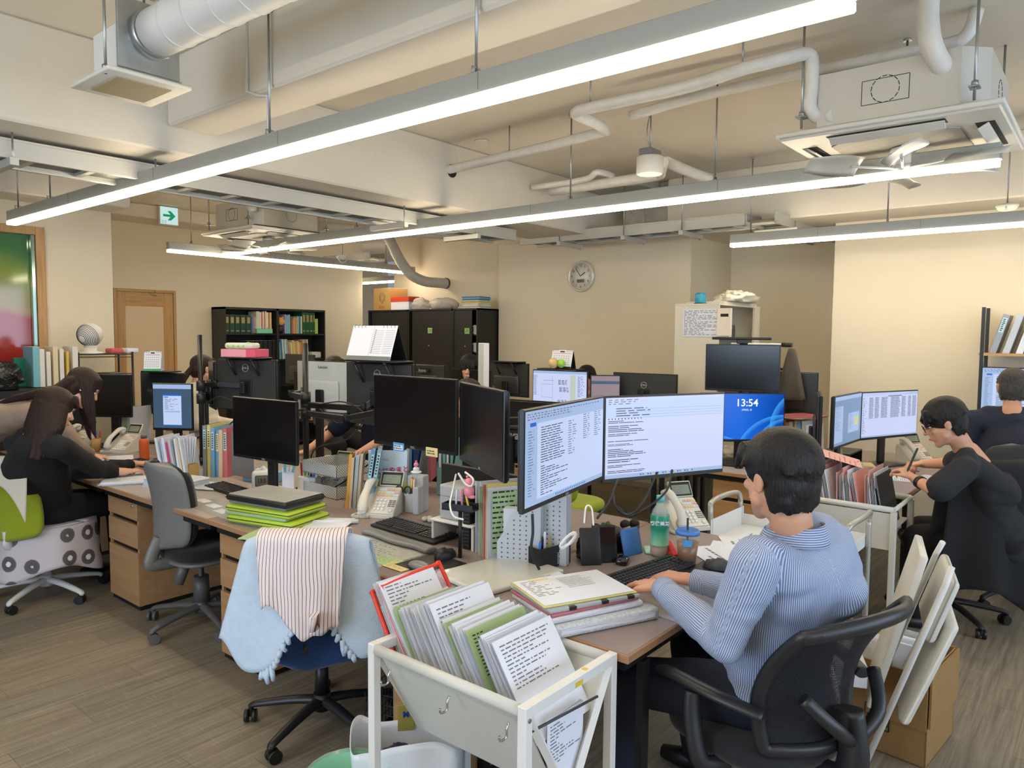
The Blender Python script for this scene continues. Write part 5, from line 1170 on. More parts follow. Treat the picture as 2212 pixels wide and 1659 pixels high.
# pen stand
p = at(897, 1105)
o = empty('pen_stand', T(p.x, p.y, DZ) @ rotm(rz=-1.2), 'frosted clear pen stand with scissors in front of the teal file box', 'pen stand')
M_FROST = mat('frosted_plastic', (206, 210, 214), 0.35, var=0.02, alpha=0.62)
b = MB(); b.box(-0.045, 0.045, 0.0, 0.07, 0, 0.185, 0.003).box(-0.04, 0.01, -0.04, 0.0, 0, 0.10, 0.003).box(0.015, 0.045, -0.06, 0.0, 0, 0.14, 0.003); b.build('holder', M_FROST, o)
def pen(x, y, z, L, m, label, tilt=(0.1, 0.1), r=0.0045, name='pen', M=None, group='pens', cap=None):
    o_ = empty(name, (M or T()) @ T(x, y, z) @ rotm(rx=tilt[0], ry=tilt[1]), label, 'pen', group)
    MB().tube([(0, 0, 0), (0, 0, 0.012), (0, 0, L-0.01), (0, 0, L)], [0.001, r, r, r*0.6], 10).build('barrel', m, o_)
    if cap: MB().tube([(0, 0, L*0.6), (0, 0, L)], r*1.15, 10).build('cap', cap, o_)
    return o_
CO = {n: mat('pen_'+n, c, 0.35, var=0) for n, c in dict(black=(30, 30, 34), yellow=(236, 200, 60), red=(200, 50, 50), green=(60, 170, 90), blue=(50, 120, 200), pink=(230, 140, 160), white=(230, 230, 228), lime=(150, 210, 70), orange=(236, 120, 40)).items()}
PM = o.matrix_world.copy()
for k, (x, y, c) in enumerate(((-0.03, -0.02, 'black'), (-0.02, -0.03, 'yellow'), (-0.012, -0.015, 'orange'), (0.0, -0.025, 'white'))): pen(x, y, 0.02, 0.16, CO[c], c + ' pen standing in the clear pen stand', (0.08*k-0.1, 0.1), M=PM, group='pens in the clear stand')
o = empty('scissors', PM @ T(-0.05, -0.03, 0.115), 'black and pink scissors hooked on the clear pen stand', 'scissors')
b = MB(); 
for s in (-1, 1): b.tube([(s*0.024+0.019*math.cos(t), -0.005, 0.026*math.sin(t)*0.8) for t in [2*PI*k/18 for k in range(19)]], 0.0045, 8, cap=False)
b.build('handles', CO['black'], o); MB().tube([(0, 0, -0.0), (0.01, 0.02, -0.1)], 0.004, 6).build('blades', M_CHROME, o)
# dolls and ornaments
def ornament(u, v, z, name, label, parts, cat='figurine', s=1.0, rz=0):
    p = PZ(u, v, z); o_ = empty(name, T(p.x, p.y, z) @ rotm(rz=rz) @ Matrix.Scale(s, 4), label, cat)
    for nm, m, balls in parts:
        b = MB()
        for c, r_, sc3 in balls: b.ball(c, r_, 14, 8, sc3)
        b.build(nm, m, o_)
    return o_
ornament(899, 1022, DZ+0.186, 'figurine', 'tiny pink and white figurine on top of the pen stand', [('body', CO['white'], [((0, 0, 0.006), 0.03, (1, 1, .3)), ((0, 0, 0.02), 0.018, (1, 1, .8))]), ('head', CO['pink'], [((0, 0, 0.045), 0.013, (1, 1, 1)), ((0, 0, 0.062), 0.006, (1, 1, 1))])])
ornament(1013, 1072, DZ+0.27, 'figurine', 'small pink figurine sitting on the slim black computer', [('body', CO['pink'], [((0, 0, 0.02), 0.022, (1, 1, 1.2)), ((0.0, -0.015, 0.0), 0.012, (1, 1.4, .7))]), ('head', CO['pink'], [((0, 0, 0.055), 0.02, (1, 1, 1)), ((0, 0.01, 0.078), 0.006, (1, 1, 1))])])
b = MB()
for k in range(6): b.ball((0.02+k*0.017-0.05, 0.018*math.sin(k*1.9), 0.012), 0.016, 12, 8, (1, 1.1, .8))
o = b.build('rope_coaster', M_OFFW); p = at(930, 1127); o.matrix_world = T(p.x, p.y, DZ) @ rotm(rz=-1.2); tag(o, 'knotted cream cord ornament behind the keyboard', 'ornament')
# keyboard, wrist rest, mouse, pads
keyboard(*at(893, 1150).xy, DZ, -1.57-0.05, 'large black keyboard in front of the white telephone', 0.45, 0.155)
M_GEL = mat('grey_gel', (122, 124, 126), 0.32, var=0.03)
p = at(868, 1172)
b = MB(); b.tube(smooth_path([(-0.225, 0, 0.012), (-0.15, 0.008, 0.014), (0, -0.006, 0.014), (0.15, 0.008, 0.014), (0.225, 0, 0.012)], 8), [0.022]+[0.034]*31+[0.020], 14, flat=0.42); o = b.build('wrist_rest', M_GEL); o.matrix_world = T(p.x-0.02, p.y+0.01, DZ) @ rotm(rz=-1.62); tag(o, 'long grey gel wrist rest in front of the large keyboard', 'wrist rest')
mouse(*at(962, 1205).xy, DZ+0.003, -1.6, 'black mouse on the mat beside the large keyboard')
p = at(920, 1222)
MB().box(-0.11, 0.11, -0.11, 0.10, 0, 0.003, 0.001)
o = empty('mouse_pad', T(p.x, p.y, DZ) @ rotm(rz=-1.62), 'black mouse pad with a grey gel cushion', 'mouse pad'); MB().box(-0.10, 0.10, -0.08, 0.13, 0, 0.003, 0.001).build('mat', M_BLK, o)
b = MB(); b.ball((0, -0.035, 0.008), 0.05, 18, 8, (1.1, .7, .36)); b.build('gel_cushion', M_GEL, o)
# clear desk mat with map-like sheets
def sheet_flat(u, v, w, d, rz, m, label, name='paper_sheet', lines_=True, t=0.0008, dz=0.0, cat='paper', group='sheets under the clear mats'):
    p = at(u, v); b = MB(); b.use(m).box(-w/2, w/2, -d/2, d/2, 0, t)
    if lines_: words(b, lambda x, y: (x, y, t+0.0003), -w*.42, w*.42, -d*.4, d*.4, 12, M_INKL, RND, 0.25, (0.2, 1), wl=(0.01, 0.03))
    o_ = b.build(name); o_.matrix_world = T(p.x, p.y, DZ+dz) @ rotm(rz=rz); return tag(o_, label, cat, group)
sheet_flat(795, 1190, 0.42, 0.30, -1.6, mat('map_sheet', (180, 182, 176), 0.3, var=0.12, vscale=30), 'grey map-like sheet on the desk in front of the wrist rest')
sheet_flat(740, 1165, 0.16, 0.11, -1.6, mat('photo_sheet', (110, 96, 92), 0.3, var=0.3, vscale=40), 'dark photograph lying on the desk left of the map sheet', lines_=False, dz=0.001)
sheet_flat(835, 1212, 0.14, 0.09, -1.6, M_GREENP, 'pale green note near the desk edge beside the gel cushion', dz=0.0015); sheet_flat(860, 1225, 0.12, 0.07, -1.6, M_YELP, 'yellow note near the desk edge beside the gel cushion', dz=0.002)
# slim computer, white file stand, clear drawers
p = at(1003, 1188)
o = empty('slim_computer', T(p.x+0.01, p.y+0.0, DZ) @ rotm(rz=-1.45), 'slim black computer standing upright beside the perforated white file stand', 'computer')
MB().box(-0.018, 0.018, 0, 0.18, 0, 0.18, 0.003).build('casing', M_BLK, o); o.scale = (1, 1, 1.45)
b = MB()
for k in range(16): b.box(-0.014, 0.014, -0.0014, -0.0004, 0.012+k*0.010, 0.016+k*0.010)
b.build('front_grille', M_DGRY, o)
p = at(1050, 1205)
HL = mat('pale_grey_plastic', (186, 192, 200), 0.4, var=0.02)
p = at(1058, 1222); fb = file_box(T(p.x+0.11, p.y+0.03, DZ) @ rotm(rz=-2.70), 'white perforated slanted file stand next to the slim computer', HL, 0.08, 0.25, 0.18, 0.09, 1, [C_['white']], holes=True, where='right inside the perforated stand', seed=9)
p = at(1026, 1192); files(T(p.x, p.y, DZ) @ rotm(rz=-2.0), 9, lambda k: ('white', 'lavender', 'cream', 'dark-clipped', 'green', 'pale', 'rose', 'yellow', 'white')[k] + ' document file standing right of the slim computer', [C_[n] for n in ('white', 'lav', 'peach', 'white', 'green', 'white', 'rose', 'yellow', 'white')], (0.010, 0.016), (0.29, 0.31), (0.21, 0.22), 0, 11, group='document files right of the slim computer')
b = MB(); b.use(M_GREENP).box(0, 0.001, 0.02, 0.20, 0.02, 0.27); words(b, lambda y, z: (0.0018, y, z), 0.02, 0.17, 0.03, 0.28, 12, M_INK, RND, 0.35, (0.3, 1), wl=(0.006, 0.03), gap=0.006); o = b.build('green_form'); o.matrix_world = T(p.x-0.060, p.y-0.125, DZ+0.01) @ rotm(rz=-2.0); tag(o, 'pale green printed form at the front of the upright files', 'form')
p = at(965, 1115)
o = empty('mini_chest', T(2.36, 2.22, DZ+0.11) @ rotm(rz=-1.5), 'clear plastic mini drawers on a white riser behind the keyboard', 'drawers')
b = MB(); b.box(-0.07, 0.07, -0.08, 0.08, 0, 0.15, 0.003); b.build('casing', M_FROST, o)
for k in range(3): MB().box(-0.065, 0.065, -0.086, -0.08, 0.008+k*0.048, 0.05+k*0.048, 0.002).build('drawer_front', M_FROST, o)
o = empty('desk_riser', T(2.34, 2.2, DZ) @ rotm(rz=-1.5), 'white desk riser under the clear mini drawers', 'riser'); MB().box(-0.12, 0.12, -0.09, 0.09, 0.10, 0.109, 0.002).build('top_board', M_WPL, o)
for s in (-1, 1): MB().box(s*0.112-0.006, s*0.112+0.006, -0.08, 0.08, 0, 0.0995).build('leg', M_WPL, o)
o = empty('desk_tray', T(2.17, 2.06, DZ+0.20) @ rotm(rz=-1.3), 'black tray of pens hooked beside the clear drawers', 'tray'); b = MB(); b.box(-0.07, 0.07, -0.03, 0.03, 0, 0.004).box(-0.07, 0.07, -0.03, -0.027, 0, 0.028).box(-0.07, 0.07, 0.027, 0.03, 0, 0.028).box(-0.07, -0.067, -0.03, 0.03, 0, 0.028); b.build('tray_body', M_BLK, o)
MB().cyl((0, 0, -0.2), (0, 0, 0), 0.008).build('leg', M_BLK, o)
TM = o.matrix_world.copy()
for k, c in enumerate(('green', 'white', 'pink', 'yellow')): pen(-0.05+0.03*k, 0, 0.006, 0.08, CO[c], c + ' pen in the black tray by the clear drawers', (0.2-0.1*k, 0.3-0.2*k), M=TM, group='pens in the black tray')
cable([PD(985, 1025, 2.75), PD(978, 1060, 2.6), PD(972, 1090, 2.55), PD(980, 1115, 2.5), PD(1000, 1122, 2.45)], 0.0035, 'white charging cable hanging beside the slim computer', M_WPL, group='white cables')
cable([PD(990, 1022, 2.7), PD(1005, 1045, 2.68), PD(1018, 1050, 2.66), PD(1022, 1035, 2.66), PD(1005, 1020, 2.7)], 0.004, 'coiled white cable by the sideways black monitor', M_WPL, group='white cables')
# green zip cases
p = at(615, 1125)
M_ZIP = mat('neon_zip_case', (190, 214, 60), 0.5, var=0.04); Z0 = DZ
for k, (h, m, w, d, lb) in enumerate(((0.004, C_['grey'], .36, .25, 'black-edged clipboard under the green zip cases'), (0.035, M_ZIP, .40, .27, 'lower neon green zip case'), (0.018, C_['green'], .38, .25, 'green mesh zip case'), (0.03, M_ZIP, .40, .26, 'upper neon green zip case'), (0.016, C_['grey'], .38, .25, 'grey document case on the green zip cases'), (0.03, M_BLK, .40, .26, 'black-edged clear zip case on top of the green ones'))):
    o = empty('zip_case', T(p.x-0.03+0.01*math.sin(k*2), p.y+0.03+0.012*math.cos(k*3), Z0) @ rotm(rz=-1.35+0.04*math.sin(k)), lb, 'document case', 'stack of zip cases')
    b = MB(); b.box(-w/2, w/2, -d/2, d/2, 0, h, min(0.010, h*0.4), 2); b.build('case', m, o)
    if h > 0.02: MB().box(-w/2-0.001, w/2+0.001, -d/2-0.001, d/2+0.001, h*0.45, h*0.6, 0.001).build('zip', M_DGRY if m is M_ZIP else M_BLK, o)
    if k == 5: MB().box(-w/2+0.012, w/2-0.012, -d/2+0.012, d/2-0.012, h, h+0.003, 0.001).build('clear_window', mat('clear_window', (188, 190, 184), 0.15, var=0.05), o)
    Z0 += h+0.001
for (u, v, w, d, rz, m, lb, z) in ((600, 1150, .3, .22, -1.1, M_GREENP, 'pale green folder sticking out under the zip cases', 0), (690, 1143, .30, .21, -1.05, C_['lime'], 'lime clear folder under the zip cases', 0.003), (705, 1140, .29, .2, -0.95, M_PAPER, 'bundle of white sheets under the zip cases', 0.006), (715, 1147, .32, .06, -0.9, M_YELP, 'cream tube-like envelope at the desk edge', 0.0)):
    p = at(u, v); o = MB().box(-w/2, w/2, -d/2, d/2, 0, 0.006, 0.002).build('folder', m); o.matrix_world = T(p.x, p.y, DZ+z) @ rotm(rz=rz+PI/2); tag(o, lb, 'folder', 'folders under the zip cases')
p = at(745, 1130); o = MB().tube([(-0.13, 0, 0.012), (0.13, 0, 0.012)], 0.011, 16).build('rolled_paper', M_PAPER); o.matrix_world = T(p.x-0.06, p.y+0.03, DZ) @ rotm(rz=-0.75); tag(o, 'rolled white paper lying right of the zip cases', 'paper roll')
# ================================================================== desk of the grey chair
keyboard(*at(502, 1062).xy, DZ, -1.62, 'black keyboard between the grey chair and the digital clock', 0.44, 0.13)
p = at(572, 1057); o = empty('digital_clock', T(p.x-0.02, p.y, DZ) @ rotm(rz=-0.55), 'small white rounded digital clock under the left black monitor', 'clock')
o.scale = (1.2, 1.2, 1.2); MB().box(-0.045, 0.045, -0.02, 0.035, 0.0, 0.095, 0.018, 4).build('casing', M_WPL, o); MB().box(-0.03, 0.03, -0.0225, -0.0195, 0.02, 0.075, 0.006, 2).build('display', mat('clock_lcd_brown', (112, 106, 90), 0.3), o)
text('13:5', 0.03, M_INK, o, T(0, -0.0235, 0.048) @ rotm(rx=PI/2), 'display_digits', bold=0.0005, sx=0.8)
p = at(540, 1050); o = empty('tissue_box', T(p.x+0.14, p.y+0.08, DZ) @ rotm(rz=-1.2), 'blue and white tissue box behind the small digital clock', 'tissue box'); MB().box(-0.11, 0.11, -0.055, 0.055, 0, 0.06, 0.003).build('carton', mat('blue_carton', (118, 172, 214), 0.6), o); MB().grid(lambda u, v: ((u-0.5)*0.12, (v-0.5)*0.04, 0.061+0.03*math.sin(PI*u)*(1-abs(2*v-1))+0.006*math.sin(15*u)), 12, 4, thick=0.002).build('tissue', M_PAPER, o)
p = at(600, 1058); o = empty('memo_stand', T(p.x+0.03, p.y, DZ) @ rotm(rz=-0.9), 'white card stand with pale tabs right of the digital clock', 'memo stand'); b = MB(); b.prism([(0, 0), (0.07, 0.0), (0.07, 0.002), (0, 0.002)], 0, 0.13); b.build('card', M_PAPER, o)
for k, c in enumerate(('sky', 'cream', 'sky')): 
    b = MB(); b.at(T(0.01+0.022*k, -0.002, 0.10) @ rotm(ry=0.15*k)); b.use(BK[c]).box(0, 0.016, -0.001, 0, 0, 0.07); words(b, lambda x, z: (x, -0.0014, z), 0.003, 0.013, 0.006, 0.064, 6, M_INKL, RND, 0.4, (0.9, 1)); b.build('tab', None, o)
# binders and folders
upright(440, 1030, -1.0, 6, [C_['grey'], C_['yellow'], C_['blue'], C_['blue'], C_['peach'], C_['rose']], ['grey binder', 'yellow-edged binder', 'blue binder', 'second blue binder', 'cream binder', 'rose binder'], 8, 'left of the leftmost black monitor', 0, (0.30, 0.33), (0.022, 0.03), (0.22, 0.24), labs=(LB, LY, LB, LY, None), name='binder')
p = at(510, 1035); b = MB(); b.box(0, 0.002, 0, 0.23, 0.03, 0.30); words(b, lambda y, z: (-0.0005, y, z), 0.02, 0.2, 0.04, 0.28, 16, M_INKL, RND, 0.1, (0.2, 0.6)); o = b.build('white_sheet', M_PAPER); o.matrix_world = T(2.24, 3.98, DZ) @ rotm(rz=0.05); o.matrix_world = T(p.x-0.01, p.y-0.22, DZ) @ rotm(rz=0.05); tag(o, 'large blank white sheet standing between the binders and the left monitor', 'paper')
upright(352, 1045, -0.9, 8, [C_['white'], C_['lav'], C_['white'], C_['magenta'], C_['clear'], C_['white'], C_['peach'], C_['white']], ['white folder', 'lavender folder', 'second white folder', 'thin magenta folder', 'clear folder', 'third white folder', 'cream folder', 'fourth white folder'], 12, 'leaning behind the grey chair', -0.14, (0.25, 0.30), (0.012, 0.022), (0.2, 0.22))
p = at(405, 1040); o = MB().box(-0.03, 0.03, -0.08, 0.08, 0, 0.11, 0.002).build('file_carton', M_CARD); o.matrix_world = T(p.x+0.02, p.y+0.03, DZ); tag(o, 'small cardboard holder with white paper stubs among the folders', 'holder')
for k in range(5):
    q = MB().box(-0.001, 0.001, -0.07, 0.07, 0.0, 0.16).build('paper_stub', M_PAPER); q.matrix_world = T(p.x-0.02+0.01*k, p.y+0.03, DZ+0.115) @ rotm(ry=0.06*k-0.1); tag(q, 'white paper fanned in the small cardboard holder', 'paper', 'papers in the cardboard holder')
p = at(400, 1045); paper_pile(p.x-0.06, p.y-0.02, DZ, 0.2, 'thick pile of white papers right of the grey chair back', 0.22, 0.3, 0.045, 14)
p = at(445, 1050); paper_pile(p.x-0.02, p.y-0.0, DZ, 0.5, 'clear-covered loose papers beside the keyboard', 0.2, 0.28, 0.012, 5)
sheet_flat(500, 1095, 0.5, 0.3, -1.6, mat('clear_mat', (172, 168, 162), 0.12, var=0.02), 'clear desk mat in front of the grey chair', name='desk_mat', lines_=False, cat='desk mat')
for k, (u, v) in enumerate(((440, 1082), (462, 1093), (480, 1105))): sheet_flat(u, v, 0.10, 0.05, -1.6, M_PAPER, 'small white card under the clear desk mat', dz=0.001, group='cards on the clear mat')
phone(*at(722, 1050).xy, DZ, -1.3, 'white desk telephone half hidden behind the zip cases')
p = at(668, 1062); o = empty('pen_box', T(p.x, p.y, DZ) @ rotm(rz=-1.2), 'white pen box full of markers at the foot of the thick black pole', 'pen box')
b = MB(); b.box(-0.06, 0.06, -0.03, 0.03, 0, 0.09, 0.003); b.build('holder', M_WPL, o); PM = o.matrix_world.copy()
for k, c in enumerate(('red', 'lime', 'white', 'black', 'blue', 'white')): pen(-0.045+0.018*k, 0.0, 0.03, 0.14, CO[c], c + ' marker in the white pen box', (0.05*(k % 3)-0.05, 0.04*k-0.1), r=0.006, M=PM, group='markers in the white pen box')
# wire basket trays behind
for k, (z, lb) in enumerate(((0.0, 'lower white mesh letter tray behind the left monitor'), (0.12, 'upper white mesh letter tray behind the left monitor'))):
    o = empty('letter_tray', T(2.60, 3.45, DZ+z) @ rotm(rz=0.0), lb, 'letter tray', 'white mesh letter trays'); M_WG = m_mesh('white_grid', (214, 216, 214), (120, 124, 126), 130)
    b = MB(); b.box(-0.12, 0.12, -0.16, 0.16, 0.002, 0.005).box(-0.12, -0.118, -0.16, 0.16, 0, 0.07).box(0.118, 0.12, -0.16, 0.16, 0, 0.07).box(-0.12, 0.12, -0.16, -0.158, 0, 0.07).box(-0.12, 0.12, 0.158, 0.16, 0, 0.07); b.build('basket', M_WG, o)
# green tea bottle
def bottle(x, y, z, H, r, label, body, capm, lab, name='bottle', liquid=None, waist=True, level=0.2, group=None, txt=None):
    o = empty(name, T(x, y, z), label, 'bottle', group)
    pr_ = [(r*0.8, 0), (r, 0.012), (r*0.97, H*0.12), (r, H*0.2), (r*(0.88 if waist else 1), H*0.34), (r, H*0.46), (r, H*0.66), (r*0.82, H*0.76), (r*0.42, H*0.86), (r*0.38, H*0.92)]
    MB().lathe(pr_, 24).build('body', body, o)
    MB().lathe([(r*0.44, H*0.90), (r*0.44, H), (r*0.40, H+0.002)], 20).build('cap', capm, o)
    if lab: MB().lathe([(r*1.012, H*0.20), (r*(0.892 if waist else 1.012), H*0.34), (r*1.012, H*0.46), (r*1.012, H*0.66), (r*0.96, H*0.69)], 24, cap=False).build('wrapper', lab, o)
    if liquid: MB().lathe([(r*0.78, 0.003), (r*0.95, 0.014), (r*0.93, H*level)], 24).build('drink', liquid, o)
    return o
M_PET = mat('clear_bottle', (206, 214, 206), 0.08, var=0, alpha=0.38)
p = PZ(750, 990, DZ)
bottle(2.72, 3.10, DZ, 0.215, 0.033, 'green tea bottle with a cream cap behind the blue clear files', mat('tea_liquid', (150, 160, 90), 0.15, var=0, alpha=0.8), mat('cream_cap', (226, 214, 150), 0.4), mat('green_wrapper', (40, 100, 44), 0.4, var=0.2, vscale=30))
# orange flask
p = at(312, 992); o = empty('flask', T(p.x, p.y, DZ), 'orange steel flask with a dark lid beside the telephone', 'flask'); MB().lathe([(0.032, 0), (0.034, 0.006), (0.034, 0.13), (0.030, 0.145), (0.020, 0.152)], 24).build('body', mat('orange_paint', (232, 112, 62), 0.4), o); MB().lathe([(0.021, 0.152), (0.021, 0.175), (0.018, 0.178)], 20).build('lid', M_GRYP, o)
phone(*at(272, 974).xy, DZ, -1.2, 'white desk telephone next to the orange flask'); phone(*(at(175, 965).xy), DZ, -1.2, 'white desk telephone between the two women')
keyboard(*at(318, 1005).xy, DZ, -1.5, 'black keyboard at the right hand of the woman in black', 0.4, 0.13); keyboard(*at(190, 962).xy, DZ, -1.5, 'black keyboard in front of the standing woman', 0.4, 0.13)
upright(243, 962, -1.1, 6, [C_['white'], C_['lav'], C_['clear'], C_['white'], C_['green'], C_['white']], ['white paper file', 'lavender paper file', 'clear paper file', 'second white paper file', 'green-edged paper file', 'third white paper file'], 21, 'left of the orange flask', 0.05, (0.27, 0.31), (0.02, 0.03), (0.24, 0.28))
p = at(265, 960); b = MB(); b.box(0, 0.002, 0, 0.21, 0, 0.29); words(b, lambda y, z: (-0.0006, y, z), 0.01, 0.2, 0.02, 0.28, 20, M_INKL, RND, 0.35, (0.2, 1), wl=(0.006, 0.03)); o = b.build('printed_sheet', M_PAPER); o.matrix_world = T(p.x-0.02, p.y-0.10, DZ) @ rotm(rz=0.1); tag(o, 'printed sheet facing outward behind the telephone with the flask', 'paper')
p = at(207, 975); o = empty('pen_cup', T(p.x, p.y, DZ), 'brown paper pen cup by the hand of the standing woman', 'pen cup'); MB().lathe([(0.034, 0), (0.036, 0.1)], 20).build('cup', M_CARD, o); PM = T(p.x, p.y, DZ)
for k, c in enumerate(('red', 'blue', 'black', 'white', 'red')): pen(0.02*math.cos(k*1.3), 0.02*math.sin(k*1.3), 0.01, 0.15, CO[c], c + ' pen in the brown cup', (0.12*math.sin(k), 0.12*math.cos(k)), M=PM, group='pens in the brown cup')
p = at(240, 990); paper(p.x+0.02, p.y-0.05, DZ, -0.4, 'handwritten sheet the two women are checking', 0.21, 0.29, rows=14); paper(p.x-0.1, p.y-0.2, DZ, -0.9, 'white sheet under the arm of the woman in black', rows=10)
p = at(275, 1022); o = MB().box(-0.07, 0.07, -0.04, 0.04, 0, 0.02, 0.008, 2).build('black_pouch', M_BLK); o.matrix_world = T(p.x, p.y, DZ) @ rotm(rz=-1); tag(o, 'black pouch on the desk behind the grey chair', 'pouch')
p = at(262, 1040); paper_pile(p.x+0.03, p.y+0.02, DZ, -0.5, 'rounded pile of white printouts at the desk edge left of the grey chair', 0.24, 0.32, 0.018, 6); 
# calendars
def calendar(M, label, w, h, base, rows=6, cat='calendar', band=None, two=False, hm=None):
    o = empty('desk_calendar', M, label, cat, 'desk calendars')
    a = 0.32; b = MB(); b.at(rotm(rx=-a)); b.use(M_PAPER).box(-w/2, w/2, -0.002, 0, 0, h)
    f = lambda x, z: (x, -0.0026, z)
    if two:
        rect(b, f, -0.0008, 0.0008, h*0.12, h, M_INKL)
        for k in range(14): rect(b, f, w*0.03, w*0.24, h*(0.2+k*0.05), h*(0.208+k*0.05), M_INKL); rect(b, f, w*0.27, w*0.47, h*(0.2+k*0.05), h*(0.208+k*0.05), M_INKL)
        words(b, f, w*0.03, w*0.06, h*0.2, h*0.9, 14, M_INK, RND, 0.3, (1, 1)); rect(b, f, -w/2, w/2, 0, h*0.12, base)
    else:
        rect(b, f, -w*0.42, w*0.42, h*0.80, h*0.82, band or MATS['pen_red'])
        for r_ in range(5):
            for c in range(7): rect(b, f, w*(-0.4+c*0.118), w*(-0.4+c*0.118+0.05), h*(0.66-r_*0.11), h*(0.69-r_*0.11), M_INKL)
        rect(b, f, -w/2, w/2, 0, h*0.11, base); rect(b, f, -w*0.12, w*0.1, h*0.87, h*0.94, M_INK)
    b.build('front_page', None, o)
    b = MB(); b.at(T(0, 2*h*math.sin(a), 0) @ rotm(rx=a)); b.box(-w/2, w/2, 0, 0.002, 0, h); b.build('back_board', hm or M_BLK, o)
    b = MB(); b.box(-w/2, w/2, 0.004, 2*h*math.sin(a)-0.004, 0, 0.002); b.build('foot_board', hm or M_BLK, o)
    b = MB()
    for k in range(12):
        if 3 < k < 8: continue
        x = -w*0.45+k*w*0.082; b.tube([(x, h*math.sin(a)+0.009*math.cos(t), h*math.cos(a)-0.004+0.009*math.sin(t)) for t in [2*PI*j/8 for j in range(9)]], 0.0012, 5, cap=False)
    b.build('wire_rings', M_BLK, o); return o
MH = mH.matrix_world.copy()
calendar(MH @ T(0, 0.10, 0.372) @ rotm(rz=PI), 'large two-page desk calendar on top of a monitor left of the cabinets', 0.36, 0.20, M_GRYP, two=True)
calendar(mM.matrix_world @ T(0.02, -0.03, 0.357), 'white desk calendar with a black foot above the drawing screen', 0.20, 0.17, M_BLK)
b = MB(); 
c = calendar(mY.matrix_world @ T(0.02, 0.10, 0.366) @ rotm(rz=PI+0.6), 'small desk calendar with a green foot above the women\'s monitors', 0.13, 0.17, mat('calendar_green', (40, 160, 110), 0.5), hm=M_PAPER)
MB().box(-0.14, 0.14, -0.05, 0.10, 0.355, 0.365).build('top_shelf', M_BLK, mY)
ornament(1195, 797, 1.345, 'figurine', 'small round cream and green ornament left of the white calendar', [('body', mat('ornament_cream', (214, 190, 130), 0.5), [((0, 0, 0.05), 0.045, (1, 1, 1))]), ('leaf', CO['lime'], [((0.02, -0.07, 0.05), 0.035, (1, 1, 1.1))])])
# pink box and wipes on the F shelf
MF_ = mF.matrix_world.copy()
o = empty('gift_box', MF_ @ T(0, 0.03, 0.377), 'pink flat box on the monitor shelf with a pack of wipes on it', 'box'); MB().box(-0.15, 0.15, -0.07, 0.07, 0, 0.055, 0.003).build('carton', mat('pink_carton', (232, 160, 176), 0.5), o); MB().box(-0.151, -0.07, -0.071, 0.071, 0.001, 0.056, 0.003).build('sleeve', mat('rose_carton', (222, 90, 124), 0.5), o)
o = empty('wipes_pack', MF_ @ T(0.02, 0.03, 0.434), 'soft white pack of wet wipes with green dots on the pink box', 'wipes'); b = MB(); b.use(mat('wipes_film', (214, 218, 206), 0.3)).box(-0.12, 0.12, -0.05, 0.05, 0, 0.042, 0.018, 4); b.build('pack', None, o)
b = MB().use(CO['lime'])
for k in range(4): b.tube([(0.08-0.045*k, 0.0505, 0.018), (0.08-0.045*k, 0.0525, 0.018)], 0.009, 10)
b.tube([(-0.05, 0.0, 0.043), (-0.1, 0.03, 0.040)], 0.016, 8, flat=0.3); b.build('printed_dots', None, o)
c = PX(462, 780, 2.75); o = empty('webcam', T(c.x, c.y, c.z-0.02), 'small black webcam on the monitor seen edge-on', 'webcam'); MB().ball((0, 0, 0), 0.02).build('camera_body', M_BLK, o); MB().tube([(0, 0, -0.01), (0, 0.01, -0.05)], 0.006).build('clip', M_BLK, o)
# ================================================================== people: each body one continuous surface
def m_skin(name, rgb):
    if name in MATS: return MATS[name]
    t = NT(name); n = t.noise(t.tc(), 9, 3); c = lin(rgb)
    t.set(Base_Color=t.ramp(n, [(0.3, tuple(x*0.93 for x in c[:3])+(1,)), (0.7, c)]), Roughness=0.5); t.b.inputs['Subsurface Weight'].default_value = 0.0
    MATS[name] = t.m; return t.m
SK1 = m_skin('skin_warm', (212, 158, 128)); SK2 = m_skin('skin_light', (224, 176, 150))
def m_hair(name, rgb, k=1.0):
    t = NT(name); v = t.tc((70, 70, 9)); n = t.noise(v, 3, 3, 0.6); c = lin(rgb)
    t.set(Base_Color=t.ramp(n, [(0.35, tuple(x*0.55 for x in c[:3])+(1,)), (0.7, tuple(min(1, x*1.8) for x in c[:3])+(1,))]), Roughness=0.42, Specular_IOR_Level=0.3); t.bump(n, 0.9*k, 0.008); return t.m
H_BLACK = m_hair('hair_black', (26, 24, 24)); H_BROWN = m_hair('hair_dark_brown', (44, 28, 22)); H_GREY = m_hair('hair_greying', (66, 62, 58))
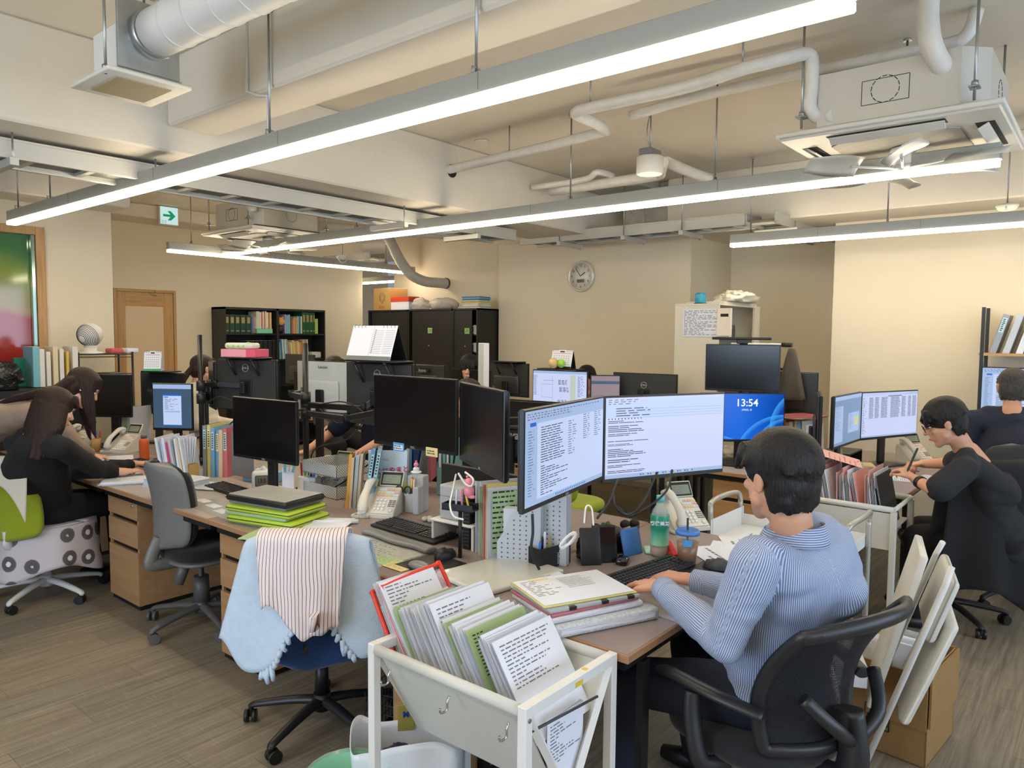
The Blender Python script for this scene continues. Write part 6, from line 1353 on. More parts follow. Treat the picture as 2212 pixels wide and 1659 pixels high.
def cap_mesh(b, p0, r0, p1, r1, f=(1, 1), seg=18):
    """tapered capsule; f squashes across (local x, y) with x kept as level as possible"""
    p0, p1 = Vector(p0), Vector(p1); d = p1-p0; L = d.length
    if L < 1e-5: d = Vector((0, 0, 1)); 
    z = d.normalized(); a = Vector((0, 0, 1)) if abs(z.z) < 0.85 else AXF[0]
    x = a.cross(z).normalized() if abs(z.z) < 0.85 else (a - z*a.dot(z)).normalized(); y = z.cross(x)
    prof = [(r0*math.sin(t), -r0*math.cos(t)) for t in [PI/2*k/5 for k in range(1, 6)]] + [(r1*math.cos(t), L+r1*math.sin(t)) for t in [PI/2*k/5 for k in range(0, 5)]]
    rings = [[b.bm.verts.new(p0 + x*(r*math.cos(2*PI*k/seg)*f[0]) + y*(r*math.sin(2*PI*k/seg)*f[1]) + z*h) for k in range(seg)] for r, h in prof]
    e0 = b.bm.verts.new(p0 - z*r0); e1 = b.bm.verts.new(p0+z*(L+r1))
    for k in range(seg):
        b.bm.faces.new((e0, rings[0][(k+1) % seg], rings[0][k])); b.bm.faces.new((e1, rings[-1][k], rings[-1][(k+1) % seg]))
    for u, v in zip(rings, rings[1:]):
        for k in range(seg): b.bm.faces.new((u[k], u[(k+1) % seg], v[(k+1) % seg], v[k]))
AXF = [Vector((1, 0, 0))]
def blob(name, prims, m, parent=None, vox=0.012, smooth=6, label=None, disp=0.0, dk=8.0, M=None, cut=None):
    """voxel union of capsules ('c',p0,r0,p1,r1[,f]) and ellipsoids ('e',centre,(rx,ry,rz)[,matrix])"""
    b = MB()
    for p in prims:
        if p[0] == 'c': cap_mesh(b, p[1], p[2], p[3], p[4], p[5] if len(p) > 5 else (1, 1))
        else:
            n0 = len(b.bm.verts); b.ball((0, 0, 0), 1.0, 24, 14, p[2]); b.bm.verts.ensure_lookup_table()
            R_ = p[3] if len(p) > 3 else Matrix.Identity(4)
            for v in b.bm.verts[n0:]: v.co = Vector(p[1]) + (R_ @ v.co)
    me = bpy.data.meshes.new(name); bmesh.ops.recalc_face_normals(b.bm, faces=b.bm.faces[:]); b.bm.to_mesh(me); b.bm.free()
    o = bpy.data.objects.new(name, me); COL.objects.link(o)
    r = o.modifiers.new('r', 'REMESH'); r.mode = 'VOXEL'; r.voxel_size = vox; r.use_smooth_shade = True
    s = o.modifiers.new('s', 'SMOOTH'); s.factor = 0.6; s.iterations = smooth
    bpy.context.view_layer.update(); dg = bpy.context.evaluated_depsgraph_get()
    me2 = bpy.data.meshes.new_from_object(o.evaluated_get(dg)); o.modifiers.clear(); o.data = me2
    if disp:
        me2.calc_loop_triangles(); nn = [v.normal.copy() for v in me2.vertices]
        for v, n in zip(me2.vertices, nn):
            q = v.co*dk; a = noise.noise(q)+0.5*noise.noise(q*2.3); v.co += n*(disp*(a if a < 0 else a*0.6) + disp*0.8*(1-abs(noise.noise(Vector((q.x*0.6, q.y*0.6, q.z*1.8)))*2))*0.5)
    me2.materials.clear(); me2.materials.append(m)
    for f in me2.polygons: f.use_smooth = True
    if parent: o.parent = parent
    if label: o['label'] = label
    return o
def hand(wrist, dirv, palmn, side, curl=0.5, s=1.0, thumb=0.6):
    """palm and five bent fingers; side=+1 puts the thumb toward cross(dir, palm normal)"""
    d = Vector(dirv).normalized(); n = Vector(palmn).normalized(); n = (n-d*n.dot(d)).normalized(); t = d.cross(n)*side
    w = Vector(wrist); P = [('c', w, 0.024*s, w+d*0.03*s, 0.025*s, (1.15, .75))]
    for k in range(4):
        off = (1.5-k)*0.0195*s; P.append(('c', w+d*0.015*s+t*off*0.6, 0.0125*s, w+d*0.085*s+t*off, 0.0105*s))
    for k in range(4):
        off = (1.5-k)*0.0195*s; L = (0.070, 0.078, 0.073, 0.058)[k]*s; b_ = w+d*(0.085-0.006*abs(k-1.2))*s+t*off; c0 = curl*(0.9+0.12*k)
        p0 = b_; ang = 0.25*c0; 
        for j, (fr, r) in enumerate(((0.45, .0092), (0.32, .0084), (0.25, .0075))):
            ang += (0.55*c0, 0.75*c0, 0.5*c0)[j]; v = d*math.cos(ang)+n*math.sin(ang)+t*0.05*(1.5-k)
            p1 = p0+v.normalized()*L*fr; P.append(('c', p0, r*s, p1, r*0.93*s)); p0 = p1
    b_ = w+d*0.022*s+t*0.024*s; v1 = (d*0.72+t*0.68+n*0.25).normalized(); p1 = b_+v1*0.042*s; v2 = (d*0.9+t*0.25+n*(0.3+thumb*0.4)).normalized(); p2 = p1+v2*0.030*s
    P += [('c', b_, 0.0145*s, p1, 0.0112*s), ('c', p1, 0.0108*s, p2, 0.009*s), ('c', p2, 0.009*s, p2+v2*0.012*s, 0.0078*s)]
    return P
def fr(fwd, up=(0, 0, 1)):
    """head frame: columns right, forward, up"""
    f = Vector(fwd).normalized(); u = Vector(up); r = f.cross(u).normalized(); u = r.cross(f)
    return Matrix((r, f, u)).transposed().to_4x4()
def head_prims(c, F, s=1.0):
    q = lambda x, y, z: Vector(c)+(F @ Vector((x*s, y*s, z*s)))
    e = lambda x, y, z, a, b, d: ('e', q(x, y, z), (a*s, b*s, d*s), F)
    P = [e(0, -0.008, 0.035, .076, .094, .085), e(0, 0.015, -0.03, .064, .075, .085), ('c', q(0, 0.045, -0.075), .034*s, q(0, 0.066, -0.098), .020*s, (1.3, 1)),
         ('c', q(0, 0.088, 0.01), .009*s, q(0, 0.106, -0.022), .0125*s), e(-.011, .094, -.026, .009, .009, .007), e(.011, .094, -.026, .009, .009, .007),
         ('c', q(-.018, .088, -.056), .0065*s, q(.018, .088, -.056), .0065*s), ('c', q(-.014, .086, -.066), .0065*s, q(.014, .086, -.066), .0065*s),
         ('c', q(-.045, .074, .028), .010*s, q(-.014, .087, .026), .009*s), ('c', q(.045, .074, .028), .010*s, q(.014, .087, .026), .009*s),
         e(-.040, .064, -.018, .020, .018, .018), e(.040, .064, -.018, .020, .018, .018), ('c', q(-.055, .02, -.055), .022*s, q(-.02, .055, -.088), .018*s), ('c', q(.055, .02, -.055), .022*s, q(.02, .055, -.088), .018*s)]
    for sx in (-1, 1): P += [('e', q(sx*.080, -.006, -.006), (.008*s, .019*s, .031*s), F), ('e', q(sx*.083, -.012, .008), (.010*s, .014*s, .018*s), F)]
    return P
def face_parts(o, c, F, s=1.0, glasses=False, brow=H_BLACK):
    q = lambda x, y, z: Vector(c)+(F @ Vector((x*s, y*s, z*s)))
    for sx in (-1, 1):
        b = MB(); b.use(mat('eye_white', (225, 220, 214), 0.3, var=0)); b.ball(q(sx*.031, .0715, .004), 0.0115*s, 12, 8); b.use(mat('iris_dark', (30, 20, 16), 0.15, var=0)); b.ball(q(sx*.031, .0788, .003), 0.0055*s, 10, 6); b.build('eye', None, o)
        MB().tube([q(sx*.048, .080, .026), q(sx*.034, .091, .031), q(sx*.014, .094, .027)], [.0022*s, .0038*s, .003*s], 8).build('eyebrow', brow, o)
    MB().tube([q(-.022, .088, -.062), q(-.008, .0965, -.060), q(0, .0968, -.0605), q(.008, .0965, -.060), q(.022, .088, -.062)], [.002*s, .0048*s, .0042*s, .0048*s, .002*s], 8).build('lips', mat('lips', (182, 104, 94), 0.45, var=0), o)
    if glasses:
        b = MB()
        for sx in (-1, 1):
            b.tube([q(sx*.033+.024*math.cos(t), .103, .002+.018*math.sin(t)) for t in [2*PI*k/18 for k in range(19)]], .0016*s, 6, cap=False); b.tube([q(sx*.057, .103, .006), q(sx*.078, .04, .006), q(sx*.082, -.01, .004)], .0016*s, 6)
        b.tube([q(-.01, .103, .004), q(.01, .103, .004)], .0016*s, 6); b.build('glasses', M_DKG, o)
def hair_short(o, c, F, m, s=1.0, seed=1, fringe=0.03, vol=1.0, name='hair', grow=0.0):
    q = lambda x, y, z: Vector(c)+(F @ Vector((x*s, y*s, z*s)))
    P = [('e', q(0, -.018, .048), (.091*s*vol, .104*s*vol, .090*s*vol), F), ('e', q(0, -.050, -.005-grow*0.3), (.080*s, .062*s, .078*s), F), ('c', q(-.04, -.062, -.045-grow), .030*s, q(.04, -.062, -.045-grow), .030*s),
         ('c', q(-.055, .052, .070), .028*s, q(.05, .056, .072), .028*s), ('c', q(-.066, .03, .055), .024*s, q(-.074, .022, .012), .013*s), ('c', q(.066, .03, .055), .024*s, q(.074, .022, .012), .013*s)]
    r = random.Random(seed)
    for k in range(9):
        x = -.06+.015*k; P.append(('c', q(x, .064, .085), .016*s, q(x*1.05+r.uniform(-.006, .006), .090, .055-fringe*r.uniform(.5, 1)), .0065*s))
    for k in range(44):
        a, e = r.uniform(0, 2*PI), r.uniform(0.15, 1.25); d = Vector((math.cos(a)*math.cos(e), math.sin(a)*math.cos(e), math.sin(e))); p = Vector((0, -.018, .042))+Vector((d.x*.080, d.y*.092, d.z*.084))*vol
        w = Vector((-math.sin(a), math.cos(a), 0.0))*0.6+Vector((math.cos(a)*0.5, math.sin(a)*0.5+0.3, -0.8)); w.normalize()
        P.append(('c', q(*p), .014*s, q(*(p+w*.045)), .0065*s))
    for k in range(16):
        a = PI+PI*k/15; P.append(('c', q(.066*math.cos(a), -.03+.058*math.sin(a), -.03), .014*s, q(.060*math.cos(a), -.03+.052*math.sin(a), -.070-grow-r.uniform(0, .012)), .006*s))
    return blob(name, P, m, o, 0.0055*max(1, s), 2)
def person(label, loc=(0, 0, 0)):
    return empty('person', T(*loc), label, 'person')
def V3(*a): return Vector(a)
def m_shirt():
    """fine blue stripes that run along each sleeve and down the body"""
    t = NT('striped_shirt'); at_ = t.n.new('ShaderNodeAttribute'); at_.attribute_name = 'stripe'
    w = t.math('SINE', t.math('MULTIPLY', at_.outputs['Fac'], 2*PI/0.0062)); m = t.ramp(w, [(0.25, lin((106, 128, 168))), (0.62, lin((204, 211, 224)))])
    n = t.noise(t.tc(), 6, 4, 0.6); t.set(Base_Color=m, Roughness=0.75); t.bump(n, 0.35, 0.02); return t.m
def stripe_attr(o, segs):
    """distance around the nearest limb, in metres, kept per vertex"""
    me = o.data; at_ = me.attributes.new('stripe', 'FLOAT', 'POINT')
    for v in me.vertices:
        best = None
        for (p0, p1, ref, R_) in segs:
            d = p1-p0; t = max(0, min(1, (v.co-p0).dot(d)/d.length_squared)); q = p0+d*t; dist = (v.co-q).length/R_
            if best is None or dist < best[0]: best = (dist, q, d.normalized(), ref, R_)
        _, q, z, ref, R_ = best; x = (ref-z*ref.dot(z)).normalized(); y = z.cross(x); w = v.co-q
        at_.data[v.index].value = math.atan2(w.dot(y), w.dot(x))*R_
# ---------------------------------------------------------------- the man in the striped shirt
def man_main():
    o = person('person in a pale blue striped shirt, seen from behind, typing at the near desk', (2.05, 0.62, 0.46))
    o_inv = o.matrix_world.inverted()
    w = lambda p: Vector(p)-Vector((2.05, 0.62, 0.46))
    hc_ = w(PD(1682, 1034, 2.10)); F = fr((0.40, 0.91, -0.10), (0.02, -0.05, 1))
    hip = w(PD(1672, 1475, 2.30)); waist = w(PD(1690, 1380, 2.28)); chest = w(PD(1716, 1255, 2.20)); neck = w(PD(1712, 1150, 2.13))
    ax = Vector((0.96, -0.26, 0)).normalized(); AXF[0] = ax
    shL = neck+Vector((-0.175, 0.035, -0.055)); shR = neck+Vector((0.17, -0.055, -0.06))
    elL = w(PD(1565, 1388, 2.08)); elR = w((2.38, 0.93, 0.78)); wrL = w(PD(1428, 1268, 2.42)); wrR = w(PD(1495, 1253, 2.60))
    kL = w((2.08, 1.22, 0.50)); kR = w((2.48, 1.18, 0.50)); fL = w((2.1, 1.2, 0.06)); fR = w((2.52, 1.16, 0.06))
    # body: head, neck, forearms and hands in one surface with the hidden torso
    hn = hc_+Vector((0.005, -0.035, -0.10))
    P = head_prims(hc_, F, 1.04)+[('c', hn, .058, neck+Vector((0, 0, -0.02)), .062), ('c', neck+Vector((0, 0, -.05)), .08, waist, .10), ('c', neck+Vector((0, 0, -.04)), .045, shL, .035), ('c', neck+Vector((0, 0, -.04)), .045, shR, .035), ('c', shL, .035, elL, .04), ('c', shR, .045, elR, .04), ('c', elL, .036, wrL, .026), ('c', elR, .036, wrR, .026), ('c', waist, .1, hip, .11), ('c', hip+Vector((-.09, .05, -.02)), .06, kL, .045), ('c', hip+Vector((.10, .05, -.02)), .06, kR, .045), ('c', kL, .04, fL, .03), ('c', kR, .04, fR, .03)]
    tL = w(PD(1345, 1245, 2.62)); tR = w(PD(1375, 1232, 2.70))
    P += hand(wrL, tL-wrL, (0, 0, -1), 1, 0.35, 1.12); P += hand(wrR, tR-wrR, (0, 0, -1), -1, 0.4, 1.12)
    blob('body', P, SK1, o, 0.0052, 3); face_parts(o, hc_, F, 1.04)
    b = MB(); d = (tL-wrL).normalized(); p = wrL+d*0.098+Vector((0.012, 0.0, -0.003)); b.tube([p, p+d*0.004], 0.0115, 14); b.build('ring', mat('ring_silver', (210, 205, 195), 0.2, 1.0), o)
    hair_short(o, hc_, F, H_BLACK, 1.06, 3, 0.035, 1.05, grow=0.004)
    # shirt
    P = [('c', neck+Vector((0, -.01, -.075)), .085, chest, .155, (1.32, .82)), ('c', chest, .155, waist, .158, (1.28, .86)), ('c', waist, .158, hip+Vector((0, 0, 0.0)), .15, (1.25, .88)), ('c', shL+Vector((.03, 0, -.01)), .066, shR+Vector((-.03, 0, -.01)), .066), ('e', chest+Vector((.01, -.02, .02)), (.215, .14, .19), Matrix.Rotation(-0.26, 4, 'Z')), ('e', neck+Vector((0.0, -.02, -.10)), (.17, .095, .085), Matrix.Rotation(-0.26, 4, 'Z')),
         ('c', shL, .072, (shL+elL)/2, .064), ('c', (shL+elL)/2, .066, elL, .056), ('c', elL, .056, (elL*0.55+wrL*0.45), .052), ('c', (elL*0.55+wrL*0.45), .052, wrL-(wrL-elL).normalized()*0.02, .037),
         ('c', shR, .072, (shR+elR)/2, .062), ('c', (shR+elR)/2, .062, elR, .054), ('c', elR, .054, wrR-(wrR-elR).normalized()*0.02, .037)]
    sh = blob('shirt', P, m_shirt(), o, 0.009, 5, disp=0.009, dk=9)
    stripe_attr(sh, [(neck, waist+Vector((0, 0, -.2)), Vector((0.2, 1, 0)), .17), (shL, elL, Vector((1, 0, 0)), .06), (elL, wrL, Vector((0, 0, 1)), .05), (shR, elR, Vector((1, 0, 0)), .06), (elR, wrR, Vector((0, 0, 1)), .05)])
    for (a, c_) in ((elL, wrL), (elR, wrR)):
        d = (c_-a).normalized(); q = MB(); q.tube([c_-d*0.055, c_-d*0.05, c_-d*0.005, c_-d*0.002], [.041, .0425, .0395, .034], 20); cf = q.build('cuff', sh.data.materials[0], o); stripe_attr(cf, [(c_, c_+Vector((0.001, 0, 0.05)), Vector((1, 0, 0)), .04)])
        for v in cf.data.vertices: cf.data.attributes['stripe'].data[v.index].value = (v.co-c_).dot(d)
    b = MB(); q0 = neck+Vector((0, -0.005, -0.01))
    b.grid(lambda u, v: q0+Vector((math.cos(2*PI*u+PI/2)*(.074+.012*v), math.sin(2*PI*u+PI/2)*(.080+.014*v), .042*(1-v)*(1-0.35*math.sin(2*PI*u+PI/2))-0.012+0.02*v*0)) , 32, 4, thick=0.004); cl = b.build('collar', sh.data.materials[0], o)
    at_ = cl.data.attributes.new('stripe', 'FLOAT', 'POINT')
    for v in cl.data.vertices: at_.data[v.index].value = v.co.z
    P = [('c', hip+Vector((0, 0, -.02)), .135, hip+Vector((0, .10, -.04)), .13, (1.3, .8)), ('c', hip+Vector((-.09, 0.05, -.02)), .10, kL, .075), ('c', hip+Vector((.10, .05, -.02)), .10, kR, .075), ('c', kL, .073, fL+Vector((0, 0, .03)), .055), ('c', kR, .073, fR+Vector((0, 0, .03)), .055)]
    blob('trousers', P, mat('navy_trousers', (22, 28, 44), 0.85, var=0.1), o, 0.012, 5, disp=0.006)
    for f in (fL, fR): MB().tube([f+Vector((0, -.06, -.02)), f+Vector((0, .05, -.025)), f+Vector((0, .14, -.032))], [.035, .04, .026], 12).build('shoe', M_BLK, o)
    return o
man_main()
def seated(label, loc, face, headc, top, tm, hairf, skin=SK2, armL=None, armR=None, glasses=False, hs=1.0, lean=0.1, sleeve=0.0, trouser=True, hipd=0.0, hip=None, neckv=None, headface=None, sw=0.19, legs=True, tcol=(20, 20, 24), chestr=.14, vox=0.007, seatz=0.5):
    """general seated figure; loc = hips on the floor plane, face = facing direction (xy), headc world"""
    o = person(label, loc); L0 = Vector(loc); w = lambda p: Vector(p)-L0
    f = Vector((face[0], face[1], 0)).normalized(); r = Vector((f.y, -f.x, 0)); AXF[0] = r
    hc_ = w(headc); F = fr(headface or (f.x, f.y, -0.1)); hp = w((loc[0], loc[1], seatz+0.06)) if hip is None else w(hip)
    nk = hc_ + (F @ Vector((0, -0.035, -0.165)))*hs if neckv is None else w(neckv); ch = nk*0.62+hp*0.38+f*(-0.03); wa = nk*0.3+hp*0.7
    sL = nk - r*sw + Vector((0, 0, -.05)); sR = nk + r*sw + Vector((0, 0, -.05))
    P = head_prims(hc_, F, hs)+[('c', hc_+(F @ Vector((0, -.03, -.09))), .05, nk, .055), ('c', nk, .07, ch, .09), ('c', ch, .09, hp, .10), ('c', nk+Vector((0, 0, -.03)), .035, sL, .03), ('c', nk+Vector((0, 0, -.03)), .035, sR, .03)]
    T_ = [('c', sL*.6+nk*.4+Vector((0, 0, .03)), .045, sR*.6+nk*.4+Vector((0, 0, .03)), .045), ('c', nk+Vector((0, 0, -.07)), .10, ch, chestr, (1.28, .82)), ('c', ch, chestr, wa, chestr*0.9, (1.25, .85)), ('c', wa, chestr*0.9, hp, chestr*0.98, (1.25, .95)), ('c', sL+r*.03, .066, sR-r*.03, .066), ('e', nk+Vector((0, 0, -.035)), (.088, .086, .070))]
    for (s_, A, sd) in ((sL, armL, 1), (sR, armR, -1)):
        if not A: A = (w0(s_, L0)+Vector((0, 0, -.27))+f*0.06, w0(s_, L0)+Vector((0, 0, -.30))+f*0.30, f, 0.5)
        el, wr = w(A[0]), w(A[1]); P += [('c', s_, .04, el, .036), ('c', el, .036, wr, .025)]+hand(wr, A[2], A[4] if len(A) > 4 else (0, 0, -1), sd, A[3], 0.95)
        T_ += [('c', s_, .062, el, .052)]
        if sleeve > 0: T_ += [('c', el, .052, el+(wr-el)*sleeve, .040)]
        elif sleeve < 0: T_ = T_[:-1]+[('c', s_, .066, s_+(el-s_)*(-sleeve), .068)]
    if legs:
        for sd in (-1, 1):
            k = hp+r*sd*0.12+f*0.42+Vector((0, 0, -.04)); ft = k+Vector((0, 0, -(k.z+L0.z)+0.07)); P += [('c', hp+r*sd*.08, .06, k, .04), ('c', k, .038, ft, .028)]
    bd = blob('body', P, skin, o, vox, 3); face_parts(o, hc_, F, hs, glasses)
    blob(top, T_, tm, o, 0.011, 5, disp=0.008, dk=9)
    if legs:
        Q = [('c', hp+Vector((0, 0, -.02)), .13, hp+f*.08+Vector((0, 0, -.03)), .125, (1.3, .8))]
        for sd in (-1, 1):
            k = hp+r*sd*0.12+f*0.42+Vector((0, 0, -.04)); ft = k+Vector((0, 0, -(k.z+L0.z)+0.07)); Q += [('c', hp+r*sd*.08, .10, k, .074), ('c', k, .07, ft+Vector((0, 0, .03)), .05)]
            MB().tube([ft+f*-.06+Vector((0, 0, -.03)), ft+f*.05+Vector((0, 0, -.035)), ft+f*.14+Vector((0, 0, -.045))], [.033, .038, .024], 12).build('shoe', M_BLK, o)
        blob('trousers', Q, mat('trousers_%d' % sum(tcol), tcol, 0.9, var=0.1), o, 0.014, 5)
    hairf(o, hc_, F, hs); return o
def w0(p, L0): return Vector(p)+L0
def hair_bob(m, length, back=0.0, side=0.08, seed=1, front=False, tail=None, sag=None):
    """long hair falling from the crown; sag = direction it hangs in world space"""
    def f(o, c, F, s):
        q = lambda x, y, z: Vector(c)+(F @ Vector((x*s, y*s, z*s))); dn = Vector(sag or (0, 0, -1)).normalized(); r = random.Random(seed)
        P = [('e', q(0, -.014, .045), (.090*s, .106*s, .086*s), F), ('e', q(0, -.05, -.01), (.084*s, .066*s, .085*s), F)]
        for k in range(8): x = -.055+.016*k; P.append(('c', q(x, .058, .088), .017*s, q(x*1.25, .086, .040), .007*s))
        n = 0 if tail else 26
        for k in range(n):
            a = PI*0.86+PI*1.28*k/(n-1); p = q(.080*math.cos(a), -.02+.078*math.sin(a), .01); L = length*r.uniform(.82, 1.04)*(1 if not (k < 3 or k > n-4) else 0.8)
            m1 = p+dn*L*0.5+(F @ Vector((0.03*math.cos(a), -0.012, 0)))*s; m2 = p+dn*L+(F @ Vector((0.02*math.cos(a)+r.uniform(-.01, .01), -back, 0)))*s
            P += [('c', p, .024*s, m1, .021*s), ('c', m1, .021*s, m2, .007*s)]
        if tail:
            P += [('c', q(0, -.105, .0), .022*s, q(*tail[0]), .030*s), ('c', q(*tail[0]), .030*s, q(*tail[1]), .012*s), ('c', q(-.055, -.02, .02), .03*s, q(0, -.10, .0), .02*s), ('c', q(.055, -.02, .02), .03*s, q(0, -.10, .0), .02*s)]
        blob('hair', P, m, o, 0.0065, 2)
    return f
def hs_(m, seed=1, fringe=0.03, vol=1.0): return lambda o, c, F, s: hair_short(o, c, F, m, s, seed, fringe, vol)
M_TEE = mat('black_tshirt', (34, 36, 40), 0.9, var=0.08)
hd = PD(2040, 914, 3.95)
seated('person with glasses in a black T-shirt writing with a pen at the right-hand desk', (hd.x+0.28, hd.y-0.28, 0), (-0.12, 1.0), hd, 'tshirt', M_TEE, hs_(H_BLACK, 5, 0.045, 1.06), SK1, headface=(-0.25, 0.92, -0.42), glasses=True,
       armL=(PD(2022, 1062, 3.75), PD(1975, 1034, 3.9), PD(1950, 1015, 3.95)-PD(1975, 1034, 3.9), 1.0), armR=(PD(2062, 1000, 4.1), PD(1995, 1002, 4.3), (-0.6, 0.5, 0.0), 1.2), sleeve=-0.85, sw=0.20, neckv=hd+Vector((0.075, -0.10, -0.165)))
hd = PD(2188, 838, 4.75)
seated('grey-haired person in a dark navy shirt at the far right, seen from behind', (hd.x-0.05, hd.y-0.08, 0), (1.0, 0.12), hd, 'shirt', mat('navy_shirt', (38, 42, 58), 0.9, var=0.06), hs_(H_GREY, 8, 0.0, 0.93), SK1, sleeve=0.8, sw=0.21, chestr=.155)
hd = PD(438, 797, 6.6)
seated('person with a ponytail, glasses and a white face mask, beside the thick black pole', (hd.x+0.0, hd.y-0.05, 0), (0.55, -0.8), hd, 'blouse', mat('cream_blouse', (214, 208, 192), 0.9, var=0.03), hair_bob(H_BROWN, 0.1, tail=((0, -.17, -.10), (0.01, -.19, -.20))), sleeve=0.9, sw=0.17, glasses=True, seatz=0.62, headface=(0.75, 0.05, -0.1))
q = MB(); q.ball((0, 0.075, -0.055), 0.045, 14, 8, (1, .6, 1)); mk = q.build('face_mask', M_PAPER)
pp = [x for x in bpy.data.objects if x.name.startswith('person') and 'ponytail' in x.get('label', '')][0]
mk.parent = pp; mk.matrix_local = T(*(hd-pp.location)) @ fr((0.75, 0.05, -0.1))
hd = PD(722, 812, 5.2)
seated('person in a navy polo shirt behind the monitor arms, head hidden by the pale monitor', (3.72, 4.40, 0), (-1.0, -0.1), (3.66, 4.40, 1.24), 'polo_shirt', mat('navy_polo', (26, 32, 54), 0.9, var=0.06), hs_(H_BLACK, 9), SK1, sleeve=-0.8, sw=0.20, armL=((3.5, 4.12, .86), (3.25, 4.15, .76), (-1, 0.3, 0), 0.5), armR=((3.5, 4.72, .86), (3.2, 4.62, .76), (-1, 0, 0), 0.5))
hd = PD(723, 797, 6.9); seated('top of a brown-haired head between the pale monitor and the bookcase', (hd.x, hd.y, 0), (-0.3, -1.0), hd, 'jumper', mat('brown_jumper', (90, 76, 66), 0.9), hair_bob(H_BROWN, 0.16), sleeve=0.9, seatz=0.62, sw=0.16)
hd = PD(1014, 797, 7.2); seated('curly black-haired person just showing above a dark monitor', (hd.x, hd.y, 0), (-0.85, -0.5), hd, 'jumper', mat('grey_jumper', (100, 104, 110), 0.9), hs_(H_BLACK, 12, 0.05, 1.12), SK1, sleeve=0.9, seatz=0.62)
hd = PD(1266, 818, 7.3); seated('top of a black-haired head behind the white desk calendar', (hd.x, hd.y, 0), (-1, -0.2), hd, 'jumper', mat('grey_jumper', (100, 104, 110)), hs_(H_BLACK, 15), SK1, sleeve=0.9, seatz=0.60)
hd = PD(1007, 862, 4.9); seated('crown of dark hair just above the sideways black monitor', (hd.x+0.1, hd.y, 0), (-1, 0.1), hd, 'jumper', mat('dark_jumper', (50, 50, 54), 0.9), hs_(H_BLACK, 18), SK1, sleeve=0.9, seatz=0.45)
# woman in black, seated
hd = PD(118, 885, 4.15); hW = hd
wr = PZ(292, 1002, 0.775)
seated('seated person in a black cardigan with long brown hair, reaching over the desk', (1.60, 5.00, 0), (0.95, 0.35), hd, 'cardigan', mat('black_cardigan', (26, 26, 29), 0.95, var=0.08), hair_bob(H_BROWN, 0.30, 0.02, seed=4, sag=(-0.25, -0.12, -1)), SK2, headface=(0.92, 0.10, -0.38),
       armR=((wr.x-0.30, wr.y-0.20, 0.80), wr, (0.95, -0.1, 0), 0.3), armL=((hd.x+0.12, hd.y+0.22, 0.80), (hd.x+0.42, hd.y+0.12, 0.77), (1, 0, 0), 0.5), sleeve=0.80, sw=0.17, tcol=(22, 22, 27), chestr=.135)
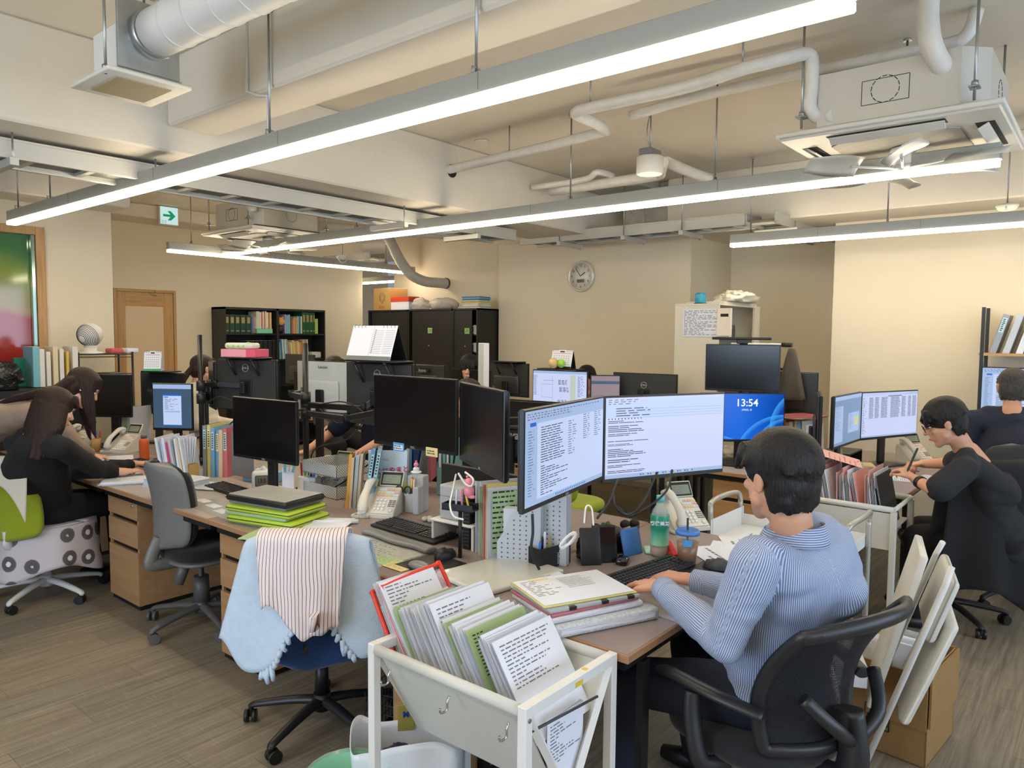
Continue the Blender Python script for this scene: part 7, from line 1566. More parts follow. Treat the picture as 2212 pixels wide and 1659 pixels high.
# woman in beige, bending over the desk
def woman_standing():
    o = person('person in a beige top with very long dark hair, bending over the desk with a red pen', (1.45, 6.12, 0)); L0 = Vector((1.45, 6.12, 0)); w = lambda p: Vector(p)-L0
    hd = w(PD(178, 838, 4.75)); F = fr((0.86, -0.20, -0.62), (0.35, 0.0, 1)); f = Vector((0.85, -0.5, 0)).normalized(); r = Vector((f.y, -f.x, 0)); AXF[0] = r
    nk = hd+(F @ Vector((0, -0.05, -0.16))); hp = w((1.42, 6.08, 0.88)); ch = nk*0.6+hp*0.4+Vector((0, 0, .03)); sL = nk-r*.165+Vector((-.02, 0, -.03)); sR = nk+r*.165+Vector((-.02, 0, -.03))
    wr = w(PZ(200, 985, 0.80)); elR = (sR+wr)/2+Vector((0, -.05, -.06)); wl = w((2.0, 6.0, 0.76)); elL = (sL+wl)/2+Vector((0.0, 0.05, -.02))
    P = head_prims(hd, F, .98)+[('c', hd+(F @ Vector((0, -.03, -.08))), .048, nk, .052), ('c', nk, .07, ch, .09), ('c', ch, .09, hp, .11), ('c', nk, .045, sL, .04), ('c', nk, .045, sR, .04), ('c', sR, .04, elR, .034), ('c', elR, .034, wr, .023), ('c', sL, .04, elL, .034), ('c', elL, .034, wl, .023)]
    P += hand(wr, (0.9, -0.35, -0.15), (0.1, 0, -1), -1, 1.0, .92)+hand(wl, (0.9, -0.3, 0), (0, 0, -1), 1, 0.3, .92)
    for sd in (-1, 1): P += [('c', hp+r*sd*.08, .08, hp+r*sd*.09+Vector((0, 0, -.42)), .06), ('c', hp+r*sd*.09+Vector((0, 0, -.42)), .055, hp+r*sd*.09+Vector((-.03, 0, -.80)), .035)]
    blob('body', P, SK2, o, 0.007, 3); face_parts(o, hd, F, .98)
    blob('top', [('c', nk+Vector((-.03, 0, -.04)), .085, ch, .13, (1.25, .85)), ('c', ch, .135, hp, .14, (1.25, .9)), ('c', sL, .06, sR, .06), ('c', sR, .062, elR, .05), ('c', elR, .05, elR+(wr-elR)*.75, .04), ('c', sL, .062, elL, .05), ('c', elL, .05, elL+(wl-elL)*.75, .04)], mat('beige_knit', (168, 146, 128), 0.95, var=0.05), o, 0.011, 5, disp=0.008)
    blob('skirt', [('c', hp, .145, hp+Vector((0, 0, -.25)), .16, (1.25, .9)), ('c', hp+Vector((0, 0, -.25)), .16, hp+Vector((0, 0, -.55)), .18, (1.25, .9))], M_TEE, o, 0.014, 4)
    for sd in (-1, 1): ft = hp+r*sd*.09+Vector((-.03, 0, -.83)); MB().tube([ft-f*.05, ft+f*.06, ft+f*.15+Vector((0, 0, -.01))], [.03, .034, .02], 12).build('shoe', M_BLK, o)
    q = lambda x, y, z: hd+(F @ Vector((x, y, z))); rr = random.Random(2)
    P = [('e', q(0, -.014, .045), (.090, .106, .086), F), ('e', q(0, -.05, -.01), (.084, .07, .085), F), ('c', q(-.05, .05, .085), .02, q(.0, .088, .05), .01), ('c', q(.05, .05, .085), .02, q(.0, .088, .05), .01)]
    for k in range(14):
        x = -.07+.010*k; a = q(x, -.085, .0); b_ = sR*0.35+sL*0.65+Vector((-.05+.015*k*0.2, 0, .02)); b1 = (a+nk+Vector((-.08, .0, .05)))/2; b2 = nk+(hp-nk)*0.38+r*(x*1.6)+Vector((-.0, 0, .14)); b3 = nk+(hp-nk)*rr.uniform(.58, .8)+r*(x*2.0+.05)+Vector((0, 0, .13))
        P += [('c', a, .028, b1, .028), ('c', b1, .028, b2, .024), ('c', b2, .024, b3, .008)]
    for sx, L in ((-1, .36), (1, .34)):
        for k in range(5):
            a = q(sx*.076, .02-.015*k, .03); b1 = a+Vector((0.01, 0, -.15)); b2 = a+Vector((0.02+.008*k, rr.uniform(-.01, .01), -L)); P += [('c', a, .018, b1, .015), ('c', b1, .015, b2, .005)]
    blob('hair', P, H_BROWN, o, 0.0065, 2); return wr+L0
wr = woman_standing()
pen(wr.x+0.06, wr.y-0.02, wr.z-0.04, 0.14, CO['red'], 'red pen in the hand of the bending person', (0.3, -1.2), group=None)
q = PD(1962, 1000, 3.93); pen(q.x-0.02, q.y+0.0, q.z-0.045, 0.15, CO['black'], 'black pen in the hand of the person in the black T-shirt', (0.2, 0.6), r=0.006, group=None)
q = PD(1988, 1042, 3.86); b = MB(); b.tube([(0, 0, -0.012), (0, 0, 0.012)], 0.034, 20); b.lathe([(0.0001, 0.0), (0.022, 0.001), (0.024, 0.008), (0.0001, 0.009)], 16, c=(0, 0, 0.03)); d = PD(1975, 1034, 3.9)-PD(2022, 1062, 3.75); o = b.build('wrist_watch', M_BLK); o.matrix_world = frame(q, d) @ rotm(ry=PI/2); tag(o, 'black sports watch on the wrist of the person in the black T-shirt', 'watch')
# ================================================================== chairs
def chair(label, x, y, rz, seatm, backm, basem, seat_z=0.43, back=(0.44, 0.38, 0.50, 0.96), shell=None, arms=None, rot=0.3, wheel=None, col=None, seatw=0.47, yb=-0.20, lean=0.06, colr=0.026, curve=0.05):
    """local +Y is the way the sitter faces"""
    o = empty('office_chair', T(x, y, 0) @ rotm(rz=rz), label, 'chair', 'office chairs')
    star_base(o, None, basem, col=col, rot=rot, wheelm=wheel, seat_z=seat_z-0.05, colr=colr)
    b = MB(); pad(b, seatw, 0.45, 0.075, seat_z, 0.02); b.build('seat', seatm, o)
    b = MB(); pad(b, seatw*0.92, 0.42, 0.03, seat_z-0.05, 0.02); b.box(-0.09, 0.09, -0.12, 0.12, seat_z-0.09, seat_z-0.05, 0.01); b.build('seat_pan', shell or basem, o)
    w0_, w1_, z0, z1 = back
    f = back_shell(w0_, w1_, z0, z1, yb, curve, lean)
    if shell:
        b = MB(); b.grid(lambda u, v: Vector(f(u, v))+Vector((0, 0.004, 0)), 20, 20, thick=0.045); b.build('back_cushion', backm, o)
        b = MB(); b.grid(lambda u, v: Vector(f(u, v))+Vector((0, -0.014, 0)), 20, 20, thick=0.012); b.build('back_shell', shell, o)
    else:
        b = MB(); b.grid(f, 20, 20, thick=0.03); b.build('backrest', backm, o)
    b = MB(); b.tube(smooth_path([(0, -0.05, seat_z-0.06), (0, yb+(-0.02 if shell else .06), seat_z-0.05), (0, yb+(-0.035 if shell else .05), seat_z-0.01), (0, yb+(.01 if shell else .045), z0+0.06)], 5), 0.022, 10, flat=1.6); b.build('back_support', shell or basem, o)
    return o
M_BGRY = mat('chair_shell_grey', (116, 118, 116), 0.42, var=0.02); M_BLKB = mat('chair_base_black', (34, 35, 38), 0.4, var=0.04); M_WBASE = mat('chair_base_white', (214, 216, 218), 0.4, var=0.02); M_GBASE = mat('chair_base_grey', (92, 92, 94), 0.4, var=0.03)
# grey-shelled chair
g = chair('grey-shelled office chair with a black cushion pushed up to the desk', 2.02, 3.91, -1.58, F_BLACK, F_BLACK, M_GBASE, 0.45, (0.40, 0.44, 0.48, 0.955), M_BGRY, yb=-0.235, lean=0.05, wheel=M_GBASE, col=M_GBASE, rot=1.126, colr=0.04, curve=0.075)
b = MB(); b.tube([(0.10, -0.13, 0.42), (0.10, -0.18, 0.30)], [0.032, 0.028], 14); b.build('lever_housing', M_GBASE, g)
# lime chair with the white base under the woman in black
l = chair('lime green office chair with a white base under the person in black', 1.62, 5.05, -1.10, F_LIME, F_LIME, M_WBASE, 0.44, (0.44, 0.42, 0.42, 0.90), yb=-0.30, lean=0.08, wheel=M_BLK, col=M_WBASE, rot=1.08)
# navy chair
n = chair('navy blue office chair with a black base, draped with a blanket and a striped shirt', 1.81, 2.51, -0.86, F_BLUE, F_BLUE, M_BLKB, 0.46, (0.56, 0.42, 0.36, 0.86), yb=-0.28, lean=0.03, rot=0.51)
chair('lime green chair by the second island, glimpsed under the wide lit monitor', 4.18, 2.95, -1.57, F_LIME, F_LIME, M_BLKB, 0.46, (0.44, 0.40, 0.50, 0.95), yb=-0.24)
ch = chair('black office chair of the person in the black T-shirt', 4.90, 0.72, -0.80, F_BLACK, F_BLACK, M_BLKB, 0.46, (0.46, 0.44, 0.52, 0.93), yb=-0.26, rot=0.9)
chair('charcoal fabric chair behind the black coat at the right edge', 5.50, 0.44, -1.40, F_GREY, F_GREY, M_BLKB, 0.46, (0.46, 0.44, 0.50, 1.02), yb=-0.24)
# black mesh chair of the man
def m_net():
    t = NT('chair_net'); v = t.tc(); ck = t.n.new('ShaderNodeTexChecker'); t.link(v, ck.inputs[0]); ck.inputs['Scale'].default_value = 330
    t.set(Base_Color=lin((20, 22, 30)), Roughness=0.7); t.link(t.math('ADD', t.math('MULTIPLY', ck.outputs['Fac'], 0.45), 0.55), t.b.inputs['Alpha']); return t.m
mc = PD(1690, 1640, 1.72)
o = empty('office_chair', T(2.235, 0.80, 0) @ rotm(rz=-0.30), 'black mesh office chair with armrests under the person in the striped shirt', 'chair', 'office chairs')
star_base(o, None, M_BLKB, rot=0.4, seat_z=0.40); b = MB(); pad(b, 0.50, 0.48, 0.07, 0.43, 0.03); b.build('seat', F_BLACK, o)
def mf(u, v):
    z = 0.48+0.38*v; t = 2*v-1; wv = (0.42+0.07*v)*(1-0.06*max(0, -t)**2); x = (2*u-1)*wv/2
    return (x, -0.235+0.09*((2*u-1)**2)-0.14*v*v+0.03*math.sin(PI*v), z+0.035*(1-(2*u-1)**2)*v)
MB().grid(mf, 24, 18, thick=0.003).build('back_mesh', m_net(), o)
ring_ = [mf(k/14, 1) for k in range(15)]+[mf(1, 1-k/10) for k in range(1, 11)]+[mf(1-k/14, 0) for k in range(1, 15)]+[mf(0, k/10) for k in range(1, 11)]+[mf(.04, 1), mf(.08, 1)]
b = MB(); b.tube(smooth_path(ring_, 2), 0.017, 10, cap=False, flat=1.3); b.build('back_frame', M_BLKB, o)
b = MB(); b.tube(smooth_path([(0, -0.03, 0.38), (0, -0.24, 0.38), (0, -0.29, 0.46), (0, -0.27, 0.60)], 5), 0.03, 10, flat=1.5)
b.tube(smooth_path([(-0.17, -0.24, 0.66), (-0.1, -0.30, 0.58), (0, -0.29, 0.52), (0.1, -0.30, 0.58), (0.17, -0.24, 0.66)], 5), 0.02, 8); b.build('back_support', M_BLKB, o)
for s in (-1, 1):
    b = MB(); b.tube(smooth_path([(s*0.20, -0.02, 0.385), (s*0.29, 0.0, 0.40), (s*0.30, 0.03, 0.52), (s*0.29, 0.04, 0.60)], 5), 0.02, 10, flat=1.4); a_ = b.build('armrest', M_BLKB, o)
    b = MB(); b.tube(smooth_path([(s*0.24, -0.17, 0.60), (s*0.29, -0.05, 0.62), (s*0.30, 0.10, 0.625), (s*0.28, 0.19, 0.605)], 5), [0.026]*14+[0.022, 0.016], 12, flat=0.6); b.build('arm_pad', M_BLKB, a_)
# ---------------------------------------------------------------- cloths on chairs
def drape(name, label, cat, chairM, m, cx, w, back_z, front_z, top, y0, off, folds, seed, thick=0.006, flare=0.0, nu=44, nv=36, amp=0.02, side=0.0, hem=None, group=None):
    """cloth laid over a back: v 0 = hem on the rear, v 1 = hem on the front; local frame of the chair"""
    r = random.Random(seed); ph = [r.uniform(0, 6) for _ in range(4)]
    def f(u, v):
        x = cx+(u-0.5)*w; L1 = top-back_z; L2 = top-front_z; s = (1-v)*(L1+L2)-L2     # >0 behind
        k = max(-1, min(1, s/0.03)); y = y0-off*k
        z = top-max(0, abs(s)-0.02)+0.012*(1-k*k)
        e = max(0, abs(s)-0.02)/max(L1, 0.01); x += (u-0.5)*flare*e; edge = abs(2*u-1)
        wv = math.sin(folds*2*PI*u+ph[0])*0.6+math.sin(folds*1.7*PI*u+ph[1])*0.5; y -= amp*e*(wv+0.4*math.sin(3*v+ph[2]))*(1 if s > 0 else -0.4)
        y += 0.075*((2*(x)/0.45)**2)*min(1, 0.6)*(1 if s > 0 else .6)-0.06*e*(1 if s > 0 else -1)*0.3
        if side: z -= side*max(0, edge-0.55)**1.5*2.2; y += side*0.25*max(0, edge-0.5)
        if hem: z += hem(u)*e*(1 if s > 0 else 0)
        return Vector((x, y, z))
    b = MB(); b.grid(f, nu, nv, thick=thick); o_ = b.build(name, m); o_.matrix_world = chairM; tag(o_, label, cat, group); return o_, f
NM_ = n.matrix_world.copy()
M_FLEECE = mat('pale_blue_fleece', (190, 208, 226), 0.95, var=0.05, vscale=30, bump=0.7, bscale=160, bdist=0.004, sheen=0.3)
bl, bf = drape('fleece_blanket', 'pale blue fleece blanket with a tufted fringe hanging over the navy chair', 'blanket', NM_, M_FLEECE, 0.03, 0.45, 0.37, 0.60, 0.90, -0.350, 0.05, 2.2, 3, 0.010, 0.20, amp=0.020, side=0.05, hem=lambda u: 0.27*math.exp(-((u-.55)/.17)**2)+0.17*math.exp(-(u/.10)**2)+0.14*math.exp(-((u-1)/.12)**2)+0.04*u)
b = MB(); r = random.Random(4)
for k in range(26):
    u = 0.27+0.50*k/25; p = bf(u, 0.0)
    if abs(u-0.52) < 0.07: continue
    L = 0.028+0.03*(k in (2, 3, 22)); b.tube([p, p+Vector((r.uniform(-.006, .006), -.004, -L*0.6)), p+Vector((r.uniform(-.01, .01), 0, -L))], [.009, .010, .007], 8)
fg = b.build('fringe', M_FLEECE, bl)
def m_stripe():
    t = NT('brown_striped_cotton'); sp = t.n.new('ShaderNodeSeparateXYZ'); t.link(t.tc(), sp.inputs[0]); n = t.noise(t.tc((1, 1, 1)), 4, 2)
    x = t.math('ADD', sp.outputs[0], t.math('MULTIPLY', t.math('SUBTRACT', n, 0.5), 0.035)); w = t.math('FRACT', t.math('MULTIPLY', x, 1/0.0125))
    t.set(Base_Color=t.ramp(w, [(0.0, lin((104, 74, 70))), (0.14, lin((104, 74, 70))), (0.18, lin((228, 216, 214))), (0.97, lin((228, 216, 214))), (1.0, lin((120, 92, 88)))]), Roughness=0.85); return t.m
M_STRP = m_stripe()
sh_, sf = drape('striped_shirt', 'white shirt with fine brown stripes folded over the blanket on the navy chair', 'shirt', NM_, M_STRP, 0.03, 0.32, 0.60, 0.74, 0.92, -0.374, 0.064, 2.6, 8, 0.004, -0.06, amp=0.020, hem=lambda u: 0.03*math.sin(11*u)-0.08*math.exp(-((u-.68)/.2)**4)+0.05*math.exp(-(u/.2)**2))
M_STRPH = M_STRP
for (u, dx, dz, rr_) in ((0.72, 0.0, 0.0, 0.0),):
    p = sf(u, 0.06); b = MB(); b.tube([(0, 0, 0.05), (0, 0, 0)], [0.042, 0.044], 18, flat=0.35); c = b.build('shirt_cuff', M_STRP, sh_); c.matrix_local = T(p.x, p.y-0.018, p.z+dz) @ rotm(ry=rr_)
# hedgehog blanket on the lime chair's seat, beige cardigan on its back
def m_hedge():
    t = NT('hedgehog_fleece'); v = t.tc((5.6, 5.6, 5.6)); vo = t.n.new('ShaderNodeTexVoronoi'); vo.inputs['Randomness'].default_value = 0.25; t.link(v, vo.inputs['Vector']); vo.inputs['Scale'].default_value = 1.35
    n = t.noise(t.tc(), 220, 2); d = t.math('ADD', vo.outputs['Distance'], t.math('MULTIPLY', t.math('SUBTRACT', n, 0.5), 0.08))
    # quills around a paler face
    t.set(Base_Color=t.ramp(d, [(0, lin((232, 230, 232))), (0.12, lin((232, 230, 232))), (0.14, lin((88, 84, 88))), (0.33, lin((100, 95, 99))), (0.36, lin((200, 194, 200))), (1, lin((200, 194, 200)))]), Roughness=0.95); return t.m
LM = l.matrix_world.copy()
def hf(u, v):
    x = (u-0.5)*0.56; s = v*0.62-0.30; y = -0.02+max(-0.27, min(0.25, s)); ov = max(0, abs(x)-0.235); z = 0.487-0.012*(x/0.24)**2
    if ov > 0: z = 0.47-ov*1.5; x = math.copysign(0.235+ov*0.30, x)
    if s < -0.27: z -= (-0.27-s)*1.0
    z += 0.006*math.sin(9*u+4*v); e = max(0, u-0.9)
    return Vector((x*1.04, y+0.03*math.sin(5*u), z-0.30*max(0, u-0.86)*(0.6+0.5*math.sin(6*v))))
def hf2(u, v):
    """hangs from the seat's right and rear edge"""
    a = -1.9+2.5*u; R_ = 0.255+0.03*v+0.014*math.sin(16*u)*v; L = 0.24+0.06*math.sin(7*u+1)+0.05*math.sin(3*u)
    return Vector((R_*1.05*math.cos(a), 0.02+R_*math.sin(a), 0.482-L*v-0.004))
b = MB(); b.grid(hf2, 50, 12, thick=0.006); b.grid(lambda u, v: Vector(((0.255)*1.05*math.cos(2*PI*u)*v, 0.02+0.255*math.sin(2*PI*u)*v, 0.487-0.008*v)), 40, 6, thick=0.004)
o = b.build('hedgehog_blanket', m_hedge()); o.matrix_world = LM; tag(o, 'light grey blanket with dark hedgehogs spread over the seat of the lime chair', 'blanket')
cd, _f = drape('beige_cardigan', 'beige cardigan slung over the back of the lime chair', 'cardigan', LM, mat('beige_cloth', (206, 198, 184), 0.9, var=0.04), 0.04, 0.44, 0.80, 0.80, 0.93, -0.385, 0.035, 1.5, 6, 0.006, 0.0, amp=0.012, hem=lambda u: -0.30*u**5)
# black coat on the right-hand chair
CM = ch.matrix_world.copy()
ct, _f = drape('black_coat', 'long black coat hanging over the black chair, almost to the floor', 'coat', CM, mat('black_coat', (24, 25, 27), 0.95, var=0.12), 0.02, 0.52, 0.20, 0.60, 0.985, -0.335, 0.06, 2.4, 9, 0.012, 0.16, amp=0.04, side=0.10, hem=lambda u: 0.10*math.sin(5*u))
# folding chair
M_VIN = mat('white_vinyl', (214, 210, 198), 0.5, var=0.03)
fp = PX(1905, 1330, 3.0)
o = empty('folding_chair', T(2.98, 0.72, 0) @ rotm(rz=-2.90), 'white folding chair leaning folded in front of the cardboard box', 'folding chair')
A_ = rotm(rx=-0.31)
for s in (-1, 1):
    b = MB(); b.at(A_); b.tube([(s*0.20, 0, 0.0), (s*0.20, 0, 0.84), (s*0.17, 0, 0.90)], 0.011, 10); b.build('frame_tube', M_WMET, o)
    b = MB(); b.at(rotm(rx=0.10)); b.tube([(s*0.175, 0.02, 0.0), (s*0.175, -0.06, 0.50)], 0.010, 10); b.build('leg', M_WMET, o)
b = MB(); b.at(A_); b.tube([(-0.2, 0, 0.12), (0.2, 0, 0.12)], 0.008, 8); b.build('crossbar', M_WMET, o)
b = MB(); b.at(A_); b.box(-0.19, 0.19, 0.01, 0.045, 0.62, 0.86, 0.018, 3); b.build('backrest', M_VIN, o)
b = MB(); b.at(A_ @ T(0, 0.02, 0.30) @ rotm(rx=-0.04)); b.box(-0.18, 0.18, 0.02, 0.06, 0.0, 0.42, 0.02, 3); b.build('seat', M_VIN, o)
FM = o.matrix_world.copy() @ A_
q = MB(); q.box(-0.15, 0.17, -0.045, -0.018, 0.30, 0.90, 0.006, 2); o = q.build('flat_plastic_bag', mat('bag_ivory', (222, 220, 212), 0.35, var=0.05, bump=0.5, bscale=12, bdist=0.01)); o.matrix_world = FM @ rotm(rx=0.06); tag(o, 'large flat white plastic sleeve standing against the folding chair', 'sleeve')
q = MB(); q.box(-0.15, 0.10, -0.16, -0.05, 0.36, 0.42, 0.003); q.box(-0.15, 0.10, -0.16, -0.05, 0.423, 0.44, 0.003); o = q.build('envelope_stack', M_PAPER); o.matrix_world = T(2.92, 0.86, 0.0) @ rotm(rz=0.4); tag(o, 'stack of white envelopes behind the mesh chair', 'envelopes')
# grey coat on the rail beside the upper black screen
c = PX(1700, 745, 5.9)
o = empty('coat_rail', T(c.x, c.y+0.12, 0), 'black coat rail with white hangers behind the upper black screen', 'coat rail'); MB().tube([(0, 0, 0), (0, 0, c.z)], 0.014, 10).build('post', M_BLK, o); b = MB(); b.tube([(0, 0.34, c.z), (0, -0.14, c.z)], 0.012, 10); b.build('rail', M_WMET, o); MB().tube([(0, -0.08, c.z), (0, -0.16, c.z)], 0.019, 10).build('end_cap', M_BLK, o)
b = MB(); b.grid(lambda u, v: Vector(((0.03+0.05*v)*math.cos(2*PI*u)*(1+0.25*math.sin(6*PI*u)*v), (0.02+0.085*v**0.8)*math.sin(2*PI*u)*(1+0.12*math.sin(10*PI*u)*v), -0.40*v)), 40, 12, thick=0.004); o = b.build('grey_coat', mat('grey_coat', (88, 82, 72), 0.9, var=0.15)); o.matrix_world = T(c.x, c.y-0.04, c.z-0.03); tag(o, 'grey-brown coat hanging from the black coat rail', 'coat')
# ================================================================== carts, papers and boxes
def cart_label(k, n): return 'x'
M_CRM = mat('cart_cream', (206, 205, 196), 0.42, var=0.02)
o = empty('file_cart', T(1.395, 1.10, 0), 'white steel file cart with a V-shaped hopper full of papers, in front of the island', 'file cart')
CW, CL, CH = 0.40, 0.575, 0.72
for (x, y) in ((0, 0), (CW, 0), (0, CL), (CW, CL)): MB().box(x-0.014, x+0.014, y-0.014, y+0.014, 0.0, CH, 0.002).build('post', M_WMET, o)
for y in (0, CL): MB().box(0.014, CW-0.014, y-0.014, y+0.014, CH-0.03, CH, 0.002).build('side_rail', M_WMET, o)
for x in (0, CW): MB().tube([(x, 0.014, CH-0.018), (x, CL-0.014, CH-0.018)], 0.016, 14).build('top_tube', M_CRM, o)
b = MB()
b.quad((0.005, 0.015, CH-0.02), (0.005, CL-0.015, CH-0.02), (0.165, CL-0.015, 0.40), (0.165, 0.015, 0.40)); b.quad((0.165, 0.015, 0.40), (0.165, CL-0.015, 0.40), (0.235, CL-0.015, 0.40), (0.235, 0.015, 0.40)); b.quad((CW-0.005, 0.015, CH-0.02), (CW-0.005, CL-0.015, CH-0.02), (0.235, CL-0.015, 0.40), (0.235, 0.015, 0.40))
h_ = b.build('hopper', M_CRM, o); sm_ = h_.modifiers.new('thick', 'SOLIDIFY'); sm_.thickness = 0.004
for y in (0.0, CL):
    b = MB(); b.tube([(0.01, y, CH-0.03), (0.185, y, 0.40)], 0.014, 4, smooth=False); b.tube([(0.215, y, 0.40), (CW-0.01, y, CH-0.03)], 0.014, 4, smooth=False); b.build('hopper_frame', M_WMET, o)
MB().tube([(0.02, -0.004, CH-0.075), (CW-0.075, -0.004, CH-0.10)], 0.004, 6).build('tie_rod', M_DGRY, o)
for y in (0.05, 0.26, 0.50):
    b = MB(); b.tube(smooth_path([(-0.002, y, CH-0.06), (-0.010, y, CH-0.075), (-0.012, y, CH-0.095), (-0.03, y+0.004, CH-0.098), (-0.034, y+0.005, CH-0.085)], 4), 0.0032, 8); b.build('hook', M_CHROME, o)
for (x, z, r_) in ((0.0, CH-0.035, 0.006),): MB().cyl((0.0, -0.014, z), (0.0, -0.017, z), r_).build('screw', M_GAL, o)
for x, w_ in ((0.20, 0.035),): MB().box(x, x+w_, -0.0148, -0.0142, CH-0.026, CH-0.012, 0).build('yellow_mark', mat('yellow_mark', (226, 190, 50), 0.5), o)
MB().tube([(0.265, 0, CH), (0.265, 0, CH+0.0006)], 0.009, 14).build('yellow_dot', mat('yellow_mark', (226, 190, 50)), o)
# papers leaning back in the hopper, each bundle its own thing
def bundle(M, w, h, t, kind, label, seed, group='papers in the white cart'):
    r = random.Random(seed); b = MB(); n_ = max(2, int(t/0.0042)); cov = dict(w=M_PAPER, g=M_GREENP, c=C_['clear'], b=mat('blue_white_paper', (206, 214, 236), 0.8, var=0.02), s=C_['sky'], p=M_PINKP)
    for k in range(n_):
        y = t*k/n_; dz = r.uniform(-.008, .012); dx = r.uniform(-.006, .006); hh = h+dz
        b.use(cov['b'] if r.random() < .35 else M_PAPER)
        bend = r.uniform(-.004, .004)
        b.grid(lambda u, v: Vector((dx+(u-0.5)*w, y+bend*math.sin(PI*u)+0.002*v, hh*v)), 3, 2, thick=0.0006, smooth=False)
    front = cov.get(kind, M_PAPER); b.use(front).box(-w/2-0.004, w/2+0.004, -0.004, -0.003, 0, h*1.0)
    if kind in 'gw': words(b, lambda x, z: (x, -0.0046, z), -w*.44, w*.44, h*.5, h*.95, 12, M_INK if kind == 'g' else M_INKL, r, .34, (.15, 1), wl=(.006, .03), gap=.006)
    o_ = b.build('paper_bundle'); o_.matrix_world = M; return tag(o_, label, 'papers', group)
# front row seen from the aisle: width runs along X of the cart, bundles are stacked along Y
CMX = T(1.395, 1.10, 0)
r = random.Random(31); y = 0.05; k = 0; kinds = 'w w w c w w g w w w w c w w g w'.split()
names = ['thin printed bundle', 'ragged printed bundle', 'bluish printed bundle', 'clear-sleeved bundle', 'clipped printed bundle', 'creased printed bundle', 'green-edged bundle', 'thick printed bundle', 'loose printed bundle', 'folded printed bundle', 'tabbed printed bundle', 'second clear-sleeved bundle', 'uneven printed bundle', 'curled printed bundle', 'second green-edged bundle', 'last printed bundle']
spots = []
y = 0.07
pos = ['nearest the corner post', 'second from the corner post', 'third from the corner post', 'behind the green form', 'right behind the green form', 'in the near half', 'under the taller sheets', 'among the taller sheets', 'in the middle of the row', 'just past the middle', 'with a cream tag', 'left of the cream tag', 'right of the red zip pouch', 'touching the red zip pouch', 'behind the red zip pouch', 'at the far end of the row']
for k in range(16):
    t = (0.022, 0.018, 0.024, 0.026, 0.02, 0.024, 0.02, 0.028, 0.02, 0.026, 0.02, 0.02, 0.024, 0.022, 0.03, 0.03)[k]; gap = 0.05 if k == 2 else 0.004
    M = CMX @ T(0.212+r.uniform(-.006, .006), y-.045, 0.57) @ rotm(rx=-0.55+r.uniform(-.04, .04))
    kd = 'w' if k < 3 else kinds[k]
    if k == 3: kd = 'g'
    hh = 0.28+r.uniform(-.012, .02)+(0.03 if k in (7, 8) else 0)
    bundle(M @ rotm(rz=0), 0.255, hh, t, kd, ('large pale green printed form' if k == 3 else names[k])+' in the white cart, '+pos[k], 50+k); y += t+gap
# red zip pouch holding printed sheets
o = empty('zip_pouch', CMX @ T(0.215, 0.46, 0.56) @ rotm(rx=-0.56), 'clear mesh pouch with a bright red-orange zip standing in the cart', 'pouch')
M_REDZ = mat('red_zip', (226, 66, 44), 0.5, var=0.04)
b = MB(); b.box(-0.125, 0.125, -0.002, 0.0, 0.0, 0.34).box(-0.125, 0.125, 0.05, 0.052, 0.0, 0.34); b.build('pouch_sheet', mat('pouch_mesh', (226, 190, 200), 0.4, var=0.2, vscale=90, alpha=0.55), o)
for yy in (-0.002, 0.05):
    b = MB(); P = [(-0.13, yy, 0.06), (-0.13, yy, 0.32), (-0.115, yy, 0.345), (0.10, yy, 0.355), (0.13, yy, 0.34), (0.132, yy, 0.10)]; b.tube(smooth_path(P, 5), 0.0075, 8); b.build('zip_edge', M_REDZ, o)
b = MB(); b.tube([(0.132, -0.002, 0.15), (0.132, 0.05, 0.15)], 0.006, 8); b.tube([(-0.135, 0.0, 0.08), (-0.137, -0.01, 0.05)], 0.003, 6); b.build('zip_pull', M_REDZ, o)
bundle(CMX @ T(0.19, 0.472, 0.62) @ rotm(rx=-0.62), 0.225, 0.30, 0.03, 'w', 'printed sheets sticking out of the red-zipped pouch', 99)
bundle(CMX @ T(0.20, 0.02, 0.36) @ rotm(rx=0.0), 0.16, 0.26, 0.004, 'w', 'blue-white sheet hanging down behind the cart end frame', 98)
# things under and beside the cart
gb = PZ(752, 1668, 0.25)
o = empty('waste_bin', T(1.42, 1.93, 0), 'mint green waste bin with a plastic liner at the bottom edge', 'bin'); o.location = (gb.x, gb.y, 0)
b = MB(); b.lathe([(0.095, 0), (0.128, 0.24), (0.133, 0.245), (0.125, 0.242), (0.092, 0.006)], 32, cap=False); b.lathe([(0.0001, 0.004), (0.092, 0.006)], 32, cap=False); b.build('bin_body', mat('mint_bin', (128, 196, 160), 0.4, var=0.03), o)
b = MB(); b.lathe([(0.136, 0.20), (0.138, 0.25), (0.130, 0.255), (0.115, 0.10)], 40, cap=False)
for v in b.bm.verts: v.co += Vector(v.co.normalized())*0.004*noise.noise(v.co*40)
b.build('bin_liner', mat('bin_liner', (176, 224, 196), 0.15, var=0.05, alpha=0.55), o)
tq = PZ(880, 1592, .28); o = empty('tote_bag', T(tq.x, tq.y, 0) @ rotm(rz=-0.7), 'white laminated tote bag with blue and yellow print under the cart', 'bag')
def tb(u, v):
    a = 2*PI*u; e = 0.35; c, s = math.cos(a), math.sin(a); X = math.copysign(abs(c)**0.55, c)*(0.17+0.02*v); Y_ = math.copysign(abs(s)**0.55, s)*(0.12+0.012*math.sin(6*a)*v); return Vector((X, Y_, 0.30*v+0.02*math.sin(3*a)*v))
b = MB(); b.grid(tb, 56, 12, thick=0.003); b.grid(lambda u, v: Vector((tb(u, 0).x*v, tb(u, 0).y*v, 0.003)), 40, 2); b.build('bag_body', mat('laminated_white', (226, 228, 232), 0.25, var=0.03, bump=0.5, bscale=14, bdist=0.012), o)
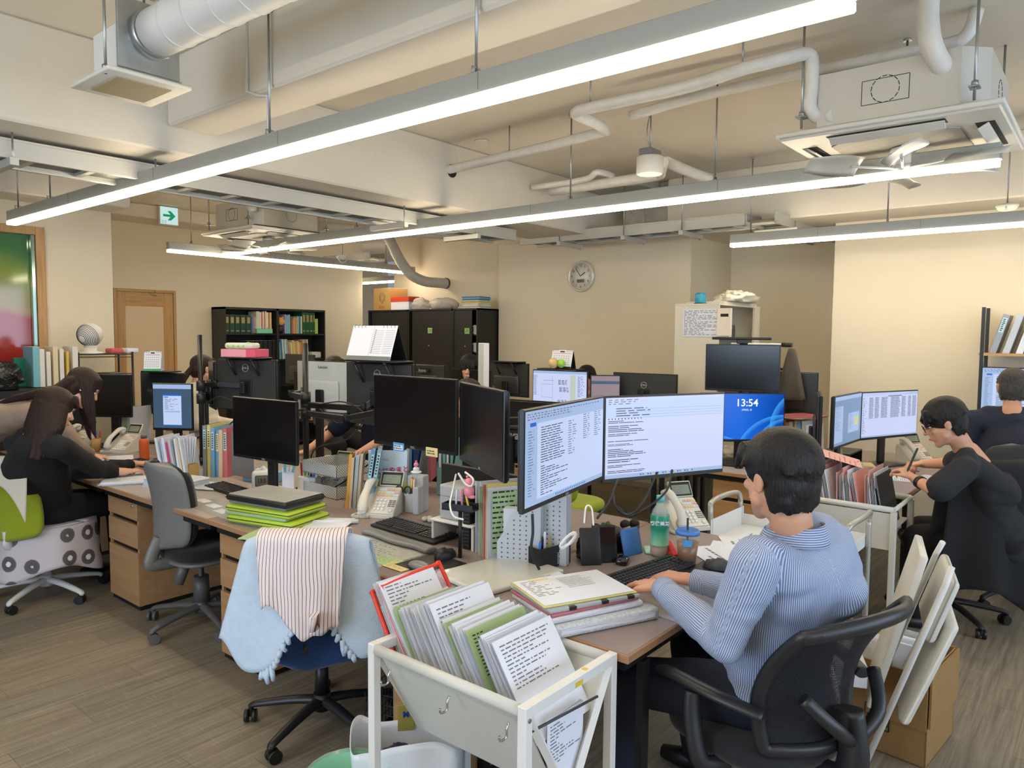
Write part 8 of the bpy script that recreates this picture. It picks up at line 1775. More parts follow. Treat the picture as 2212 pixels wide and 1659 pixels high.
MB().box(-0.03, 0.03, 0.112, 0.122, 0.24, 0.335, 0.002).build('handle_strap', mat('olive_gold_strap', (150, 136, 60), 0.6), o); text('M', 0.03, mat('navy_print', (30, 60, 130), 0.4), o, T(0, 0.110, 0.30) @ rotm(rx=PI/2), 'print_letters', bold=0.001)
text('bu', 0.09, mat('navy_print', (30, 60, 130)), o, T(0.06, 0.112, 0.15) @ rotm(rx=PI/2), 'print_letters', bold=0.002)
b = MB(); b.tube(smooth_path([(-0.10, -0.137, 0.04), (-0.06, -0.14, 0.12), (0.0, -0.141, 0.20), (0.04, -0.142, 0.16), (0.02, -0.141, 0.10)], 5), [0.012]*21, 8, flat=0.2); b.build('printed_shape', mat('navy_print', (30, 60, 130)), o)
lump('navy_pouch', (tq.x-.03, tq.y+.02, 0.17), (0.07, 0.06, 0.05), mat('navy_cloth', (44, 46, 82), 0.85), 'dark navy pouch lying in the tote bag', 'pouch', 9)
lump('black_bag', (1.66, 1.35, 0.0), (0.13, 0.15, 0.13), mat('black_nylon', (26, 27, 30), 0.6, bump=0.4, bscale=20, bdist=0.01), 'black bag on the floor under the white cart', 'bag', 12, 0.12)
lump('blue_bag', (1.98, 1.18, 0.0), (0.13, 0.10, 0.12), mat('blue_nylon', (24, 52, 104), 0.5, bump=0.4, bscale=20, bdist=0.01), 'blue and black bag on the floor beside the white cart', 'bag', 14, 0.12)
o = MB(); o.box(-0.14, 0.14, -0.11, 0.11, 0, 0.004)
for a_, c_ in ((-0.14, -0.11), (-0.14, 0.11)):
    for k in range(12): o.tube([(-0.14+0.28*k/11, c_, 0), (-0.14+0.28*k/11, c_, 0.2)], 0.0018, 5)
for k in range(6): o.tube([(-0.14, -0.11, 0.04*k), (0.14, -0.11, 0.04*k), (0.14, 0.11, 0.04*k), (-0.14, 0.11, 0.04*k), (-0.14, -0.11, 0.04*k)], 0.002, 5)
o = o.build('wire_basket', M_BLK); o.matrix_world = T(2.02, 2.22, 0.0) @ rotm(rz=0.3); tag(o, 'black wire basket under the desk behind the navy chair', 'basket')
# ---------------------------------------------------------------- the man's desk
def P_(u, v, z=None): q = PZ(u, v, DZ if z is None else z); return q
p = P_(1060, 1245); q = MB(); q.box(-0.20, 0.20, -0.15, 0.15, 0, 0.02, 0.008, 3); o = q.build('clear_document_case', mat('clear_case', (206, 206, 196), 0.12, var=0.04)); o.matrix_world = T(p.x+0.03, p.y-0.02, DZ) @ rotm(rz=-0.15); tag(o, 'large flat clear document case at the near end of the island', 'document case')
zc = DZ
for k, (h, m, w, d, lb, rz, dx, dy) in enumerate(((0.040, mat('mesh_case', (200, 204, 208), 0.3, var=0.2, vscale=120), .39, .29, 'white mesh zip case at the bottom of the big pile by the corner', -0.42, .01, -.02), (0.020, M_PAGES, .35, .26, 'thick wad of papers in the big pile by the corner', -0.38, -.01, 0), (0.012, C_['rose'], .34, .25, 'red-edged clear folder in the big pile by the corner', -0.36, -.015, .005), (0.014, C_['clear'], .34, .25, 'clear folder with bulldog clips in the big pile by the corner', -0.40, -.02, .0), (0.006, C_['yellow'], .34, .245, 'yellow-edged clear folder near the top of the big pile', -0.44, -.02, .01), (0.003, M_PAPER, .33, .235, 'printed drawing sheet on top of the big pile by the corner', -0.44, -.02, .01))):
    p = P_(1268, 1330); o = empty('document_case' if k == 0 else 'document_folder', T(p.x+dx, p.y+dy+0.035, zc) @ rotm(rz=rz), lb, 'folder', 'big pile of folders by the corner')
    b = MB(); b.use(m).box(-w/2, w/2, -d/2, d/2, 0, h-0.0008, min(h*.35, .008), 2)
    if k == 5:
        f = lambda a_, c_: (a_, c_, 0.0028); words(b, f, -w*.45, -w*.1, -d*.2, d*.42, 12, M_INKL, RND, .3, (.2, 1), wl=(.006, .03)); words(b, f, w*-.05, w*.32, -d*.05, d*.4, 9, M_INKL, RND, .2, (.7, 1), wl=(.03, .08), gap=.002); rect(b, f, -w*.35, -w*.12, d*.40, d*.46, M_YELP)
    b.build('cover', None, o)
    if k == 0: MB().box(-w/2+.02, w/2-.02, -d/2-.001, -d/2+.001, .012, .03).build('page_block', M_PAGES, o)
    if k == 3:
        for xx in (-.10, .02, .12): MB().box(xx, xx+.025, -d/2-.006, -d/2+.012, .002, .014, .002).build('bulldog_clip', M_BLK, o)
    zc += h
p = P_(1150, 1262); paper_pile(p.x+0.02, p.y, DZ, -0.3, 'loose white sheets between the clear case and the big pile', 0.24, 0.30, 0.016, 6)
p = P_(1212, 1228); o = empty('pen_box', T(p.x, p.y+0.03, DZ) @ rotm(rz=-0.15), 'black desk organiser with a small calendar in front of the lit monitors', 'organiser'); b = MB(); b.box(-0.085, 0.085, -0.002, 0.002, 0, 0.085).box(-0.085, 0.085, 0.06, 0.064, 0, 0.085).box(-0.085, -0.081, 0, 0.062, 0, 0.085).box(0.081, 0.085, 0, 0.062, 0, 0.085).box(-0.085, 0.085, 0, 0.062, 0, 0.003); b.build('holder', M_BLK, o)
b = MB().use(M_PAPER)
for i in range(5):
    for j in range(6): b.box(0.012+i*0.012, 0.018+i*0.012, -0.0032, -0.0022, 0.012+j*0.008, 0.0155+j*0.008)
b.build('calendar_print', None, o); text('6', 0.016, M_PAPER, o, T(0.035, -0.003, 0.071) @ rotm(rx=PI/2), 'calendar_numeral')
PM = o.matrix_world.copy()
for k, (x, c) in enumerate(((-.06, 'blue'), (-.045, 'black'), (-.03, 'white'), (.0, 'yellow'), (.05, 'black'))): pen(x, 0.03, 0.004, 0.12+.01*k, CO[c], c + ' pen in the black desk organiser', (0.25-.1*k, -.2+.08*k), M=PM, group='pens in the black organiser', r=.0055)
def slab(name, u, v, w, t, h, rz, tilt, m, label, cat, dz=0, screen=None, bev=.006):
    p = P_(u, v); o_ = empty(name, T(p.x, p.y, DZ+dz) @ rotm(rz=rz) @ rotm(rx=-tilt), label, cat); MB().box(-w/2, w/2, 0, t, 0, h, bev, 2).build('body', m, o_)
    if screen: MB().box(-w/2+.004, w/2-.004, -.0008, 0.0, .008, h-.008).build('screen', screen, o_)
    return o_
M_GLOSS = mat('gloss_black', (14, 14, 16), 0.1, var=0)
slab('phone_charger', 1278, 1222, .085, .012, .15, -0.75, 0.28, M_BLK, 'black charging stand left of the smartphone', 'charging stand')
slab('smartphone', 1316, 1216, .072, .009, .150, -0.75, 0.32, M_BLK, 'black smartphone standing upright on the desk', 'smartphone', screen=M_GLOSS)
slab('blue_booklet', 1370, 1200, .115, .008, .115, -0.2, 0.25, mat('booklet_blue', (60, 110, 176), 0.35), 'blue snap-button booklet standing in front of the two little figures', 'booklet')
p = P_(1345, 1218); o = MB().box(-.035, .035, -.025, .025, 0, .028, .012, 4).build('earphone_case', M_GLOSS); o.matrix_world = T(p.x, p.y, DZ) @ rotm(rz=.3); tag(o, 'glossy black earphone case by the smartphone', 'earphone case')
for (u, v, m, lb) in ((1352, 1142, SK2, 'little desk figure with black hair and a light face'), (1372, 1140, mat('skin_bronze', (120, 84, 66), .5), 'little desk figure with black hair and a brown face')):
    p = PZ(u, v, DZ+.10); o = empty('figurine', T(p.x, p.y, DZ), lb, 'figurine', 'two little desk figures'); MB().tube([(0, 0, 0), (0, 0, .085)], [.022, .018], 12).build('body', CO['black'], o); MB().ball((0, 0, .105), .022, 14, 10, (.85, .9, 1.1)).build('head', m, o); b = MB(); b.ball((0, .004, .118), .023, 14, 10, (.98, .98, .85)); b.build('hair', H_BLACK, o)
def loop_cable(u, v, d, R_, n_, label):
    c = PD(u, v, d); b = MB(); pts = []
    for k in range(n_*14): a = 2*PI*k/14; pts.append(c+Vector((R_*math.cos(a)*.7, -R_*math.cos(a)*.7, R_*.55*math.sin(a)+R_*.8*math.cos(a)))+Vector((.0022*(k/14), 0, .004*math.sin(k))))
    b.tube(pts, .003, 6); tag(b.build('cable_coil', M_WPL), label, 'cable')
loop_cable(1225, 1168, 2.46, .026, 5, 'coiled white cable tied with a strap in front of the lit monitors')
cable([PD(1262, 1130, 2.42), PD(1266, 1095, 2.45), PD(1278, 1098, 2.45), PD(1282, 1135, 2.42)], .003, 'white cable plugged into the black organiser', M_WPL, group='white cables')
lump('tangled_cables', (2.62, 1.66, DZ), (.16, .07, .07), mat('cable_black', (22, 22, 24), .5, bump=1.0, bscale=60, bdist=.02), 'tangle of black adapters and cables under the lit monitors', 'cables', 21, .35, 5)
p = P_(1162, 1222); fb = file_box(T(p.x+.10, p.y+.03, DZ) @ rotm(rz=-2.75), 'second white perforated file stand under the e-mail list monitor', HL, .08, .28, .10, .24, 1, [C_['white']], holes=True, where='in the second perforated stand')
p = P_(1424, 1200)
o = bottle(p.x, p.y, DZ, .22, .034, 'clear tea bottle with a mint cap and a green wrapper by the keyboard', M_PET, mat('mint_cap', (110, 200, 190), .4), None, liquid=mat('tea_amber', (170, 120, 60), .1, var=0, alpha=.85), level=.16); o.scale = (1.15, 1.15, 1.15)
def m_wrap():
    t = NT('tea_wrapper'); sp = t.n.new('ShaderNodeSeparateXYZ'); t.link(t.tc(), sp.inputs[0]); n = t.noise(t.tc((30, 30, 12)), 2, 2)
    z = t.math('ADD', t.math('MULTIPLY', sp.outputs[2], 7.0), t.math('MULTIPLY', n, .35)); t.set(Base_Color=t.ramp(z, [(.3, lin((226, 232, 214))), (.5, lin((150, 206, 160))), (.75, lin((90, 180, 150))), (.95, lin((30, 140, 110))), (1.15, lin((36, 150, 112)))]), Roughness=.3); return t.m
MB().lathe([(.0345, .044), (.0305, .075), (.0345, .101), (.0345, .145), (.033, .152)], 24, cap=False).build('wrapper', m_wrap(), o)
dv = Vector((-p.x, -p.y, 0)).normalized(); 
text('爽健美茶', .017, M_PAPER, o, T(dv.x*.0355, dv.y*.0355, .126) @ rotm(rz=math.atan2(dv.y, dv.x)+PI/2) @ rotm(rx=PI/2), 'label_letters', bold=.0004)
p = P_(1484, 1218)
o = empty('iced_coffee_cup', T(p.x, p.y, DZ), 'clear plastic cup of iced coffee with a blue lid and black straw', 'cup'); MB().lathe([(.026, 0), (.0375, .105)], 28).build('cup_wall', mat('clear_cup', (214, 216, 216), .08, var=0, alpha=.16), o); MB().lathe([(.0266, .003), (.0352, .078)], 28).build('coffee', mat('milk_coffee', (138, 108, 84), .3, var=.08, vscale=40), o)
MB().lathe([(.039, .103), (.040, .110), (.034, .118), (.030, .116), (.0001, .116)], 28).build('lid', mat('blue_lid', (70, 130, 214), .25, alpha=.9), o); MB().cyl((.0, .0, .07), (.006, .004, .155), .0035, seg=8).build('straw', CO['black'], o)
dv = Vector((-p.x, -p.y, 0)).normalized(); c = MB().box(-.014, .014, -.0008, 0, 0, .022).build('sticker', mat('label_blue', (80, 160, 226)), o); c.matrix_local = T(dv.x*.0355, dv.y*.0355, .068) @ rotm(rz=math.atan2(dv.y, dv.x)+PI/2)
p = P_(1452, 1205); o.scale = (1.25, 1.25, 1.2)
p = P_(1452, 1205); o = empty('stapler', T(p.x+.02, p.y+.02, DZ) @ rotm(rz=.9), 'small red stapler between the tea bottle and the coffee cup', 'stapler'); MB().box(-.05, .05, -.016, .016, 0, .028, .008, 3).build('base', MATS['pen_red'], o); b = MB(); b.at(rotm(ry=-.5)); b.box(-.045, .045, -.014, .014, .03, .05, .008, 3); b.build('arm', MATS['pen_red'], o)
p = P_(1478, 1140); phone(p.x+0.02, p.y+0.03, DZ, -0.55, 'white desk telephone with its screen raised, behind the iced coffee')
keyboard(*P_(1402, 1240).xy, DZ, -0.14, 'black keyboard under the hands of the person in the striped shirt', .44, .13)
mouse(*P_(1548, 1228).xy, DZ+.002, .1, 'dark grey mouse right of the iced coffee', M_DGRY)
p = P_(1548, 1235); o = MB().box(-.10, .10, -.08, .10, 0, .002).build('mouse_pad', M_BLK); o.matrix_world = T(p.x, p.y, DZ); tag(o, 'black mouse pad under the dark grey mouse', 'mouse pad')
p = P_(1490, 1298); q = MB(); q.box(-.20, .20, -.09, .09, 0, .0012); o = q.build('desk_mat', mat('clear_mat', (172, 168, 162))); o.matrix_world = T(p.x, p.y, DZ) @ rotm(rz=-.1); tag(o, 'clear desk mat under the forearms of the person in the striped shirt', 'desk mat')
for k, (u, v) in enumerate(((1600, 1195), (1625, 1180), (1560, 1200))): p = P_(u, v); paper(p.x+.05, p.y, DZ+.001*k, .3+.3*k, 'white sheet lying right of the iced coffee', rows=6, group='white sheets right of the coffee', m=M_PAPER)
p = P_(1590, 1205); o = pen(p.x, p.y, DZ+.008, .14, CO['black'], 'black pen lying on the white sheets', (0, 1.57), group=None)
p = P_(1462, 1205); o = MB().box(-.045, .045, -.045, .045, 0, .012, .004).build('sticky_pad', mat('mint_pad', (170, 214, 200), .7)); p = P_(1424, 1203); o.matrix_world = T(p.x+.03, p.y+.02, DZ-.0); o.matrix_world = T(p.x+.055, p.y+.05, DZ) @ rotm(rz=.6); tag(o, 'mint sticky pad beside the tea bottle', 'sticky pad')
# trolley with tube handles beyond the man's desk
o = empty('tray_trolley', T(3.50, 1.18, 0), 'white tray trolley with bent tube handles beyond the desk', 'trolley')
b = MB(); b.box(-.20, .20, -.30, .30, .66, .664).box(-.20, .20, .298, .30, .66, .76).box(-.20, .20, -.30, -.298, .66, .72).box(.198, .20, -.30, .30, .66, .72); b.build('top_tray', M_WMET, o); MB().box(-.20, .20, -.30, .30, .22, .25, .004).build('bottom_tray', M_WMET, o)
for s in (-1, 1):
    b = MB(); b.tube(smooth_path([(-.18, s*.31, .0), (-.18, s*.31, .70), (-.18, s*.31, .80), (-.15, s*.32, .835), (0, s*.33, .84), (.15, s*.32, .835), (.18, s*.31, .80), (.18, s*.31, .70), (.18, s*.31, .0)], 4), .013, 10); b.build('handle_frame', mat('handle_grey', (176, 174, 164), .35, .4), o)
for k in range(3): paper(3.48, 1.25-.06*k, .665+.002*k, .1+.2*k, 'white sheet in the top tray of the tube-handled trolley', rows=8, group='sheets in the trolley')
# cart beside the man in black
o = empty('file_trolley', T(4.30, .895, 0), 'cream steel file trolley full of pink and white folders before the second island', 'file trolley'); W_, L_, H_ = .42, .58, .72
for (x, y) in ((0, 0), (W_, 0), (0, L_), (W_, L_)): MB().box(x-.015, x+.015, y-.015, y+.015, .0, H_-.01, .002).build('post', M_CRM, o)
MB().box(-.004, 0, 0.01, L_-.01, H_-.22, H_-.02).build('front_panel', M_CRM, o)
b = MB(); b.tube([(0, 0, H_), (0, L_, H_)], .016, 12); b.tube([(W_, 0, H_), (W_, L_, H_)], .016, 12); b.tube([(0, 0, H_), (W_, 0, H_)], .012, 10); b.build('top_rail', M_CRM, o); MB().box(.005, W_, .01, L_-.01, H_-.125, H_-.12).build('tray_floor', M_CRM, o)
FT = T(4.30, .895, H_-.115); cols_ = [C_['grey'], M_PAPER, M_PINKP, M_PINKP, M_PAPER, M_PINKP, M_PAPER, M_PINKP, M_PAPER, C_['peach']]
nm = ['black-covered file', 'white folder', 'pink folder', 'second pink folder', 'second white folder', 'third pink folder', 'third white folder', 'fourth pink folder', 'fourth white folder', 'tan folder']
y = .04
for k in range(10):
    t = (.018, .03, .02, .03, .03, .035, .03, .03, .03, .02)[k]; b = MB(); m_ = M_BLK if k == 0 else cols_[k]
    b.use(m_).box(.02, .34, 0, .002, 0, .29+.01*(k % 3)); b.use(m_).box(.02, .34, t, t+.002, 0, .28); b.use(M_PAPER)
    for j in range(3): b.box(.03, .33, t*(j+.6)/4, t*(j+.6)/4+.001, 0, .285-.01*j)
    q = b.build('trolley_folder'); q.matrix_world = FT @ T(0, y, 0) @ rotm(rx=-.20+.08*(k % 3)); tag(q, nm[k] + ' in the cream trolley' + (', nearest the watch' if k == 0 else ''), 'folder', 'folders in the cream trolley'); y += t+.018
q = MB(); q.use(M_PINKP).box(0, .30, 0, .21, 0, .001); words(q, lambda x, y_: (x, y_, .0015), .02, .28, .02, .19, 6, mat('print_rose', (190, 90, 90), .8), RND, .25, (.3, 1)); q = q.build('pink_form'); q.matrix_world = FT @ T(.14, .20, .30) @ rotm(rx=.25, rz=.3); tag(q, 'pink printed form lying across the folders in the trolley', 'form')
lump('black_backpack', (4.62, 1.25, 0), (.17, .14, .24), mat('black_nylon', (26, 27, 30)), 'black backpack on the floor below the cream trolley', 'backpack', 31, .12)
# second island things
p = PZ(1705, 990, DZ); p2 = PZ(1640, 985, DZ)
files(T(p2.x+.1, p2.y+.02, DZ) @ rotm(rz=-1.75), 14, lambda k: ('white', 'teal', 'white', 'grey', 'green', 'cream', 'white', 'tan', 'clear', 'white', 'yellow', 'blue', 'clear', 'white')[k] + ' file in the row behind the head of the person in stripes', [C_[n_] for n_ in ('white', 'teal', 'white', 'grey', 'green', 'peach', 'white', 'orange', 'clear', 'white', 'yellow', 'blue', 'clear', 'white')], (.02, .034), (.26, .30), (.2, .22), -.06, 41, group='files on the second island')
paper_pile(p.x+.10, p.y-.02, DZ+.31, -.4, 'flat open folder lying on top of the row of files', .34, .26, .012, 4, cols=[M_PAPER, C_['rose'], C_['peach']], top=False)
keyboard(*PZ(1562, 1003, DZ).xy, DZ, -1.5, 'dark blue keyboard under the blue wallpaper screen', .36, .13); mouse(*PZ(1597, 1010, DZ).xy, DZ, -1.4, 'black mouse beside the dark blue keyboard')
lump('clear_bag', (PZ(1580, 985, DZ).x, PZ(1580, 985, DZ).y+.0, DZ), (.10, .12, .05), M_FILM, 'crumpled clear bag under the blue wallpaper screen', 'bag', 33)
p = PZ(1850, 1008, DZ); o = empty('monitor_riser', T(p.x+.05, p.y+.12, DZ), 'black two-tier riser under the dim lit monitor', 'riser')
for z in (.0, .09): MB().box(-.17, .17, -.10, .10, z, z+.01).build('shelf', M_BLK, o)
for s in (-1, 1): MB().box(s*.165-.005, s*.165+.005, -.10, .10, .01, .09).build('side', M_BLK, o)
p = PZ(1808, 1015, DZ); bottle(p.x, p.y, DZ, .20, .032, 'empty clear bottle between the two men', M_PET, M_BLK, None)
p = PZ(1990, 1000, DZ); phone(p.x+.02, p.y+.06, DZ, -.70, 'white desk telephone in front of the person in the black T-shirt')
p = PZ(1965, 1035, DZ); paper(p.x, p.y, DZ, .2, 'sheet being written on by the person in the black T-shirt'); paper(p.x+.1, p.y-.16, DZ+.001, -.3, 'white sheet under the wrist with the watch')
p = PZ(1900, 1010, DZ); o = MB().box(-.08, .08, -.06, .06, 0, .015, .003).build('leaflet_stack', M_YELP); o.matrix_world = T(p.x, p.y+.1, DZ) @ rotm(rz=.4); tag(o, 'yellowish leaflets in front of the bright lit monitor', 'leaflets')
# ---------------------------------------------------------------- cardboard box on the floor
o = empty('cardboard_box', T(3.30, .73, 0) @ rotm(rz=-.10), 'big open cardboard box on the floor behind the folding chair', 'box'); M_CB = mat('cardboard_dark', (150, 116, 70), .85, var=.05, vscale=9); t_ = .006; a_, b_ = .18, .25
b = MB(); b.box(-a_, a_, -b_, b_, 0, t_).box(-a_, a_, -b_, -b_+t_, 0, .37).box(-a_, a_, b_-t_, b_, 0, .37).box(-a_, -a_+t_, -b_, b_, 0, .36).box(a_-t_, a_, -b_, b_, 0, .37); b.build('carton', M_CB, o)
b = MB(); b.box(-a_, a_, -b_-.012, -b_-.004, .16, .37).box(a_+.004, a_+.012, -b_, b_, .16, .37).box(-a_-.012, -a_-.004, -b_, b_, .15, .365); b.build('flap', M_CB, o)
b = MB(); b.use(M_DKG); b.tube([(-a_-.0125, -.12, .10), (-a_-.0125, -.12, .19), (-a_-.0125, -.03, .19), (-a_-.0125, -.03, .10), (-a_-.0125, -.12, .10)], .0025, 4); [b.box(-a_-.0015, -a_-.0002, -.112+.012*k, -.107+.012*k, .11, .18) for k in range(7)]; b.build('printed_mark', None, o)
BM = o.matrix_world.copy()
for k in range(9):
    q = MB().box(0, .012+.002*(k % 3), -.07, .07, 0, .24+.012*math.sin(k*2)).build('file_tab', (M_PAPER, M_PAPER, M_PINKP, C_['clear'])[k % 4]); q.matrix_world = BM @ T(-.02+.016*k, -.14, .16) @ rotm(ry=.1*math.sin(k)); tag(q, 'thin document standing at the right end of the cardboard box', 'document', 'documents in the cardboard box')
q = MB().box(-.10, .06, -.12, .08, .0, .20, .03, 3).build('white_bag', mat('bag_white', (214, 210, 206))); q.matrix_world = BM @ T(-.04, .06, .20) @ rotm(rz=.3, ry=.3); tag(q, 'white bag in the middle of the cardboard box', 'bag')
q = MB().tube(smooth_path([(-.02, -.06, .0), (.0, -.05, .16), (.02, .0, .20), (.05, .04, .14), (.05, .05, .0)], 5), .028, 8, flat=.15).build('lime_ribbon', mat('lime_strip', (186, 200, 110), .5)); q.matrix_world = BM @ T(.0, -.02, .22); tag(q, 'pale lime folded strip sticking out of the cardboard box', 'strip')
# ---------------------------------------------------------------- right-hand wall shelf with binders
c1, c2 = PX(2118, 762, 6.75), PX(2118, 660, 6.75)
o = empty('desk_shelf', T(6.78, c1.y-.02, 0), 'black metal frame with a wooden shelf above the desk at the far right', 'shelf')
for y in (0.0, -1.1):
    for x in (-.12, .12): MB().box(x-.012, x+.012, y-.012, y+.012, 0, c1.z+.35).build('upright', M_BLK, o)
MB().box(-.13, .13, -1.12, .02, c1.z-.02, c1.z).build('shelf_board', M_OAKH, o); MB().box(-.12, .12, -1.1, .0, .70, .72).build('desk_board', M_LAML, o)
r = random.Random(2); y = -.03
for k, (n_, la) in enumerate((('grey', LB), ('clear', None), ('white', LY), ('navy', LY), ('rose', LY), ('white', None), ('blue', LY))):
    M = T(6.70, c1.y-.06-.085*k, c1.z) @ rotm(rz=-PI/2) @ rotm(ry=.27); binder('binder', M, .045, .31, .22, C_[n_], ('dark-topped grey', 'clear', 'white', 'navy', 'red-topped', 'second white', 'blue')[k] + ' binder leaning on the wooden shelf at the far right', 'binder', 'leaning binders on the right shelf', lab=la)
# ---------------------------------------------------------------- ivory cabinet details
IC = [x for x in bpy.data.objects if x.name == 'steel_cabinet'][0]
c = PX(1578, 700, 5.75); IC.location = (0, 0, 0); IC.matrix_world = T(6.35, 2.60, 0) @ rotm(rz=0)
IC.matrix_world = T(6.30, 2.80, 0)
def onx(u, v, x): return PX(u, v, x)
fx = 5.845
a1, a2 = onx(1476, 668, fx), onx(1580, 728, fx)
b = MB(); b.use(M_PAPER).box(fx-.002, fx, a2.y+.02, a1.y, a2.z, a1.z); words(b, lambda y_, z: (fx-.0026, -y_, z), -a1.y+.01, -a2.y-.03, a2.z+.01, a1.z-.01, 16, M_INKL, RND, .4, (.3, 1), wl=(.01, .05)); tag(b.build('drawing_sheet'), 'large drawing sheet clipped to the side of the ivory cabinet', 'drawing')
a1, a2 = onx(1550, 666, fx-.03), onx(1578, 726, fx-.03)
b = MB(); b.use(mat('cream_pad', (228, 216, 196), .6)).box(fx-.035, fx-.004, a2.y, a1.y, a2.z, a1.z, .003); b.use(M_DKG).box(fx-.036, fx-.0355, a2.y+.02, a1.y-.03, a1.z-.07, a1.z-.045); tag(b.build('envelope_box'), 'cream ticket box with a dark slot hung on the ivory cabinet', 'box')
c = onx(1513, 656, 5.95); o = empty('stapler', T(c.x, c.y, 1.912), 'turquoise stapler-like pencil sharpener on the ivory cabinet', 'sharpener'); MB().box(-.05, .05, -.035, .035, 0, .10, .02, 4).build('body', mat('turquoise', (30, 150, 186), .25), o); MB().box(-.052, .052, -.037, .037, 0, .012, .004).build('base', M_BLK, o)
lump('paper_bag', (6.35, 2.66, 1.94), (.26, .15, .06), mat('bag_cream', (226, 220, 200), .5, bump=.8, bscale=18, bdist=.02), 'crumpled cream paper bag on top of the ivory cabinet', 'bag', 41, .5, 4); tag(MB().box(6.0, 6.72, 2.62, 2.98, 1.912, 1.94, .004).build('flat_board', M_IV), 'flat cream board lying under the crumpled bag', 'board')
tag(MB().box(5.98, 6.22, 2.64, 2.8, 1.634, 1.74, .003).build('carton_box', M_PAPER), 'white carton on the upper shelf of the ivory cabinet', 'carton'); tag(MB().box(6.23, 6.29, 2.64, 2.8, 1.634, 1.74, .003).build('carton_box', M_DGRY), 'small dark carton beside the white one in the ivory cabinet', 'carton')
tag(MB().box(5.98, 6.3, 2.64, 2.8, 1.434, 1.52, .003).build('carton_box', M_FROST), 'clear box on the middle shelf of the ivory cabinet', 'carton')
# ---------------------------------------------------------------- left: wire rack with fan, books, bags, ledge
o = empty('wire_rack', T(2.66, 6.85, 0), 'black wire rack with the white fan beside the column', 'rack')
for x in (-.22, .22):
    for y in (-.14, .14): MB().tube([(x, y, 0), (x, y, 1.46)], .011, 8).build('post', M_BLK, o)
for z in (.5, .95, 1.27, 1.44):
    b = MB()
    for k in range(12): b.tube([(-.22, -.14+.0255*k, z), (.22, -.14+.0255*k, z)], .002, 4)
    for y in (-.14, .14): b.tube([(-.22, y, z), (.22, y, z)], .004, 5); b.tube([(-.22, y, z-.025), (.22, y, z-.025)], .003, 5)
    b.build('wire_shelf', M_BLK, o)
c = PY(195, 735, 6.8); o = empty('air_fan', T(c.x, 6.80, 1.447), 'white ball-shaped air circulator fan on the wire rack', 'fan')
MB().lathe([(.10, 0), (.095, .012), (.05, .02), (.05, .07)], 24).build('foot', M_WPL, o); MB().ball((0, 0, .16), .10, 28, 18).build('ball_housing', M_WPL, o)
b = MB(); b.at(T(0, 0, .16) @ rotm(rz=2.0) @ rotm(rx=-.4))
for k in range(9): a_ = .35+.13*k; b.tube([(.101*math.cos(t)*math.sin(a_), .101*math.cos(a_), .101*math.sin(t)*math.sin(a_)) for t in [2*PI*j/28 for j in range(29)]], .0022, 5, cap=False)
b.build('fan_slots', M_DGRY, o)
for k, (x, m, lb) in enumerate(((.0, mat('melon_red', (206, 90, 90), .5), 'red and white packet beside the ball fan'), (.13, M_PAPER, 'flat stack of white paper on the wire rack'))): q = MB().box(2.72+x, 2.82+x, 6.74, 6.88, 1.447, 1.49, .01, 2).build('packet', m); tag(q, lb, 'packet')
tag(MB().box(2.5, 2.86, 6.73, 6.95, .955, 1.12, .004).build('small_drawers', M_WPL), 'white small-parts drawers inside the wire rack', 'drawers')
for k, (n_, t) in enumerate((('sky', .05), ('white', .035), ('white', .03), ('cream', .035), ('white', .03), ('yellow', .02), ('white', .04))): book(2.08+.048*k, 6.62, 1.19, t, .32-.02*(k % 3), .22, BK[n_], 'file standing left of the ball fan, in front of the column', 'files left of the ball fan', 'file', 'document_file')
tag(MB().box(-.6, 2.45, 6.55, 6.95, 0, 1.185, .01).build('low_cabinet', M_BLK), 'long low black cabinet below the coloured window', 'cabinet')
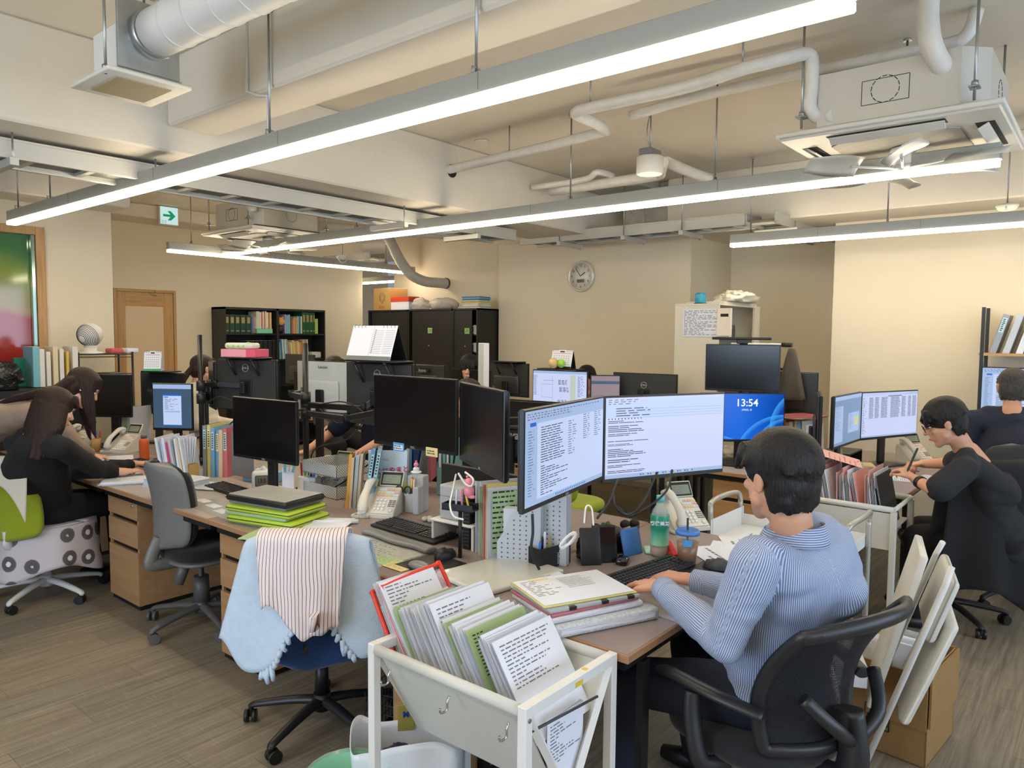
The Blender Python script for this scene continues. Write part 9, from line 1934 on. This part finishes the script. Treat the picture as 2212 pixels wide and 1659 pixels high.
for k, x in enumerate((.9, 1.18, 1.5, 1.82)): lump('black_bag', (x, 6.62, 1.187), (.17, .12, .13), mat('black_sheen', (24, 26, 28), .25, bump=1.0, bscale=14, bdist=.03), 'crumpled black bag on the low cabinet under the coloured window', 'bag', 51+k, .35, 4, 'black bags under the coloured window')
for k, x in enumerate((.75, 1.35, 2.0)): tag(MB().box(x, x+.26, 6.80, 6.84, 1.187, 1.42, .003).build('green_panel', mat('emerald', (18, 110, 84), .35)), 'emerald green panel behind the black bags', 'folder', 'emerald panels behind the black bags')  # flat emerald panels standing upright behind the bags
# ================================================================== turn lettering into meshes
bpy.context.view_layer.update()
_dg = bpy.context.evaluated_depsgraph_get()
for o in [q for q in bpy.data.objects if q.type == 'FONT']:
    me = bpy.data.meshes.new_from_object(o.evaluated_get(_dg)); n = o.name
    q = bpy.data.objects.new(n, me); COL.objects.link(q); q.parent = o.parent; q.matrix_local = o.matrix_local.copy()
    bpy.data.objects.remove(o); q.name = n

# labels: things that look alike are told apart by their order in the row
_names = 'leftmost,second,third,fourth,fifth,sixth,seventh,eighth,ninth,tenth,eleventh,twelfth,thirteenth,fourteenth,fifteenth,sixteenth,seventeenth,eighteenth,nineteenth,twentieth,twenty-first,twenty-second'.split(',')
_by = {}
for o in bpy.data.objects:
    if o.parent is None and o.get('label') and o.get('kind') != 'structure': _by.setdefault(o['label'], []).append(o)
def _u(o):
    bb = [o.matrix_world @ Vector(c) for c in o.bound_box] if o.type == 'MESH' else [o.matrix_world.translation]
    c = sum(bb, Vector())/len(bb)-Vector((0, 0, CAMZ)); q = RM.transposed() @ c; return q.x/-q.z
for lb, os_ in _by.items():
    if len(os_) < 2: continue
    os_.sort(key=_u)
    for k, o in enumerate(os_):
        pre = 'leftmost' if k == 0 else ('rightmost' if k == len(os_)-1 else _names[k]+' from left')
        o['label'] = pre + ': ' + lb
for o in bpy.data.objects:
    w_ = str(o.get('label', '')).split()
    if len(w_) > 16: o['label'] = ' '.join(w_[:16]).rstrip(',')
